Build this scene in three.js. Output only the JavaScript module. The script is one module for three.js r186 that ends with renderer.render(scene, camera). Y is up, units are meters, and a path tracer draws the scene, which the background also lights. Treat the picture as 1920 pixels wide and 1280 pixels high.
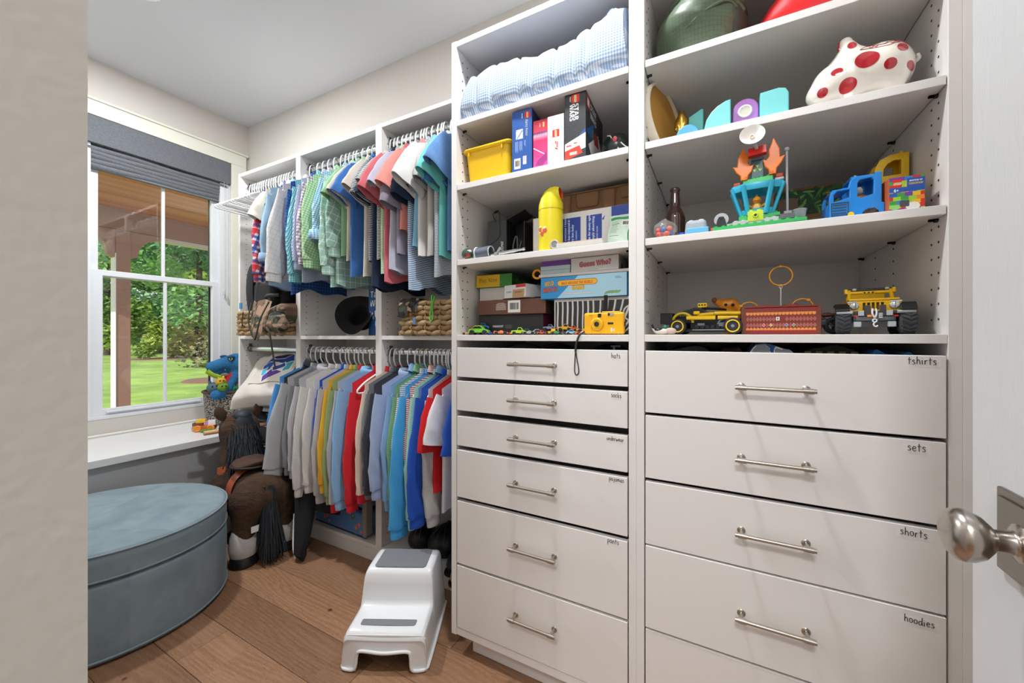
import * as THREE from 'three';
import { RoundedBoxGeometry } from 'three/addons/geometries/RoundedBoxGeometry.js';
import { mergeGeometries, mergeVertices, toCreasedNormals } from 'three/addons/utils/BufferGeometryUtils.js';
import { MarchingCubes } from 'three/addons/objects/MarchingCubes.js';
import { RectAreaLightUniformsLib } from 'three/addons/lights/RectAreaLightUniformsLib.js';

// ---------- camera, sky, sun, lamps, exposure ----------
const scene = new THREE.Scene();
const camera = new THREE.PerspectiveCamera(2 * Math.atan(640 / 724) * 180 / Math.PI, 1.5, 0.02, 300);
camera.position.set(0, 1.095, 0);
camera.rotation.set(0, 28 * Math.PI / 180, 0);
camera.setViewOffset(1920, 1280, 0, 10, 1920, 1280);
camera.updateProjectionMatrix();
const renderer = new THREE.WebGLRenderer({ antialias: true });
renderer.toneMapping = THREE.LinearToneMapping;
renderer.toneMappingExposure = 1.0;
renderer.shadowMap.enabled = true;
RectAreaLightUniformsLib.init();
scene.background = new THREE.Color(0.80, 0.90, 1.0);
scene.backgroundIntensity = 1.3;
const sun = new THREE.DirectionalLight(0xfff2dd, 4.2);
sun.position.set(-11, 15, 22);
sun.target.position.set(-16, 0, -4);
sun.shadow.camera.left = -40; sun.shadow.camera.right = 40; sun.shadow.camera.top = 40; sun.shadow.camera.bottom = -40; sun.shadow.camera.far = 120;
sun.shadow.mapSize.set(4096, 4096);
scene.add(sun, sun.target);
const LAMPS = [[-2.30, -0.74, 820, 0.062], [-0.46, -0.78, 640, 0.062], [0.0, 1.05, 68, 0.24]];   // ceiling lights: x, z, strength, radius
const CEIL = 2.673;

// ---------- helpers ----------
const V = (x, y, z) => new THREE.Vector3(x, y, z);
const PI = Math.PI;
let seed = 12345;
const rnd = () => { seed = (seed * 1664525 + 1013904223) % 4294967296; return seed / 4294967296; };
const rr = (a, b) => a + (b - a) * rnd();
const lerp = (a, b, t) => a + (b - a) * t;
const clamp = (x, a, b) => Math.min(b, Math.max(a, x));
const sst = (a, b, x) => { const t = clamp((x - a) / (b - a), 0, 1); return t * t * (3 - 2 * t); };
const used = {};
function numbered(n) { if (!used[n]) { used[n] = 1; return n; } const k = used[n]++; return n + '_' + String(k).padStart(3, '0'); }
function tag(o, label, category, group, kind) {
  o.userData.label = label; if (category) o.userData.category = category;
  if (group) o.userData.group = group; if (kind) o.userData.kind = kind;
  return o;
}
function thing(name, label, category, [x, y, z] = [0, 0, 0], turn = 0, group) {
  const o = new THREE.Group(); o.name = numbered(name); o.position.set(x, y, z); o.rotation.y = turn; scene.add(o);
  return tag(o, label, category, group);
}
function part(p, name, geos, m, label) {
  const o = new THREE.Mesh(Array.isArray(geos) ? join(geos) : geos, m); o.name = name; p.add(o);
  if (label) o.userData.label = label;
  return o;
}
function solo(name, label, category, geos, m, pos = [0, 0, 0], turn = 0, group) {
  const o = new THREE.Mesh(Array.isArray(geos) ? join(geos) : geos, m); o.name = numbered(name); o.position.set(...pos); o.rotation.y = turn; scene.add(o);
  return tag(o, label, category, group);
}
function struct(name, geos, m, label) {
  const o = new THREE.Mesh(Array.isArray(geos) ? join(geos) : geos, m); o.name = numbered(name); scene.add(o);
  o.userData.kind = 'structure'; if (label) o.userData.label = label;
  return o;
}
function stuffPart(p, name, geos, m) { const o = part(p, name, geos, m); o.userData.kind = 'stuff'; return o; }
function join(gs) {
  gs = gs.flat(9);
  const any = gs.some((g) => !g.index);
  const col = gs.some((g) => g.attributes.color);
  const out = gs.map((g) => {
    let h = any && g.index ? g.toNonIndexed() : g.clone();
    for (const k of Object.keys(h.attributes)) if (!['position', 'normal', 'uv', 'color'].includes(k)) h.deleteAttribute(k);
    if (!h.attributes.uv) h.setAttribute('uv', new THREE.BufferAttribute(new Float32Array(h.attributes.position.count * 2), 2));
    if (col && !h.attributes.color) h.setAttribute('color', new THREE.BufferAttribute(new Float32Array(h.attributes.position.count * 3).fill(1), 3));
    h.morphAttributes = {};
    return h;
  });
  return out.length === 1 ? out[0] : mergeGeometries(out, false);
}
const T = (g, x = 0, y = 0, z = 0) => g.translate(x, y, z);
const RX = (g, a) => g.rotateX(a), RY = (g, a) => g.rotateY(a), RZ = (g, a) => g.rotateZ(a);
// box from its middle; r > 0 rounds the edges; uv in metres for plain boxes
function box(w, h, d, x = 0, y = 0, z = 0, r = 0) {
  if (r > 0) { const rad = Math.min(r, w / 2.01, h / 2.01, d / 2.01); return T(new RoundedBoxGeometry(w, h, d, 2, rad), x, y, z); }
  const g = new THREE.BoxGeometry(w, h, d), uv = g.attributes.uv, dims = [[d, h], [d, h], [w, d], [w, d], [w, h], [w, h]];
  for (let i = 0; i < 24; i++) { const [a, b] = dims[i >> 2]; uv.setXY(i, uv.getX(i) * a, uv.getY(i) * b); }
  return T(g, x, y, z);
}
const bb = (x0, x1, y0, y1, z0, z1, r = 0) => box(x1 - x0, y1 - y0, z1 - z0, (x0 + x1) / 2, (y0 + y1) / 2, (z0 + z1) / 2, r);
const cyl = (r0, r1, h, x = 0, y = 0, z = 0, n = 20, open = false) => T(new THREE.CylinderGeometry(r1, r0, h, n, 1, open), x, y, z);
const ball = (r, x = 0, y = 0, z = 0, n = 16) => T(new THREE.SphereGeometry(r, n, Math.max(8, n * 0.7 | 0)), x, y, z);
const elli = (a, b, c, x = 0, y = 0, z = 0, n = 16) => T(new THREE.SphereGeometry(1, n, Math.max(8, n * 0.7 | 0)).scale(a, b, c), x, y, z);
const lathe = (pts, n = 28) => new THREE.LatheGeometry(pts.map(([x, y]) => new THREE.Vector2(x, y)), n);
const tube = (pts, r, seg = 24, rad = 7, closed = false, tension = 0.5) => new THREE.TubeGeometry(new THREE.CatmullRomCurve3(pts.map((p) => Array.isArray(p) ? V(...p) : p), closed, 'catmullrom', tension), seg, r, rad, closed);
const torus = (R, r, n = 28, m = 8, arc = 2 * PI) => new THREE.TorusGeometry(R, r, m, n, arc);
const rod = (a, b, r, n = 10) => { const d = V(...b).sub(V(...a)), L = d.length(); const g = new THREE.CylinderGeometry(r, r, L, n); g.applyQuaternion(new THREE.Quaternion().setFromUnitVectors(V(0, 1, 0), d.normalize())); return g.translate((a[0] + b[0]) / 2, (a[1] + b[1]) / 2, (a[2] + b[2]) / 2); };
function shape(pts, holes = []) { const s = new THREE.Shape(pts.map(([x, y]) => new THREE.Vector2(x, y))); for (const h of holes) s.holes.push(new THREE.Path(h.map(([x, y]) => new THREE.Vector2(x, y)))); return s; }
const circ = (x, y, r, n = 16) => Array.from({ length: n }, (_, i) => [x + r * Math.cos(2 * PI * i / n), y + r * Math.sin(2 * PI * i / n)]);
const rrect = (x0, y0, x1, y1, r, n = 4) => { const o = []; for (const [cx, cy, a] of [[x1 - r, y1 - r, 0], [x0 + r, y1 - r, 1], [x0 + r, y0 + r, 2], [x1 - r, y0 + r, 3]]) for (let i = 0; i <= n; i++) { const t = (a + i / n) * PI / 2; o.push([cx + r * Math.cos(t), cy + r * Math.sin(t)]); } return o; };
const ext = (pts, depth, bevel = 0, holes = [], seg = 2) => new THREE.ExtrudeGeometry(pts.isShape ? pts : shape(pts, holes), { depth: depth - 2 * bevel, bevelEnabled: bevel > 0, bevelThickness: bevel, bevelSize: bevel, bevelOffset: -bevel, bevelSegments: seg, curveSegments: 10 }).translate(0, 0, bevel);
// a smooth surface through rings of points
function loft(rings, { closed = true, caps = [false, false], uvs = null } = {}) {
  const n = rings[0].length, pos = [], uv = [], idx = [], m = closed ? n + 1 : n;
  rings.forEach((r, j) => { for (let i = 0; i < m; i++) { const p = r[i % n]; pos.push(p[0], p[1], p[2]); uv.push(...(uvs ? uvs(i / (m - 1), j / (rings.length - 1), p) : [i / (m - 1), j / (rings.length - 1)])); } });
  for (let j = 0; j < rings.length - 1; j++) for (let i = 0; i < m - 1; i++) { const a = j * m + i, b = a + 1, c = a + m, d = c + 1; idx.push(a, b, d, a, d, c); }
  for (const e of [0, 1]) if (caps[e]) {
    const r = rings[e ? rings.length - 1 : 0], c = [0, 1, 2].map((k) => r.reduce((s, p) => s + p[k], 0) / n), o = pos.length / 3, base = e ? (rings.length - 1) * m : 0;
    pos.push(...c); uv.push(...(uvs ? uvs(0.5, e, c) : [0.5, e]));
    for (let i = 0; i < m - 1; i++) e ? idx.push(base + i, base + i + 1, o) : idx.push(base + i + 1, base + i, o);
  }
  const g = new THREE.BufferGeometry();
  g.setAttribute('position', new THREE.Float32BufferAttribute(pos, 3)); g.setAttribute('uv', new THREE.Float32BufferAttribute(uv, 2)); g.setIndex(idx);
  g.computeVertexNormals();
  if (closed) { const N = g.attributes.normal; for (let j = 0; j < rings.length; j++) { const a = j * m, b = a + n; const v = V(N.getX(a) + N.getX(b), N.getY(a) + N.getY(b), N.getZ(a) + N.getZ(b)).normalize(); N.setXYZ(a, v.x, v.y, v.z); N.setXYZ(b, v.x, v.y, v.z); } }
  return g;
}
const ring = (f, n) => Array.from({ length: n }, (_, i) => f(2 * PI * i / n));
function warp(g, f) { const p = g.attributes.position, v = V(0, 0, 0); for (let i = 0; i < p.count; i++) { v.fromBufferAttribute(p, i); f(v); p.setXYZ(i, v.x, v.y, v.z); } g.computeVertexNormals(); return g; }
// noise
const hash = (x, y, z = 0) => { const s = Math.sin(x * 127.1 + y * 311.7 + z * 74.7) * 43758.5453; return s - Math.floor(s); };
function noise(x, y, z = 0) {
  const X = Math.floor(x), Y = Math.floor(y), Z = Math.floor(z), f = (t) => t * t * (3 - 2 * t), u = f(x - X), v = f(y - Y), w = f(z - Z);
  const L = (k) => lerp(lerp(hash(X, Y, Z + k), hash(X + 1, Y, Z + k), u), lerp(hash(X, Y + 1, Z + k), hash(X + 1, Y + 1, Z + k), u), v);
  return lerp(L(0), L(1), w);
}
// ---------- materials ----------
const C = (c) => new THREE.Color(c);
const mats = {};
function mat(c, rough = 0.6, o = {}) {
  const k = c + '|' + rough + '|' + Object.entries(o).map(([a, b]) => a + (b && b.uuid || b)).join();
  if (mats[k]) return mats[k];
  const phys = ['transmission', 'clearcoat', 'sheen', 'anisotropy'].some((q) => q in o);
  const m = new (phys ? THREE.MeshPhysicalMaterial : THREE.MeshStandardMaterial)({ color: C(c), roughness: rough, side: THREE.DoubleSide, ...o });
  return mats[k] = m;
}
function dtex(w, h, f, rx = 1, ry = 1, srgb = true) {
  const d = new Uint8Array(w * h * 4);
  for (let y = 0; y < h; y++) for (let x = 0; x < w; x++) { const c = f(x / w, y / h, x, y), o = (y * w + x) * 4; d[o] = clamp(c[0], 0, 255); d[o + 1] = clamp(c[1], 0, 255); d[o + 2] = clamp(c[2], 0, 255); d[o + 3] = 255; }
  const t = new THREE.DataTexture(d, w, h); t.wrapS = t.wrapT = THREE.RepeatWrapping; t.magFilter = THREE.LinearFilter; t.minFilter = THREE.LinearMipmapLinearFilter; t.generateMipmaps = true;
  if (srgb) t.colorSpace = THREE.SRGBColorSpace;
  t.repeat.set(rx, ry); t.needsUpdate = true; return t;
}
function ctex(w, h, draw) {
  const c = document.createElement('canvas'); c.width = w; c.height = h; draw(c.getContext('2d'), w, h);
  const t = new THREE.CanvasTexture(c); t.colorSpace = THREE.SRGBColorSpace; return t;
}
const hex = (c) => { const k = C(c); const s = k.getHex(THREE.SRGBColorSpace); return [s >> 16 & 255, s >> 8 & 255, s & 255]; };
const mixc = (a, b, t) => [0, 1, 2].map((i) => lerp(a[i], b[i], t));
// a flat sheet (u right, v up) for print that lies on a face, a hair in front of it
const sheet = (w, h) => new THREE.PlaneGeometry(w, h);
function textOn(g, s, x, y, size, color, { rot = 0, font = 'bold', fam = 'sans-serif', stroke, lw = 3, align = 'center', maxw } = {}) {
  g.save(); g.translate(x, y); g.rotate(rot); g.font = `${font} ${size}px ${fam}`; g.textAlign = align; g.textBaseline = 'middle';
  if (maxw) { const w = g.measureText(s).width; g.scale(maxw / w, 1); }
  if (stroke) { g.strokeStyle = stroke; g.lineWidth = lw; g.lineJoin = 'round'; g.strokeText(s, 0, 0); }
  g.fillStyle = color; g.fillText(s, 0, 0); g.restore();
}
const WHITE = mat('#e9e6e3', 0.42), PLASTIC = mat('#eeeeee', 0.3), CHROME = mat('#d5d8d8', 0.16, { metalness: 1 }), NICKEL = mat('#b9b2a8', 0.3, { metalness: 1 }), DARK = mat('#15171a', 0.5);
// ---------- the room ----------
const XW = -3.141, ZB = -1.645, XR = 0.447, ZF = -0.0765;
const wallBump = dtex(256, 256, (u, v, x, y) => { const n = 110 + 60 * noise(x / 3, y / 3) + 50 * noise(x / 7, y / 7, 3); return [n, n, n]; }, 3, 3, false);
const WALL = mat('#cdc8c1', 0.85, { bumpMap: wallBump, bumpScale: 0.0006 }), CEILM = mat('#d0d3d7', 0.9), TRIM = mat('#dddccf', 0.4), DOORM = mat('#cfd0d1', 0.5, { bumpMap: wallBump, bumpScale: 0.0008 });
function planarUV(g, a, b, ou = 0, ov = 0, su = 1, sv = 1) { const p = g.attributes.position, u = g.attributes.uv, k = { x: 'getX', y: 'getY', z: 'getZ' }; for (let i = 0; i < p.count; i++) u.setXY(i, p[k[a]](i) * su + ou, p[k[b]](i) * sv + ov); return g; }
// floor: oak planks laid along x
const woodTex = [0, 1, 2, 3].map((s) => dtex(512, 128, (u, v) => {
  const L = u * 6, w = v * 1.0;
  const wob = 0.35 * (noise(L * 0.7, w * 2, s * 9) - 0.5), cath = Math.abs(w - 0.5 + wob + 0.12 * Math.sin(L * 0.9 + s * 2));
  const rings = 0.5 + 0.5 * Math.sin((cath * 26 + noise(L * 0.8, w * 6, s + 20) * 4 + L * (s % 2 ? 0.7 : 0.25)) * 2.4);
  const fib = noise(L * 6, w * 110, s), fine = noise(L * 22, w * 240, s + 5), tone = noise(L * 0.5, w * 3, s + 40);
  let c = mixc([206, 168, 136], [172, 132, 102], clamp(rings * 0.45 + fib * 0.55 - 0.1, 0, 1));
  c = mixc(c, [146, 106, 80], clamp((fine - 0.62) * 1.6, 0, 0.5)); c = mixc(c, [216, 182, 150], clamp((tone - 0.5) * 0.8, 0, 0.4));
  for (const [ku, kv, kr] of [[0.31 + s * 0.13, 0.4, 0.012], [0.78 - s * 0.1, 0.66, 0.009]]) { const d = Math.hypot((u - ku) * 6, (v - kv) * 1.0) / (kr * 4); if (d < 2 && s === 1) c = mixc([96, 66, 48], c, sst(0.15, 1.6, d + 0.5 * (fib - 0.5))); }
  return c;
}, 1 / 1.2, 1 / 0.165));
const plankMats = woodTex.map((t) => ['#c4b8ae', '#b5a99e', '#cfc3b8'].map((c) => mat(c, 0.42, { map: t })));
const floor = struct('floor', bb(XW - 0.2, XR + 0.2, -0.12, -0.008, ZB - 0.2, 1.8), mat('#4a3324', 0.8));
{
  const W = 0.159;
  for (let k = -7; k < 15; k++) {
    const z0 = -0.617 + k * W, z1 = z0 + W; if (z1 > 1.75) break;
    let x = XW - 0.02 - rr(0.1, 1.1); const cuts = k === -1 ? [-1.61] : null;
    while (x < XR) {
      let L = rr(0.9, 1.7); if (cuts && x < -1.61 && x + L > -1.9) L = -1.61 - x;
      const a = Math.max(x, XW + 0.001), b = Math.min(x + L, XR - 0.001); x += L; if (b - a < 0.05) continue;
      const g = box(b - a - 0.0012, 0.014, W - 0.0012, 0, 0, 0, 0.0012); planarUV(g, 'x', 'z', rnd() * 4, rnd() < 0.5 ? 0.08 : 0.075);
      const m = part(floor, 'plank', g, plankMats[rnd() * 4 | 0][rnd() * 3 | 0]); m.position.set((a + b) / 2, -0.0072, (z0 + z1) / 2);
    }
  }
}
struct('ceiling', bb(XW - 0.2, XR + 1.2, CEIL, CEIL + 0.15, ZB - 0.2, 1.8), CEILM);
struct('wall_back', bb(XW - 0.16, XR + 0.14, 0, CEIL, ZB - 0.14, ZB), WALL);
struct('wall_right', bb(XR, XR + 0.14, 0, CEIL, ZB, ZF), WALL);
const OX0 = -0.30, OX1 = 0.318;   // doorway the picture is taken from
struct('wall_front', [bb(XW, OX0, 0, CEIL, ZF, 0.0435), bb(OX1, XR + 0.14, 0, CEIL, ZF, 0.0435), bb(OX0, OX1, 2.45, CEIL, ZF, 0.0435)], WALL);
struct('wall_hall', [bb(-1.36, -1.2, 0, CEIL, 0.0435, 1.8), bb(1.2, 1.36, 0, CEIL, 0.0435, 1.8), bb(-1.36, 1.36, 0, CEIL, 1.66, 1.8), bb(XR + 0.14, 1.36, 0, CEIL, -0.07, 0.0435), bb(XR, 1.36, -0.12, -0.001, -0.1, 1.8)], WALL);
// window wall with its opening
const wz0 = -1.525, wz1 = -0.735, wy0 = 0.615, wy1 = 2.352;
struct('wall_window', [bb(XW - 0.16, XW, 0, wy0, ZB, 0.0435), bb(XW - 0.16, XW, wy1, CEIL, ZB, 0.0435), bb(XW - 0.16, XW, wy0, wy1, ZB, wz0), bb(XW - 0.16, XW, wy0, wy1, wz1, 0.0435)], WALL);
const cas = struct('trim_1', bb(XW, XW + 0.018, wy1, 2.435, wz0 - 0.1, wz1 + 0.1, 0.003), TRIM, 'white window casing board across the top');
part(cas, 'casing_side', bb(XW, XW + 0.018, 0.515, wy1, wz0 - 0.1, wz0, 0.003), TRIM); part(cas, 'casing_side', bb(XW, XW + 0.018, 0.515, wy1, wz1, wz1 + 0.1, 0.003), TRIM);
part(cas, 'casing_cap', bb(XW, XW + 0.028, 2.435, 2.449, wz0 - 0.112, wz1 + 0.112, 0.004), TRIM);
// double-hung window
{
  const VIN = mat('#dfe2e6', 0.35), win = struct('window_1', [bb(-3.27, -3.150, wy0, wy1, wz0, wz0 + 0.05), bb(-3.27, -3.150, wy0, wy1, wz1 - 0.05, wz1), bb(-3.27, -3.150, 2.30, wy1, wz0 + 0.05, wz1 - 0.05), bb(-3.27, -3.139, wy0, wy0 + 0.018, wz0, wz1)], VIN, 'white double-hung window with vertical muntins');
  const GLASS = new THREE.MeshPhysicalMaterial({ color: 0xffffff, roughness: 0, transmission: 1, thickness: 0, ior: 1.45 });
  const sash = (y0, y1, x, bw, z0, z1, mz) => {
    const s = part(win, 'sash', [bb(x - 0.016, x + 0.016, y0, y1, z0, z0 + bw, 0.003), bb(x - 0.016, x + 0.016, y0, y1, z1 - bw, z1, 0.003), bb(x - 0.0155, x + 0.0155, y0 + 0.0005, y0 + 0.036, z0 + 0.004, z1 - 0.004, 0.003), bb(x - 0.0155, x + 0.0155, y1 - 0.034, y1 - 0.0005, z0 + 0.004, z1 - 0.004, 0.003)], VIN);
    part(s, 'muntin', bb(x - 0.009, x + 0.009, y0 + 0.03, y1 - 0.03, mz - 0.008, mz + 0.008, 0.003), VIN);
    part(s, 'pane', bb(x - 0.003, x - 0.0029, y0 + 0.034, y1 - 0.032, z0 + bw - 0.004, mz), GLASS); part(s, 'pane', bb(x - 0.003, x - 0.0029, y0 + 0.034, y1 - 0.032, mz, z1 - bw + 0.004), GLASS);
  };
  sash(0.633, 1.482, -3.178, 0.055, wz0 + 0.048, wz1 - 0.048 - 0.03, -1.16); sash(1.446, 2.305, -3.214, 0.045, wz0 + 0.048, wz1 - 0.048 - 0.03, -1.163);
  part(win, 'sash_stop', [bb(-3.165, -3.15, wy0, wy1, wz0 + 0.05, wz0 + 0.062), bb(-3.2, -3.15, wy0, wy1, wz1 - 0.08, wz1 - 0.05)], VIN);
  part(win, 'sash_lift', bb(-3.162, -3.150, 0.645, 0.657, -1.35, -0.88, 0.003), VIN);
  part(win, 'spacer', bb(-3.236, -3.229, 0.66, 2.3, wz0 + 0.05, wz0 + 0.098), mat('#27332f', 0.5));
}
// roman shade
{
  const cloth = dtex(128, 128, (u, v, x, y) => { const n = 104 + 34 * (hash(x, y >> 1) - 0.5) + 34 * (hash(x >> 2, y) - 0.5); return [n * 1.08, n * 1.10, n * 1.13]; }, 12, 12);
  const CL = mat('#e6e9ee', 0.95, { map: cloth });
  const t = thing('roman_shade', 'grey linen roman shade folded up at the top of the window', 'window shade', [XW, 0, 0]);
  part(t, 'valance', planarUV(bb(-0.035, 0.012, 2.197, 2.351, wz0 + 0.004, wz1 - 0.004, 0.003), 'z', 'y'), CL);
  for (let i = 0; i < 5; i++) {
    const y0 = 2.205 - i * 0.024, rows = [];
    for (let k = 0; k <= 8; k++) { const a = k / 8, z = []; for (let j = 0; j <= 12; j++) { const zz = lerp(wz0 + 0.012, wz1 - 0.01, j / 12); z.push([-0.030 - i * 0.0035 + 0.024 * Math.sin(a * PI * 0.9), y0 - 0.05 * a - 0.010 * (1 - j / 12) * (i / 4) * -1.2 + 0.004 * Math.sin(j + i * 2), zz]); } rows.push(z); }
    part(t, 'fold', loft(rows, { closed: false, uvs: (u, v, p) => [p[2], p[1]] }), CL);
  }
  part(t, 'bottom_bar', planarUV(bb(-0.055, -0.03, 2.062, 2.078, wz0 + 0.012, wz1 - 0.01, 0.004), 'z', 'y'), mat('#6d757c', 0.9));
  for (const [z, y] of [[-1.478, 1.43], [-1.497, 1.40]]) { part(t, 'cord', rod([0.014, 2.2, z], [0.014, y, z], 0.0012, 6), mat('#c8cacc', 0.7)); part(t, 'cord_pull', T(lathe([[0, 0], [0.006, 0.002], [0.0055, 0.03], [0.002, 0.04], [0, 0.04]], 10), 0.014, y - 0.04, z), mat('#c8cacc', 0.5)); }
}
// recessed ceiling lights
LAMPS.forEach(([x, z, s, r], i) => {
  const t = thing(i < 2 ? 'recessed_light' : 'flush_light', ['round recessed ceiling light nearest the window', 'round recessed ceiling light above the drawers', 'wide round ceiling light in the hall behind the doorway'][i], 'ceiling light', [x, CEIL, z]);
  part(t, 'trim_ring', lathe([[r, -0.002], [r + 0.004, -0.006], [r + 0.023, -0.004], [r + 0.026, 0], [r, 0]], 32), mat('#f2f2f0', 0.5));
  part(t, 'diffuser', cyl(r, r, 0.002, 0, -0.002, 0, 32), mat('#ffffff', 0.5, { emissive: C('#fff4e4'), emissiveIntensity: 3 }));
  const L = new THREE.RectAreaLight(0xf6f8fb, s, r * 1.78, r * 1.78); L.position.set(x, CEIL - 0.008, z); L.lookAt(x, 0, z); scene.add(L);
});
// door, opened against the right wall
{
  const d = struct('door_1', bb(0.28, 0.315, 0.012, 2.44, -0.693, ZF - 0.003, 0.0015), DOORM, 'white door swung open beside the drawers');
  const z = -0.588, y = 0.884, kn = part(d, 'rosette', [RY(T(ext(rrect(-0.045, -0.045, 0.045, 0.045, 0.001, 1), 0.006, 0.002), 0, 0, 0), -PI / 2), RY(T(ext(rrect(-0.037, -0.037, 0.037, 0.037, 0.001, 1), 0.004, 0.0015), 0, 0, 0.005), -PI / 2)].map((g) => g.translate(0.28, y, z)), mat('#8f8982', 0.32, { metalness: 1 }));
  part(kn, 'door_knob', RZ(lathe([[0, 0.064], [0.012, 0.0635], [0.020, 0.061], [0.0258, 0.055], [0.0268, 0.049], [0.026, 0.044], [0.022, 0.036], [0.0145, 0.029], [0.0105, 0.026], [0.0102, 0.014], [0.0135, 0.012], [0.0185, 0.010], [0.020, 0.0065], [0.019, 0.0]], 40), PI / 2).translate(0.279, y, z), mat('#b7b0a8', 0.24, { metalness: 1 }));
}
// ---------- outside the window ----------
{
  const grass = dtex(256, 256, (u, v, x, y) => { const n = noise(x / 9, y / 9) * 0.5 + noise(x / 30, y / 30, 4) * 0.6 + hash(x, y) * 0.25; return mixc([104, 138, 56], [160, 186, 86], clamp(n - 0.1, 0, 1)); }, 0.1, 0.1);
  struct('lawn', bb(-140, -3.36, -0.9, -0.4, -70, 50), mat('#ffffff', 1, { map: grass }), 'sunlit green lawn outside the window');
  struct('road', bb(-92, -78, -0.4, -0.36, -70, 50), mat('#c9c5cc', 0.9), 'pale road beyond the lawn');
  const BR = mat('#b08c7a', 0.8), BR2 = mat('#a4826f', 0.85);
  const p = thing('porch', 'brown wooden porch with a square post and boarded ceiling outside the window', 'porch', [-6.4, 0, 0]);
  part(p, 'post', bb(-0.134, 0, -0.4, 2.4, -2.002, -1.868, 0.006), BR);
  part(p, 'post_face', bb(-0.14, 0.004, -0.4, 2.1, -1.870, -1.862, 0.002), mat('#f6f0ec', 0.7), 'pale board along the post side');
  part(p, 'beam', [bb(-0.16, 0.02, 2.385, 2.63, -9, 0.3, 0.004), bb(-0.17, 0.035, 2.60, 2.63, -9, 0.3)], BR2);
  part(p, 'beam_trim', bb(-0.2, -0.03, 2.345, 2.386, -9, 0.3), mat('#dccdc4', 0.8));
  for (const s of [-1, 1]) { const c = [[0, 0], [0.32, 0], [0.32, -0.05]]; for (let i = 1; i <= 8; i++) { const a = i / 8 * PI / 2; c.push([0.32 - 0.25 * Math.sin(a), -0.05 - 0.25 + 0.25 * Math.cos(a)]); } c.push([0, -0.34]); const g = ext(c, 0.11, 0.004); RY(g, s > 0 ? -PI / 2 : PI / 2); part(p, 'bracket', g.translate(s > 0 ? -0.01 : -0.12, 2.385, s > 0 ? -1.868 : -2.002), BR); }
  const boardM = ['#cf8660', '#c47a55', '#d98f68'].map((c) => mat(c, 0.7));
  for (let i = 0; i < 34; i++) part(p, 'ceiling_board', bb(0, 0.092, 2.63, 2.65, -9, 0.3, 0.004), boardM[rnd() * 3 | 0]).position.x = 0.02 + i * 0.094;
  part(p, 'porch_roof', bb(-0.6, 3.1, 2.66, 2.75, -9, 0.3), BR2);
  part(p, 'porch_floor', bb(-0.3, 3.04, -0.4, -0.12, -9, 0.3), mat('#8a8078', 0.9));
  const leaf = new THREE.BufferGeometry().setFromPoints([[0, 0, 0], [0.5, 0.1, 0.42], [1, 0, 0], [0.5, -0.08, -0.42]].map((q) => V(...q))); leaf.setIndex([0, 1, 2, 0, 2, 3]); leaf.computeVertexNormals(); leaf.setAttribute('uv', new THREE.Float32BufferAttribute(new Float32Array(8), 2));
  const LM = mat('#ffffff', 0.7, { transmission: 0.35, thickness: 0 }), BARK = mat('#4d4038', 0.95);
  const tree = (name, label, cat, d, b, y0, h, crown, n, size, cols, trunk = true, grp) => {
    const a = b * PI / 180, x = -d * Math.sin(a), z = -d * Math.cos(a), t = thing(name, label, cat, [x, -0.4, z], 0, grp);
    if (trunk) part(t, 'trunk', lathe([[0, 0], [h * 0.028, 0], [h * 0.02, h * 0.2], [h * 0.012, h * 0.6], [0, h * 0.85]], 8), BARK);
    const im = new THREE.InstancedMesh(leaf, LM, n); im.name = 'foliage'; im.userData.kind = 'stuff'; const M = new THREE.Matrix4(), q = new THREE.Quaternion(), e = new THREE.Euler(), c = new THREE.Color();
    const blobs = Array.from({ length: 14 }, () => { const th = rnd() * 2 * PI, v = rnd(), r = Math.sqrt(rnd()) * crown * Math.sin(PI * clamp(v * 0.9 + 0.1, 0, 1)) * 0.9; return [r * Math.cos(th), y0 + (h - y0) * v, r * Math.sin(th), crown * rr(0.3, 0.5), rnd()]; });
    for (let i = 0; i < n; i++) {
      const B = blobs[i % 14], th = rnd() * 2 * PI, ph = Math.acos(rr(-1, 1)), r = B[3] * Math.cbrt(rr(0.3, 1)), s = size * rr(0.6, 1.4);
      e.set(rr(-0.8, 0.8), rnd() * 7, rr(-0.8, 0.8)); M.compose(V(B[0] + r * Math.sin(ph) * Math.cos(th), Math.max(0.02, B[1] + r * Math.cos(ph) * 0.8), B[2] + r * Math.sin(ph) * Math.sin(th)), q.setFromEuler(e), V(s, s, s)); im.setMatrixAt(i, M);
      c.set(cols[(B[4] * cols.length) | 0]).multiplyScalar(rr(0.75, 1.2)); im.setColorAt(i, c);
    }
    t.add(im); return t;
  };
  const G1 = ['#7aa864', '#8cbe72', '#72a678', '#a6cc8a'], G2 = ['#9fbc5a', '#b8d26c', '#86aa56'], G3 = ['#84ad84', '#74a27e', '#a2c89c'];
  tree('maple_tree', 'broad dark green tree standing on the lawn at the right of the window view', 'tree', 36, 67.0, 2.6, 13, 4.2, 9000, 0.33, G1);
  tree('lawn_tree', 'light green tree filling the middle of the window view', 'tree', 46, 70.2, 2.4, 13, 4.4, 8000, 0.36, G3);
  tree('roadside_tree', 'yellow-green tree seen just left of the porch post', 'tree', 44, 74.3, 1.5, 10, 3.6, 6000, 0.36, G2);
  for (let i = 0; i < 9; i++) tree('background_tree', 'tall tree in the row of woods beyond the road', 'tree', 100 + rr(-4, 8), 62 + i * 2.1, 1, rr(17, 23), 7, 4000, 0.95, [G1, G3, G2][i % 3], true, 'trees beyond the road');
  tree('shrub', 'bright yellow-green round shrub on the lawn', 'shrub', 34, 70.4, 0.2, 2.2, 1.3, 1100, 0.26, ['#a8b83c', '#c3cc52', '#8aa63c'], false);
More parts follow.
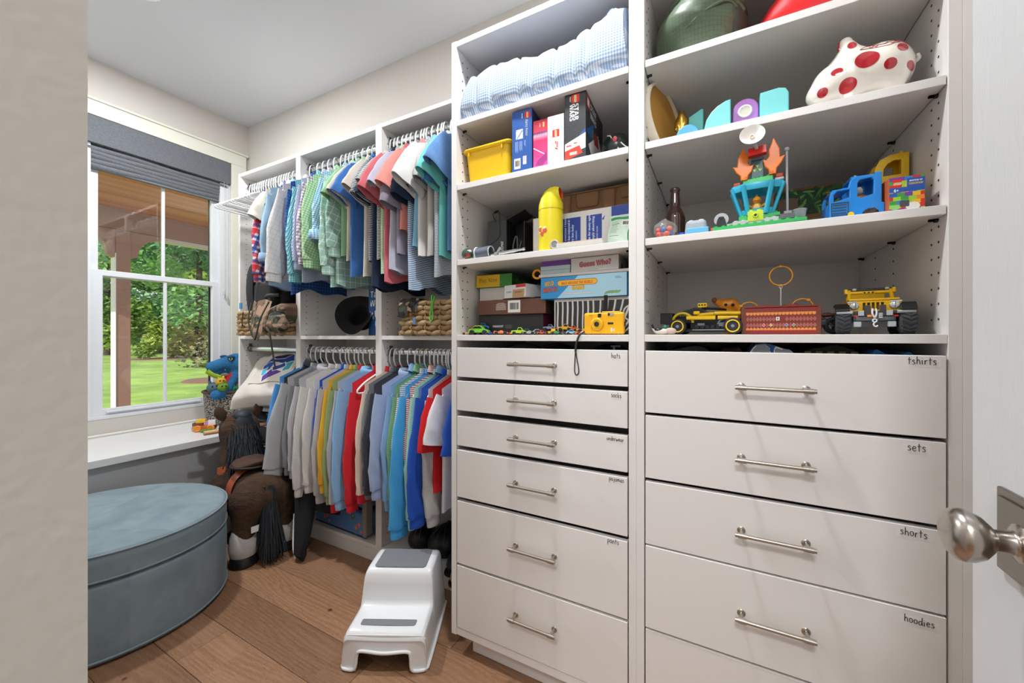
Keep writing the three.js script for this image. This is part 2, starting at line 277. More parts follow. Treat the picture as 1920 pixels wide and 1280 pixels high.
  tree('ground_shrub', 'loose brownish green shrub beside the round lawn shrub', 'shrub', 36, 67.6, 0.1, 2.6, 2.0, 1300, 0.3, ['#a89a5c', '#8d9a55', '#b5ad6a', '#7d8a4c'], false);
  tree('low_shrub', 'low sparse shrub in the mulch at the edge of the window view', 'shrub', 24, 66.3, 0.05, 0.9, 1.2, 700, 0.2, ['#a39467', '#8a9a58', '#6f6a48'], false);
  solo('mulch_bed', 'dark brown mulch bed on the lawn', 'garden bed', warp(new THREE.CylinderGeometry(0.9, 1.0, 0.05, 40, 1).scale(1, 1, 1.1), (v) => { v.x *= 1 + 0.15 * Math.sin(v.z * 3); }), mat('#7c5c4e', 1), [-15.0, -0.385, -7.0]);
  solo('mulch_ring', 'brown mulch under the round lawn shrub', 'garden bed', new THREE.CylinderGeometry(1.7, 1.8, 0.05, 32), mat('#8a6f5c', 1), [-34 * Math.sin(70.2 * PI / 180), -0.385, -34 * Math.cos(70.2 * PI / 180)]);
  const f = thing('rail_fence', 'dark rail fence beyond the lawn', 'fence', [-74, -0.4, 0]);
  for (let i = 0; i < 3; i++) part(f, 'rail', bb(-0.03, 0.03, 0.35 + i * 0.45, 0.5 + i * 0.45, -50, 6), mat('#33363a', 0.8));
  for (let z = -50; z <= 6; z += 2.8) part(f, 'fence_post', bb(-0.08, 0.08, 0, 1.6, z - 0.08, z + 0.08), mat('#33363a', 0.8));
}
// ---------- cabinets ----------
const TH = 0.019, TOPY = 2.112, BOTY = 0.066, ZH = -1.335, ZT = -1.085, ZBK = -1.632, RODZ = -1.395, RU = 2.04, RL = 1.02;
const lamBump = dtex(128, 128, (u, v, x, y) => { const n = 120 + 60 * hash(x, y); return [n, n, n]; }, 20, 20, false);
const LAM = mat('#e8e5e2', 0.36, { bumpMap: lamBump, bumpScale: 0.00008 }), LAMIN = LAM, HOLE = mat('#4b4845', 0.9), PIN = mat('#3a3633', 0.5, { metalness: 0.6 });
const holeG = cyl(0.0026, 0.0026, 0.0012, 0, 0, 0, 8).rotateZ(PI / 2);
const holes = (x, zs, y0, y1) => { const o = []; for (const z of zs) for (let y = y0; y < y1; y += 0.032) o.push(holeG.clone().translate(x, y, z)); return o; };
// marker handwriting on the drawers: pen strokes per letter, in units of x-height
const PEN = {
  a: [0.75, [[.6, .9], [.3, 1], [.05, .6], [.12, .1], [.4, .05], [.6, .5], [.62, .95], [.6, .3], [.75, 0]]], c: [0.62, [[.58, .85], [.3, 1], [.05, .5], [.25, .03], [.6, .15]]],
  d: [0.75, [[.6, .85], [.3, .95], [.05, .5], [.25, .02], [.55, .3], [.65, 1.8], [.62, .6], [.72, 0]]], e: [0.65, [[.08, .5], [.5, .6], [.48, .9], [.25, 1], [.05, .5], [.25, .03], [.6, .2]]],
  h: [0.7, [[.1, 1.75], [.08, 0], [.1, .6], [.35, 1], [.55, .7], [.58, 0]]], i: [0.35, [[.12, .95], [.14, 0]], [[.13, 1.35], [.16, 1.4]]], j: [0.45, [[.3, .95], [.28, -.4], [.05, -.6]], [[.3, 1.35], [.33, 1.4]]],
  k: [0.65, [[.1, 1.7], [.08, 0]], [[.55, .95], [.12, .45], [.6, 0]]], m: [1.05, [[.08, .95], [.08, 0], [.12, .6], [.35, 1], [.48, .6], [.48, 0], [.52, .6], [.75, 1], [.9, .6], [.92, 0]]],
  n: [0.7, [[.08, .95], [.08, 0], [.12, .6], [.38, 1], [.55, .65], [.58, 0]]], o: [0.68, [[.35, 1], [.08, .75], [.1, .2], [.38, .02], [.6, .35], [.55, .85], [.35, 1]]], p: [0.72, [[.1, .95], [.1, -.7]], [[.1, .8], [.4, 1], [.62, .65], [.5, .15], [.12, .1]]],
  r: [0.55, [[.1, .95], [.1, 0], [.14, .6], [.3, .95], [.52, .9]]], s: [0.62, [[.52, .9], [.25, 1], [.12, .75], [.45, .4], [.45, .1], [.05, .03]]], t: [0.6, [[.28, 1.6], [.28, 0]], [[.02, 1.05], [.58, 1.1]]],
  u: [0.7, [[.1, .95], [.12, .2], [.35, 0], [.55, .4], [.58, .95], [.58, .3], [.68, 0]]], w: [0.95, [[.05, .95], [.15, .1], [.3, 0], [.42, .7], [.55, .05], [.75, .1], [.85, .95]]],
};
function handwriting(word, w, slope = 0) {
  const tot = [...word].reduce((s, c) => s + PEN[c][0] + 0.12, 0), k = w / tot, o = []; let x = 0;
  for (const c of word) { const [adv, ...st] = PEN[c], dy = rr(-0.06, 0.06); for (const s of st) o.push(tube(s.map(([a, b]) => [(x + a) * k, (b + dy) * k + slope * (x + a) * k, 0]), 0.00062, s.length * 5, 4)); x += adv + 0.12; }
  return o;
}
const INK = mat('#1d1c20', 0.6);
const handle = (x, y, L) => [rod([x - L / 2, y, 0.031], [x + L / 2, y, 0.031], 0.0046, 12), ...[-1, 1].flatMap((s) => [rod([x + s * (L / 2 - 0.004), y, 0.031], [x + s * (L / 2 - 0.022), y, 0.031], 0.0063, 14), rod([x + s * (L / 2 - 0.013), y, 0], [x + s * (L / 2 - 0.013), y, 0.031], 0.0042, 10), T(RX(lathe([[0, 0.003], [0.006, 0.003], [0.009, 0.0015], [0.009, 0]], 14), PI / 2), x + s * (L / 2 - 0.013), y, 0), rod([x + s * (L / 2 - 0.003), y, 0.031], [x + s * (L / 2 + 0.001), y, 0.031], 0.0052, 12)])];
function tower(name, label, x0, x1, drawers, hx, hL, opt) {
  const t = thing(name, label, 'cabinet', [0, 0, 0]);
  for (const [a, b] of [[x0, x0 + 0.0205], [x1 - 0.0205, x1]]) part(t, 'side_panel', bb(a, b, BOTY, TOPY, -1.64, ZT, 0.0012), LAM);
  const a = x0 + 0.0207, b = x1 - 0.0207;
  part(t, 'top_panel', bb(a, b, TOPY - 0.020, TOPY - 0.001, ZBK, ZT - 0.001, 0.001), LAM);
  part(t, 'back_panel', bb(a, b, BOTY, TOPY - 0.02, -1.641, ZBK, 0), LAM);
  for (const y of [1.838, 1.617, 1.358]) {
    part(t, 'shelf', bb(a + 0.0015, b - 0.0015, y - TH, y, ZBK + 0.002, ZT - 0.002, 0.0012), LAM);
    for (const x of [a, b]) for (const z of [ZT - 0.04, ZT - 0.26, ZBK + 0.05]) { const s = x === a ? 1 : -1; part(t, 'shelf_pin', [bb(x, x + s * 0.014, y - TH - 0.0045, y - TH - 0.0003, z - 0.003, z + 0.003), rod([x + s * 0.001, y - TH - 0.004, z], [x + s * 0.006, y - TH - 0.004, z], 0.0038, 8)], PIN); }
  }
  part(t, 'fixed_shelf', bb(a, b, 1.080, 1.099, ZBK + 0.002, ZT - 0.001, 0.0012), LAM);
  stuffPart(t, 'shelf_pin_hole', [...holes(a, [ZT - 0.037, ZT - 0.067, ZT - 0.27, ZT - 0.4], 1.13, 2.08), ...holes(b, [ZT - 0.037, ZT - 0.067, ZT - 0.27, ZT - 0.4], 1.13, 2.08)], HOLE);
  part(t, 'bottom_rail', bb(a, b, 0.068, 0.092, ZBK, ZT - 0.001, 0.0012), LAM);
  part(t, 'toe_kick', bb(x0 + (opt.kickIn || 0), x1, 0.001, 0.066, -1.62, -1.122, 0.001), LAM);
  if (opt.filler) part(t, 'filler_strip', bb(x1, XR - 0.001, BOTY, 2.3, ZT - 0.02, ZT, 0.0008), LAM);
  for (const [y0, y1, word, lx, ly, lw, out, hy] of drawers) {
    const f = ZT + out, d = part(t, 'drawer', [bb(a + 0.003, b - 0.003, y0, y1, f - 0.018, f, 0.0016), bb(a + 0.015, b - 0.015, y0 + 0.012, y0 + 0.02, f - 0.45, f - 0.018), bb(a + 0.015, a + 0.027, y0 + 0.012, y1 - 0.03, f - 0.45, f - 0.018), bb(b - 0.027, b - 0.015, y0 + 0.012, y1 - 0.03, f - 0.45, f - 0.018), bb(a + 0.015, b - 0.015, y0 + 0.012, y1 - 0.03, f - 0.462, f - 0.45)], LAM, word ? `drawer lettered ${word}` : 'drawer without lettering');
    part(d, 'handle', handle(hx, hy, hL).map((g) => g.translate(0, 0, f)), NICKEL);
    if (word) { part(d, 'label', bb(lx - 0.006, lx + lw + 0.006, ly - 0.006, ly + 0.012, f, f + 0.0002), mat('#ece9e7', 0.3)); part(d, 'lettering', handwriting(word, lw, -0.02).map((g) => g.translate(lx, ly, f + 0.0006)), INK); }
  }
  return t;
}
const XT = -0.815, XM = -0.194, XE = 0.4258;
tower('drawer_tower', 'tall white cabinet with six small drawers and open shelves of games beside the hanging clothes', XT, XM, [
  [0.9555, 1.056, 'hats', -0.262, 1.034, 0.026, 0.0, 1.007], [0.841, 0.942, 'socks', -0.262, 0.925, 0.029, 0.001, 0.895], [0.720, 0.821, 'underwear', -0.275, 0.804, 0.048, 0.0, 0.775],
  [0.544, 0.705, 'pajamas', -0.268, 0.692, 0.042, 0.001, 0.632], [0.316, 0.530, 'pants', -0.273, 0.5165, 0.033, 0.0, 0.433], [0.0945, 0.308, null, 0, 0, 0, 0.0, 0.214]], -0.498, 0.156, { kickIn: 0.064 });
tower('drawer_tower', 'tall white cabinet with five wide drawers and deep toy shelves next to the open door', XM, XE, [
  [0.891, 1.056, 'tshirts', 0.345, 1.038, 0.044, 0.003, 0.974], [0.716, 0.883, 'sets', 0.345, 0.861, 0.029, 0.002, 0.803], [0.539, 0.706, 'shorts', 0.334, 0.686, 0.042, 0.002, 0.627],
  [0.316, 0.5345, 'hoodies', 0.340, 0.509, 0.046, 0.003, 0.428], [0.0945, 0.3095, null, 0, 0, 0, 0.001, 0.2]], 0.114, 0.152, { filler: true });
// three hanging units
const HX = [[-2.657, -2.055], [-2.055, -1.435], [-1.435, XT]];
const hangLabels = ['white closet section at the window end, with empty hangers above a bare lower rod', 'white closet section in the middle, holding the black felt hat on its shelf', 'white closet section against the drawer cabinets, with a basket on its shelf'];
HX.forEach(([x0, x1], i) => {
  const t = thing('hanging_unit', hangLabels[i], 'closet unit'), a = x0 + 0.0195, b = x1 - 0.0195;
  for (const [p, q] of [[x0, a], [b, x1]]) part(t, 'side_panel', bb(p, q, 0.001, TOPY, -1.64, ZH, 0.0012), LAM);
  part(t, 'top_panel', bb(a, b, TOPY - 0.020, TOPY - 0.001, ZBK, ZH - 0.001, 0.001), LAM);
  part(t, 'back_panel', bb(a, b, 0.08, TOPY - 0.02, -1.641, ZBK), LAM);
  part(t, 'shelf', bb(a, b, 1.078, 1.097, ZBK + 0.002, ZH - 0.001, 0.0012), LAM);
  if (i === 0) part(t, 'shelf', bb(a, b, 0.648, 0.667, ZBK + 0.002, ZH - 0.001, 0.0012), LAM);
  part(t, 'bottom_shelf', bb(a, b, 0.067, 0.086, ZBK + 0.002, ZH - 0.001, 0.0012), LAM);
  part(t, 'toe_kick', bb(a, b, 0.001, 0.066, ZH - 0.026, ZH - 0.008), LAM);
  stuffPart(t, 'shelf_pin_hole', [...holes(a, [ZH - 0.037, ZH - 0.105], 0.14, 2.07), ...holes(b, [ZH - 0.037, ZH - 0.105], 0.14, 2.07)], HOLE);
  for (const [y, w] of [[RU, 'upper'], [RL, 'lower']]) {
    const r = thing('closet_rod', [`chrome ${w} closet rod in the section nearest the window`, `chrome ${w} closet rod in the middle closet section`, `chrome ${w} closet rod in the section beside the drawers`][i], 'closet rod', [0, y - 0.004, RODZ]);
    part(r, 'bar', RZ(new THREE.CylinderGeometry(0.0075, 0.0075, b - a - 0.002, 18).scale(1.9, 1, 0.95), PI / 2).translate((a + b) / 2, 0, 0), CHROME);
    for (const x of [a, b]) { const s = x === a ? 1 : -1; part(r, 'bracket', [RZ(new THREE.CylinderGeometry(0.02, 0.02, 0.008, 16), PI / 2).translate(x + s * 0.005, 0, 0), bb(Math.min(x, x + s * 0.003) , Math.max(x, x + s * 0.003), 0, 0.032, -0.01, 0.01)], mat('#8d8f90', 0.35, { metalness: 1 })); }
  }
});
// ---------- clothes on hangers ----------
const per = (t, p) => { t.repeat.set(1 / p, 1 / p); return t; };
const fabric = (map, o = {}) => new THREE.MeshPhysicalMaterial({ color: 0xffffff, map, roughness: 0.95, sheen: 0.25, sheenRoughness: 0.6, side: THREE.DoubleSide, ...o });
const gingham = (a, b, cell) => { const A = hex(a), B = hex(b), M = mixc(A, B, 0.5); return fabric(per(dtex(32, 32, (u, v) => (u < 0.5) ? (v < 0.5 ? A : M) : (v < 0.5 ? M : B)), cell * 2)); };
const stripes = (a, b, p, f = 0.5, vert = false) => { const A = hex(a), B = hex(b); return fabric(per(dtex(16, 32, (u, v) => (vert ? u : v) < f ? A : B), p)); };
const heather = (c, amp = 16) => { const A = hex(c); return fabric(per(dtex(64, 64, (u, v, x, y) => { const n = (hash(x, y) - 0.5 + hash(x, y >> 2, 3) - 0.5) * amp; return A.map((k) => k + n); }), 0.05)); };
const plaid = (bg, lines, p) => { const B = hex(bg); return fabric(per(dtex(96, 96, (u, v) => { let c = B; for (const [at, w, col, dir, o] of lines) { const k = dir === 'h' ? v : u; if (Math.abs(k - at) < w / 2) c = mixc(c, hex(col), o); } return c; }), p)); };
const plain = (c) => mat(c, 0.95, { sheen: 0.25, sheenRoughness: 0.6 });
const sgn = Math.sign, back = (z) => z < -0.17 ? -0.17 + (z + 0.17) * 0.25 : z;   // rear sleeves lie flat against the back
function makeShirt(o) {
  const { sw = 0.165, len = 0.58, th = 0.017, flare = 0.05, ph = rnd() * 6, fold = 0.006, type = 's', m, ms = m, collar = 'polo', ang = 38, slv = type === 's' ? 0.15 : 0.5, yaw = 0, wide = 1, bend = 8, mc = m } = o;
  const g = new THREE.Group(), yS = (z) => -0.09 - Math.max(0, Math.abs(z) - 0.04) * 0.42, uvm = (u, v, p) => [p[2], p[1]];
  const rings = [], N = 40, NL = 18;
  for (let j = 0; j <= NL; j++) {
    const t = j / NL, w = sw * (lerp(1, 0.95, sst(0, 0.3, t)) + flare * t), tk = lerp(0.005, th, sst(0, 0.22, t));
    rings.push(ring((a) => {
      const c = Math.cos(a), s = Math.sin(a), z = w * c, y = lerp(yS(sw * c), -len + 0.012 * Math.sin(c * 5 + ph) - 0.02 * c * c * (o.tail || 0), t), e = t * t * (1 - 0.3 * c * c);
      return [sgn(s) * tk * Math.pow(Math.abs(s), 0.6) + fold * e * (Math.sin(z * 46 + ph) + 0.6 * Math.sin(z * 91 + ph * 2 + y * 4)) + 0.004 * t * Math.sin(y * 9 + ph + z * 12), y, z];
    }, N));
  }
  part(g, 'body', loft(rings, { uvs: uvm }), m);
  for (const sd of [1, -1]) {
    const a0 = (type === 's' ? 0.068 : 0.062) * wide, a1 = (type === 's' ? 0.070 : 0.040) * wide, b1 = type === 's' ? 0.024 : 0.02, S = [], M = 22, K = type === 's' ? 8 : 14;
    let y = yS(sw) - 0.052, z = sw - 0.045; const A1 = ang * PI / 180, A2 = (type === 's' ? ang - 14 : ang - bend * 1.6) * PI / 180; let lastC;
    for (let k = 0; k <= K; k++) {
      const t = k / K, A = lerp(A1, A2, sst(0.2, 0.8, t)) , dy = -Math.cos(A), dz = Math.sin(A);
      if (k) { y += dy * slv / K; z += dz * slv / K; }
      const a = lerp(a0, a1, Math.pow(t, 0.8)) * (1 + (type === 's' ? 0 : 0.05 * Math.sin(t * 9 + ph))), b = lerp(0.011, b1, sst(0, 0.5, t));
      S.push(ring((q) => { const c = Math.cos(q), s = Math.sin(q), wr = sst(0.1, 0.5, t) * (0.0035 * Math.sin(c * 5 + t * 15 + ph * 3) + 0.0025 * Math.sin(t * 34 + c * 3 + ph)); return [(b * sgn(s) * Math.pow(Math.abs(s), 0.75) + wr), y + c * a * dz, (z - c * a * dy * 1) * 1]; }, M).map((p) => [p[0], p[1], back(p[2] * sd)]));
      lastC = [y, z, A, a, b];
    }
    S.push(S[K].map((p) => [p[0] * 0.86, lerp(p[1], lastC[0], 0.06), lerp(p[2], back(lastC[1] * sd), 0.06)]), S[K - 1].map((p) => [p[0] * 0.8, lerp(p[1], lastC[0], 0.08), lerp(p[2], back(lastC[1] * sd), 0.08)]));
    part(g, 'sleeve', loft(S, { uvs: (u, v, p) => [p[2] * 0.9 + p[1] * 0.3, p[1] * 0.95 - p[2] * 0.3] }), ms);
    if (type !== 's') {
      const [cy, cz, A, a, b] = lastC, dy = -Math.cos(A), dz = Math.sin(A), rolled = type === 'r', CU = [], h = rolled ? 0.045 : 0.042;
      for (const [d, k] of rolled ? [[-h, 1.0], [-h, 1.25], [-h * 0.4, 1.35], [0, 1.25], [0, 0.9], [-h, 0.85]] : [[-0.004, 1.03], [0, 0.84], [h * 0.5, 0.86], [h, 0.82], [h, 0.7], [0, 0.68]]) CU.push(ring((q) => { const c = Math.cos(q) * a * k, s = Math.sin(q) * b * k * (rolled ? 1.5 : 1.08); return [s, cy + dy * d + c * dz, back((cz + dz * d - c * dy) * sd)]; }, 22));
      part(g, 'cuff', loft(CU, { uvs: uvm }), o.mcuff || mc);
    }
  }
  if (collar === 'polo' || collar === 'shirt') part(g, 'collar', loft([[0.036, 0.014, -0.088], [0.040, 0.018, -0.072], [0.044, 0.021, -0.058], [0.052, 0.026, -0.066], [0.062, 0.026, -0.092], [0.058, 0.020, -0.092]].map(([a, b, y]) => ring((q) => [b * Math.sin(q), y + 0.010 * Math.cos(q * 2), a * Math.cos(q)], 24)), { uvs: uvm }), mc);
  else if (collar === 'crew') part(g, 'neckband', loft([[0.050, 0.012, -0.096], [0.046, 0.017, -0.074], [0.044, 0.016, -0.072], [0.046, 0.012, -0.092]].map(([a, b, y]) => ring((q) => [b * Math.sin(q), y + 0.004 * Math.cos(q * 2), a * Math.cos(q)], 24)), { uvs: uvm }), mc);
  else if (collar === 'hood') part(g, 'hood', loft([[0.05, 0.012, -0.10], [0.066, 0.026, -0.085], [0.072, 0.034, -0.10], [0.066, 0.034, -0.14], [0.05, 0.022, -0.16], [0.02, 0.01, -0.15]].map(([a, b, y]) => ring((q) => [b * Math.sin(q), y + 0.012 * Math.cos(q + 1), a * Math.cos(q)], 24)), { uvs: uvm }), mc);
  if (o.print) part(g, 'print', sheet(0.11, 0.13).rotateY(PI / 2).translate(th + 0.012, -0.25, 0.03), o.print);
  return g;
}
const HANGM = mat('#eef0f0', 0.35), HANG2 = mat('#d6cdb4', 0.4);
function hangerGeo(w, bar = true) {
  const hook = tube([[0, -0.094, 0.0], [0, -0.075, 0.006], [0, -0.045, 0.020], [0, -0.006, 0.0195], [0, 0.0125, 0.010], [0, 0.0145, -0.002], [0, 0.008, -0.0135], [0, -0.010, -0.017]], 0.0036, 22, 7);
  const P = [[0, -0.092, 0], [0, -0.106, w * 0.25], [0, -0.140, w * 0.7], [0, -0.172, w * 0.97], [0, -0.184, w], [0, -0.19, w * 0.9], [0, -0.19, 0]];
  const pts = [...P, ...P.slice(1, -1).reverse().map(([a, b, c]) => [a, b, -c])];
  return [hook, bar ? tube(pts, 0.0042, 56, 7, true) : tube([...P.slice(1, 5).reverse().map(([a, b, c]) => [a, b, -c]), ...P.slice(0, 5)], 0.0042, 40, 7)];
}
const HG = hangerGeo(0.16), HGB = hangerGeo(0.212);
function putHanger(x, y, yaw, label, big, m = HANGM, group, tilt = 0) {
  const t = thing('clothes_hanger', label, 'hanger', [x, y, RODZ], yaw, group), G = big ? HGB : HG; t.rotation.z = tilt;
  part(t, 'hook', G[0], m); part(t, 'frame', G[1], m);
}
// fabrics
const F = {
  check: gingham('#8f9294', '#d8d8d4', 0.003), redplaid: plaid('#d9d4da', [[0.25, 0.36, '#c3222f', 'v', 0.75], [0.25, 0.36, '#c3222f', 'h', 0.7], [0.75, 0.22, '#2c3f8c', 'v', 0.75], [0.75, 0.22, '#2c3f8c', 'h', 0.7], [0.5, 0.04, '#e8e8ee', 'h', 0.8]], 0.062),
  cream: fabric(per(dtex(96, 96, (u, v) => { let c = [226, 221, 206]; for (const [a, b, r, k] of [[0.2, 0.3, 0.07, [176, 60, 54]], [0.26, 0.42, 0.05, [70, 120, 84]], [0.7, 0.72, 0.06, [60, 110, 80]], [0.62, 0.62, 0.04, [190, 80, 60]]]) if (Math.hypot(u - a, (v - b) * 0.7) < r) c = k; return c; }), 0.12)),
  chambray: heather('#8cabc4', 14), window: plaid('#cfccc9', [[0.2, 0.03, '#b98e93', 'v', 0.6], [0.2, 0.03, '#b98e93', 'h', 0.6], [0.7, 0.03, '#8fa6bd', 'v', 0.6], [0.7, 0.03, '#8fa6bd', 'h', 0.6]], 0.05),
  teal: gingham('#1d7f93', '#b9dfe2', 0.004), mini: gingham('#6a7fa6', '#d6dbe6', 0.0025), purple: gingham('#8b7896', '#ece6ec', 0.0075), greenG: gingham('#86b583', '#c6e3b4', 0.006), blueG: gingham('#5f9cc9', '#d9ebf3', 0.005),
  mint: plaid('#a9ccbd', [[0.2, 0.1, '#e4f0ea', 'v', 0.8], [0.2, 0.1, '#e4f0ea', 'h', 0.8], [0.65, 0.2, '#8dbba9', 'v', 0.5], [0.65, 0.2, '#8dbba9', 'h', 0.5]], 0.034), navyG: gingham('#1a3a6e', '#2f66a8', 0.008),
  sage: plaid('#8fb2a4', [[0.3, 0.1, '#dcebe4', 'v', 0.7], [0.3, 0.1, '#dcebe4', 'h', 0.7]], 0.03), green: plain('#8fbf93'), beige: plain('#cfc6b8'), royal: plain('#3d6fb5'), sand: plain('#cfc8bc'), navys: stripes('#22303f', '#c3c9d0', 0.008), navy: plain('#1d2c46'),
  bw: stripes('#2f3a3a', '#e2e4de', 0.007), gdot: stripes('#7faa80', '#d4e4cc', 0.006), rose: plain('#c9686f'), lav: heather('#b5b6c6', 8), mauve: heather('#8f8796', 8), coral: plain('#e08f85'), ltblue: plain('#7fb7d6'), white: plain('#dcd9d6'), grey: heather('#b9b6b3', 8), aqua: plain('#6cc4bd'), aqua2: plain('#3fa6ab'), denim: heather('#5c83b5', 18),
  bluestr: stripes('#4f77a3', '#d9e4ec', 0.008), greystr: stripes('#79828c', '#cdd2d6', 0.006), bluegrey: plain('#8fa2b5'),
  sky: heather('#4d93d9', 6), hood: heather('#a9aaac', 14), dk: heather('#7d8084', 14), lt: heather('#b3b1b3', 14), oat: heather('#c9c7c4', 14), oatw: heather('#d3cec6', 10), mustard: plain('#d9a62e'), olive: plain('#8fa06c'), peri: heather('#a5b4d3', 8), ltb: plain('#86b6df'), red: plain('#cf2230'), bei: plain('#d9c9b8'), ink: heather('#3a3b44', 8), lg: stripes('#4e9a70', '#7fb48c', 0.006), ltb2: heather('#82abd6', 6), grn: stripes('#5f9468', '#86b488', 0.005), wstr: stripes('#8b97a5', '#eef0f2', 0.008), brt: plain('#46a4e0'), mnt: stripes('#7fc3b0', '#bfe3d6', 0.006), cham2: heather('#6f93bd', 16), roy: plain('#1f52b8'), redtee: plain('#cf1a22'), tee: heather('#dcdcdf', 8), charcoal: plain('#34373c'), black: plain('#17181c'), wr: stripes('#b84a48', '#e9e2e0', 0.008),
};
const hangN = {};
function hang(sec, x, label, cat, o) {
  const y = sec === 'U' ? RU : RL, yaw = -0.06 - 0.5 * (o.yaw || 0) + rr(-0.02, 0.02), key = o.key || (cat === 'sweatshirt' ? 'hoodie' : cat);
  putHanger(x, y, yaw, 'white plastic hanger holding the ' + (o.short || label.split(' ').slice(0, 6).join(' ')), false, o.tan ? HANG2 : HANGM);
  const g = makeShirt(o); g.name = numbered(key); g.position.set(x, y, RODZ); g.rotation.y = yaw; scene.add(g); tag(g, label, cat, sec === 'U' ? 'shirts on the upper rod' : 'tops on the lower rod');
}
// empty hangers at the window end of the upper rod
for (let i = 0; i < 15; i++) putHanger(-2.60 + i * 0.0245 + rr(-0.006, 0.006), RU, rr(-0.05, 0.05), 'empty white plastic hanger bunched at the window end of the upper rod', true, HANGM, 'empty hangers on the upper rod', rr(-0.03, 0.03));
// upper rod
const U = [
  [-2.228, 'grey fine-check shirt beside the empty hangers', { m: F.check, type: 'l', len: 0.56, ang: 12, slv: 0.34, collar: 'shirt' }],
  [-2.205, 'red and blue plaid long-sleeved shirt', { m: F.redplaid, type: 'l', len: 0.60, ang: 14, slv: 0.42, collar: 'shirt', yaw: -0.06 }],
  [-2.165, 'cream shirt printed with small red and green flowers', { m: F.cream, type: 's', len: 0.52, ang: 36, yaw: 0.1 }],
  [-2.128, 'light blue chambray shirt with a rolled cuff', { m: F.chambray, type: 'r', len: 0.68, ang: 15, slv: 0.36, collar: 'shirt' }],
  [-2.01, 'pale grey shirt with a faint pink windowpane check', { m: F.window, type: 'l', len: 0.64, ang: 18, slv: 0.44, wide: 1.2, collar: 'shirt', yaw: 0.04, tail: 1 }],
  [-1.945, 'navy blue large-check shirt hanging low behind the teal gingham', { m: F.navyG, type: 'l', len: 0.70, ang: 8, slv: 0.45, collar: 'shirt', tail: 1 }],
  [-1.90, 'teal and white small gingham shirt', { m: F.teal, type: 'l', len: 0.62, ang: 13, slv: 0.44, collar: 'shirt' }],
  [-1.855, 'blue and white tiny-check shirt', { m: F.mini, type: 'l', len: 0.66, ang: 14, slv: 0.38, collar: 'shirt' }],
  [-1.808, 'purple and white gingham shirt', { m: F.purple, type: 'l', len: 0.55, ang: 15, slv: 0.36, collar: 'shirt', wide: 1.1 }],
  [-1.752, 'green gingham shirt with a wide sleeve', { m: F.greenG, type: 'l', len: 0.60, ang: 14, slv: 0.38, collar: 'shirt', wide: 1.25, yaw: 0.12 }],
  [-1.69, 'sky blue gingham shirt with a rolled cuff', { m: F.blueG, type: 'r', len: 0.63, ang: 18, slv: 0.30, collar: 'shirt', wide: 1.1 }],
  [-1.636, 'mint and white plaid shirt', { m: F.mint, type: 'l', len: 0.68, ang: 13, slv: 0.42, collar: 'shirt', wide: 1.15, tail: 1 }],
  [-1.592, 'sage plaid shirt behind the plain green polo', { m: F.sage, type: 'l', len: 0.70, ang: 14, slv: 0.34, collar: 'shirt', wide: 1.2 }],
  [-1.552, 'plain leaf-green polo shirt', { m: F.green, len: 0.56, ang: 40, yaw: 0.14 }],
  [-1.52, 'beige polo shirt next to the leaf-green polo', { m: F.beige, len: 0.6, ang: 42 }],
  [-1.488, 'royal blue polo shirt at the end of the middle rod', { m: F.royal, len: 0.66, ang: 40, yaw: 0.08 }],
  [-1.398, 'sand-coloured polo shirt with a wide sleeve', { m: F.sand, len: 0.68, ang: 42, yaw: 0.14, wide: 1.1 }],
  [-1.374, 'navy polo with thin white stripes', { m: F.navys, len: 0.6, ang: 34, slv: 0.17 }],
  [-1.352, 'long plain navy polo shirt', { m: F.navy, len: 0.73, ang: 32, slv: 0.17 }],
  [-1.322, 'black and white striped polo shirt', { m: F.bw, len: 0.60, ang: 44, ms: F.bw }],
  [-1.296, 'pale green dotted polo shirt', { m: F.gdot, len: 0.66, ang: 34 }],
  [-1.268, 'rose pink polo shirt with an open sleeve end', { m: F.rose, len: 0.70, ang: 40, slv: 0.19, wide: 1.15, yaw: 0.16 }],
  [-1.236, 'lavender grey polo shirt', { m: F.lav, len: 0.66, ang: 40, slv: 0.17, wide: 1.1, yaw: 0.1 }],
  [-1.206, 'mauve grey polo shirt', { m: F.mauve, len: 0.58, ang: 26, slv: 0.22 }],
  [-1.172, 'coral pink polo shirt with a hanging paper tag', { m: F.coral, len: 0.50, ang: 40, slv: 0.18, wide: 1.1, yaw: 0.16 }],
  [-1.142, 'blue and white striped polo shirt behind the coral one', { m: F.bluestr, len: 0.74, ang: 28, slv: 0.2, ms: F.navy }],
  [-1.108, 'light blue polo shirt', { m: F.ltblue, len: 0.58, ang: 42 }],
  [-1.074, 'white long-tailed polo shirt', { m: F.white, len: 0.60, ang: 42, slv: 0.18, wide: 1.2, yaw: 0.14 }],
  [-1.035, 'light grey polo shirt behind the white one', { m: F.grey, len: 0.62, ang: 30 }],
  [-1.0, 'grey striped tee hanging low beside the aqua polo', { m: F.greystr, len: 0.70, ang: 22, ms: F.royal }],
  [-0.965, 'aqua green polo shirt with an open sleeve end', { m: F.aqua, len: 0.62, ang: 40, slv: 0.17, wide: 1.15, yaw: 0.14, mc: F.aqua2 }],
  [-0.92, 'denim blue top with a frilled sleeve beside the drawer cabinet', { m: F.denim, len: 0.60, ang: 44, slv: 0.15, wide: 1.25, collar: 'crew', yaw: 0.18 }],
];
U.forEach(([x, l, o]) => hang('U', x, l, 'shirt', { key: 'shirt', ...o }));
for (const x of [-2.04, -1.72, -1.66, -1.46, -1.19, -1.09, -0.98, -0.885]) putHanger(x, RU, rr(-0.06, 0.06), 'spare white plastic hanger squeezed between shirts on the upper rod', false, HANGM, 'spare hangers between the upper shirts');
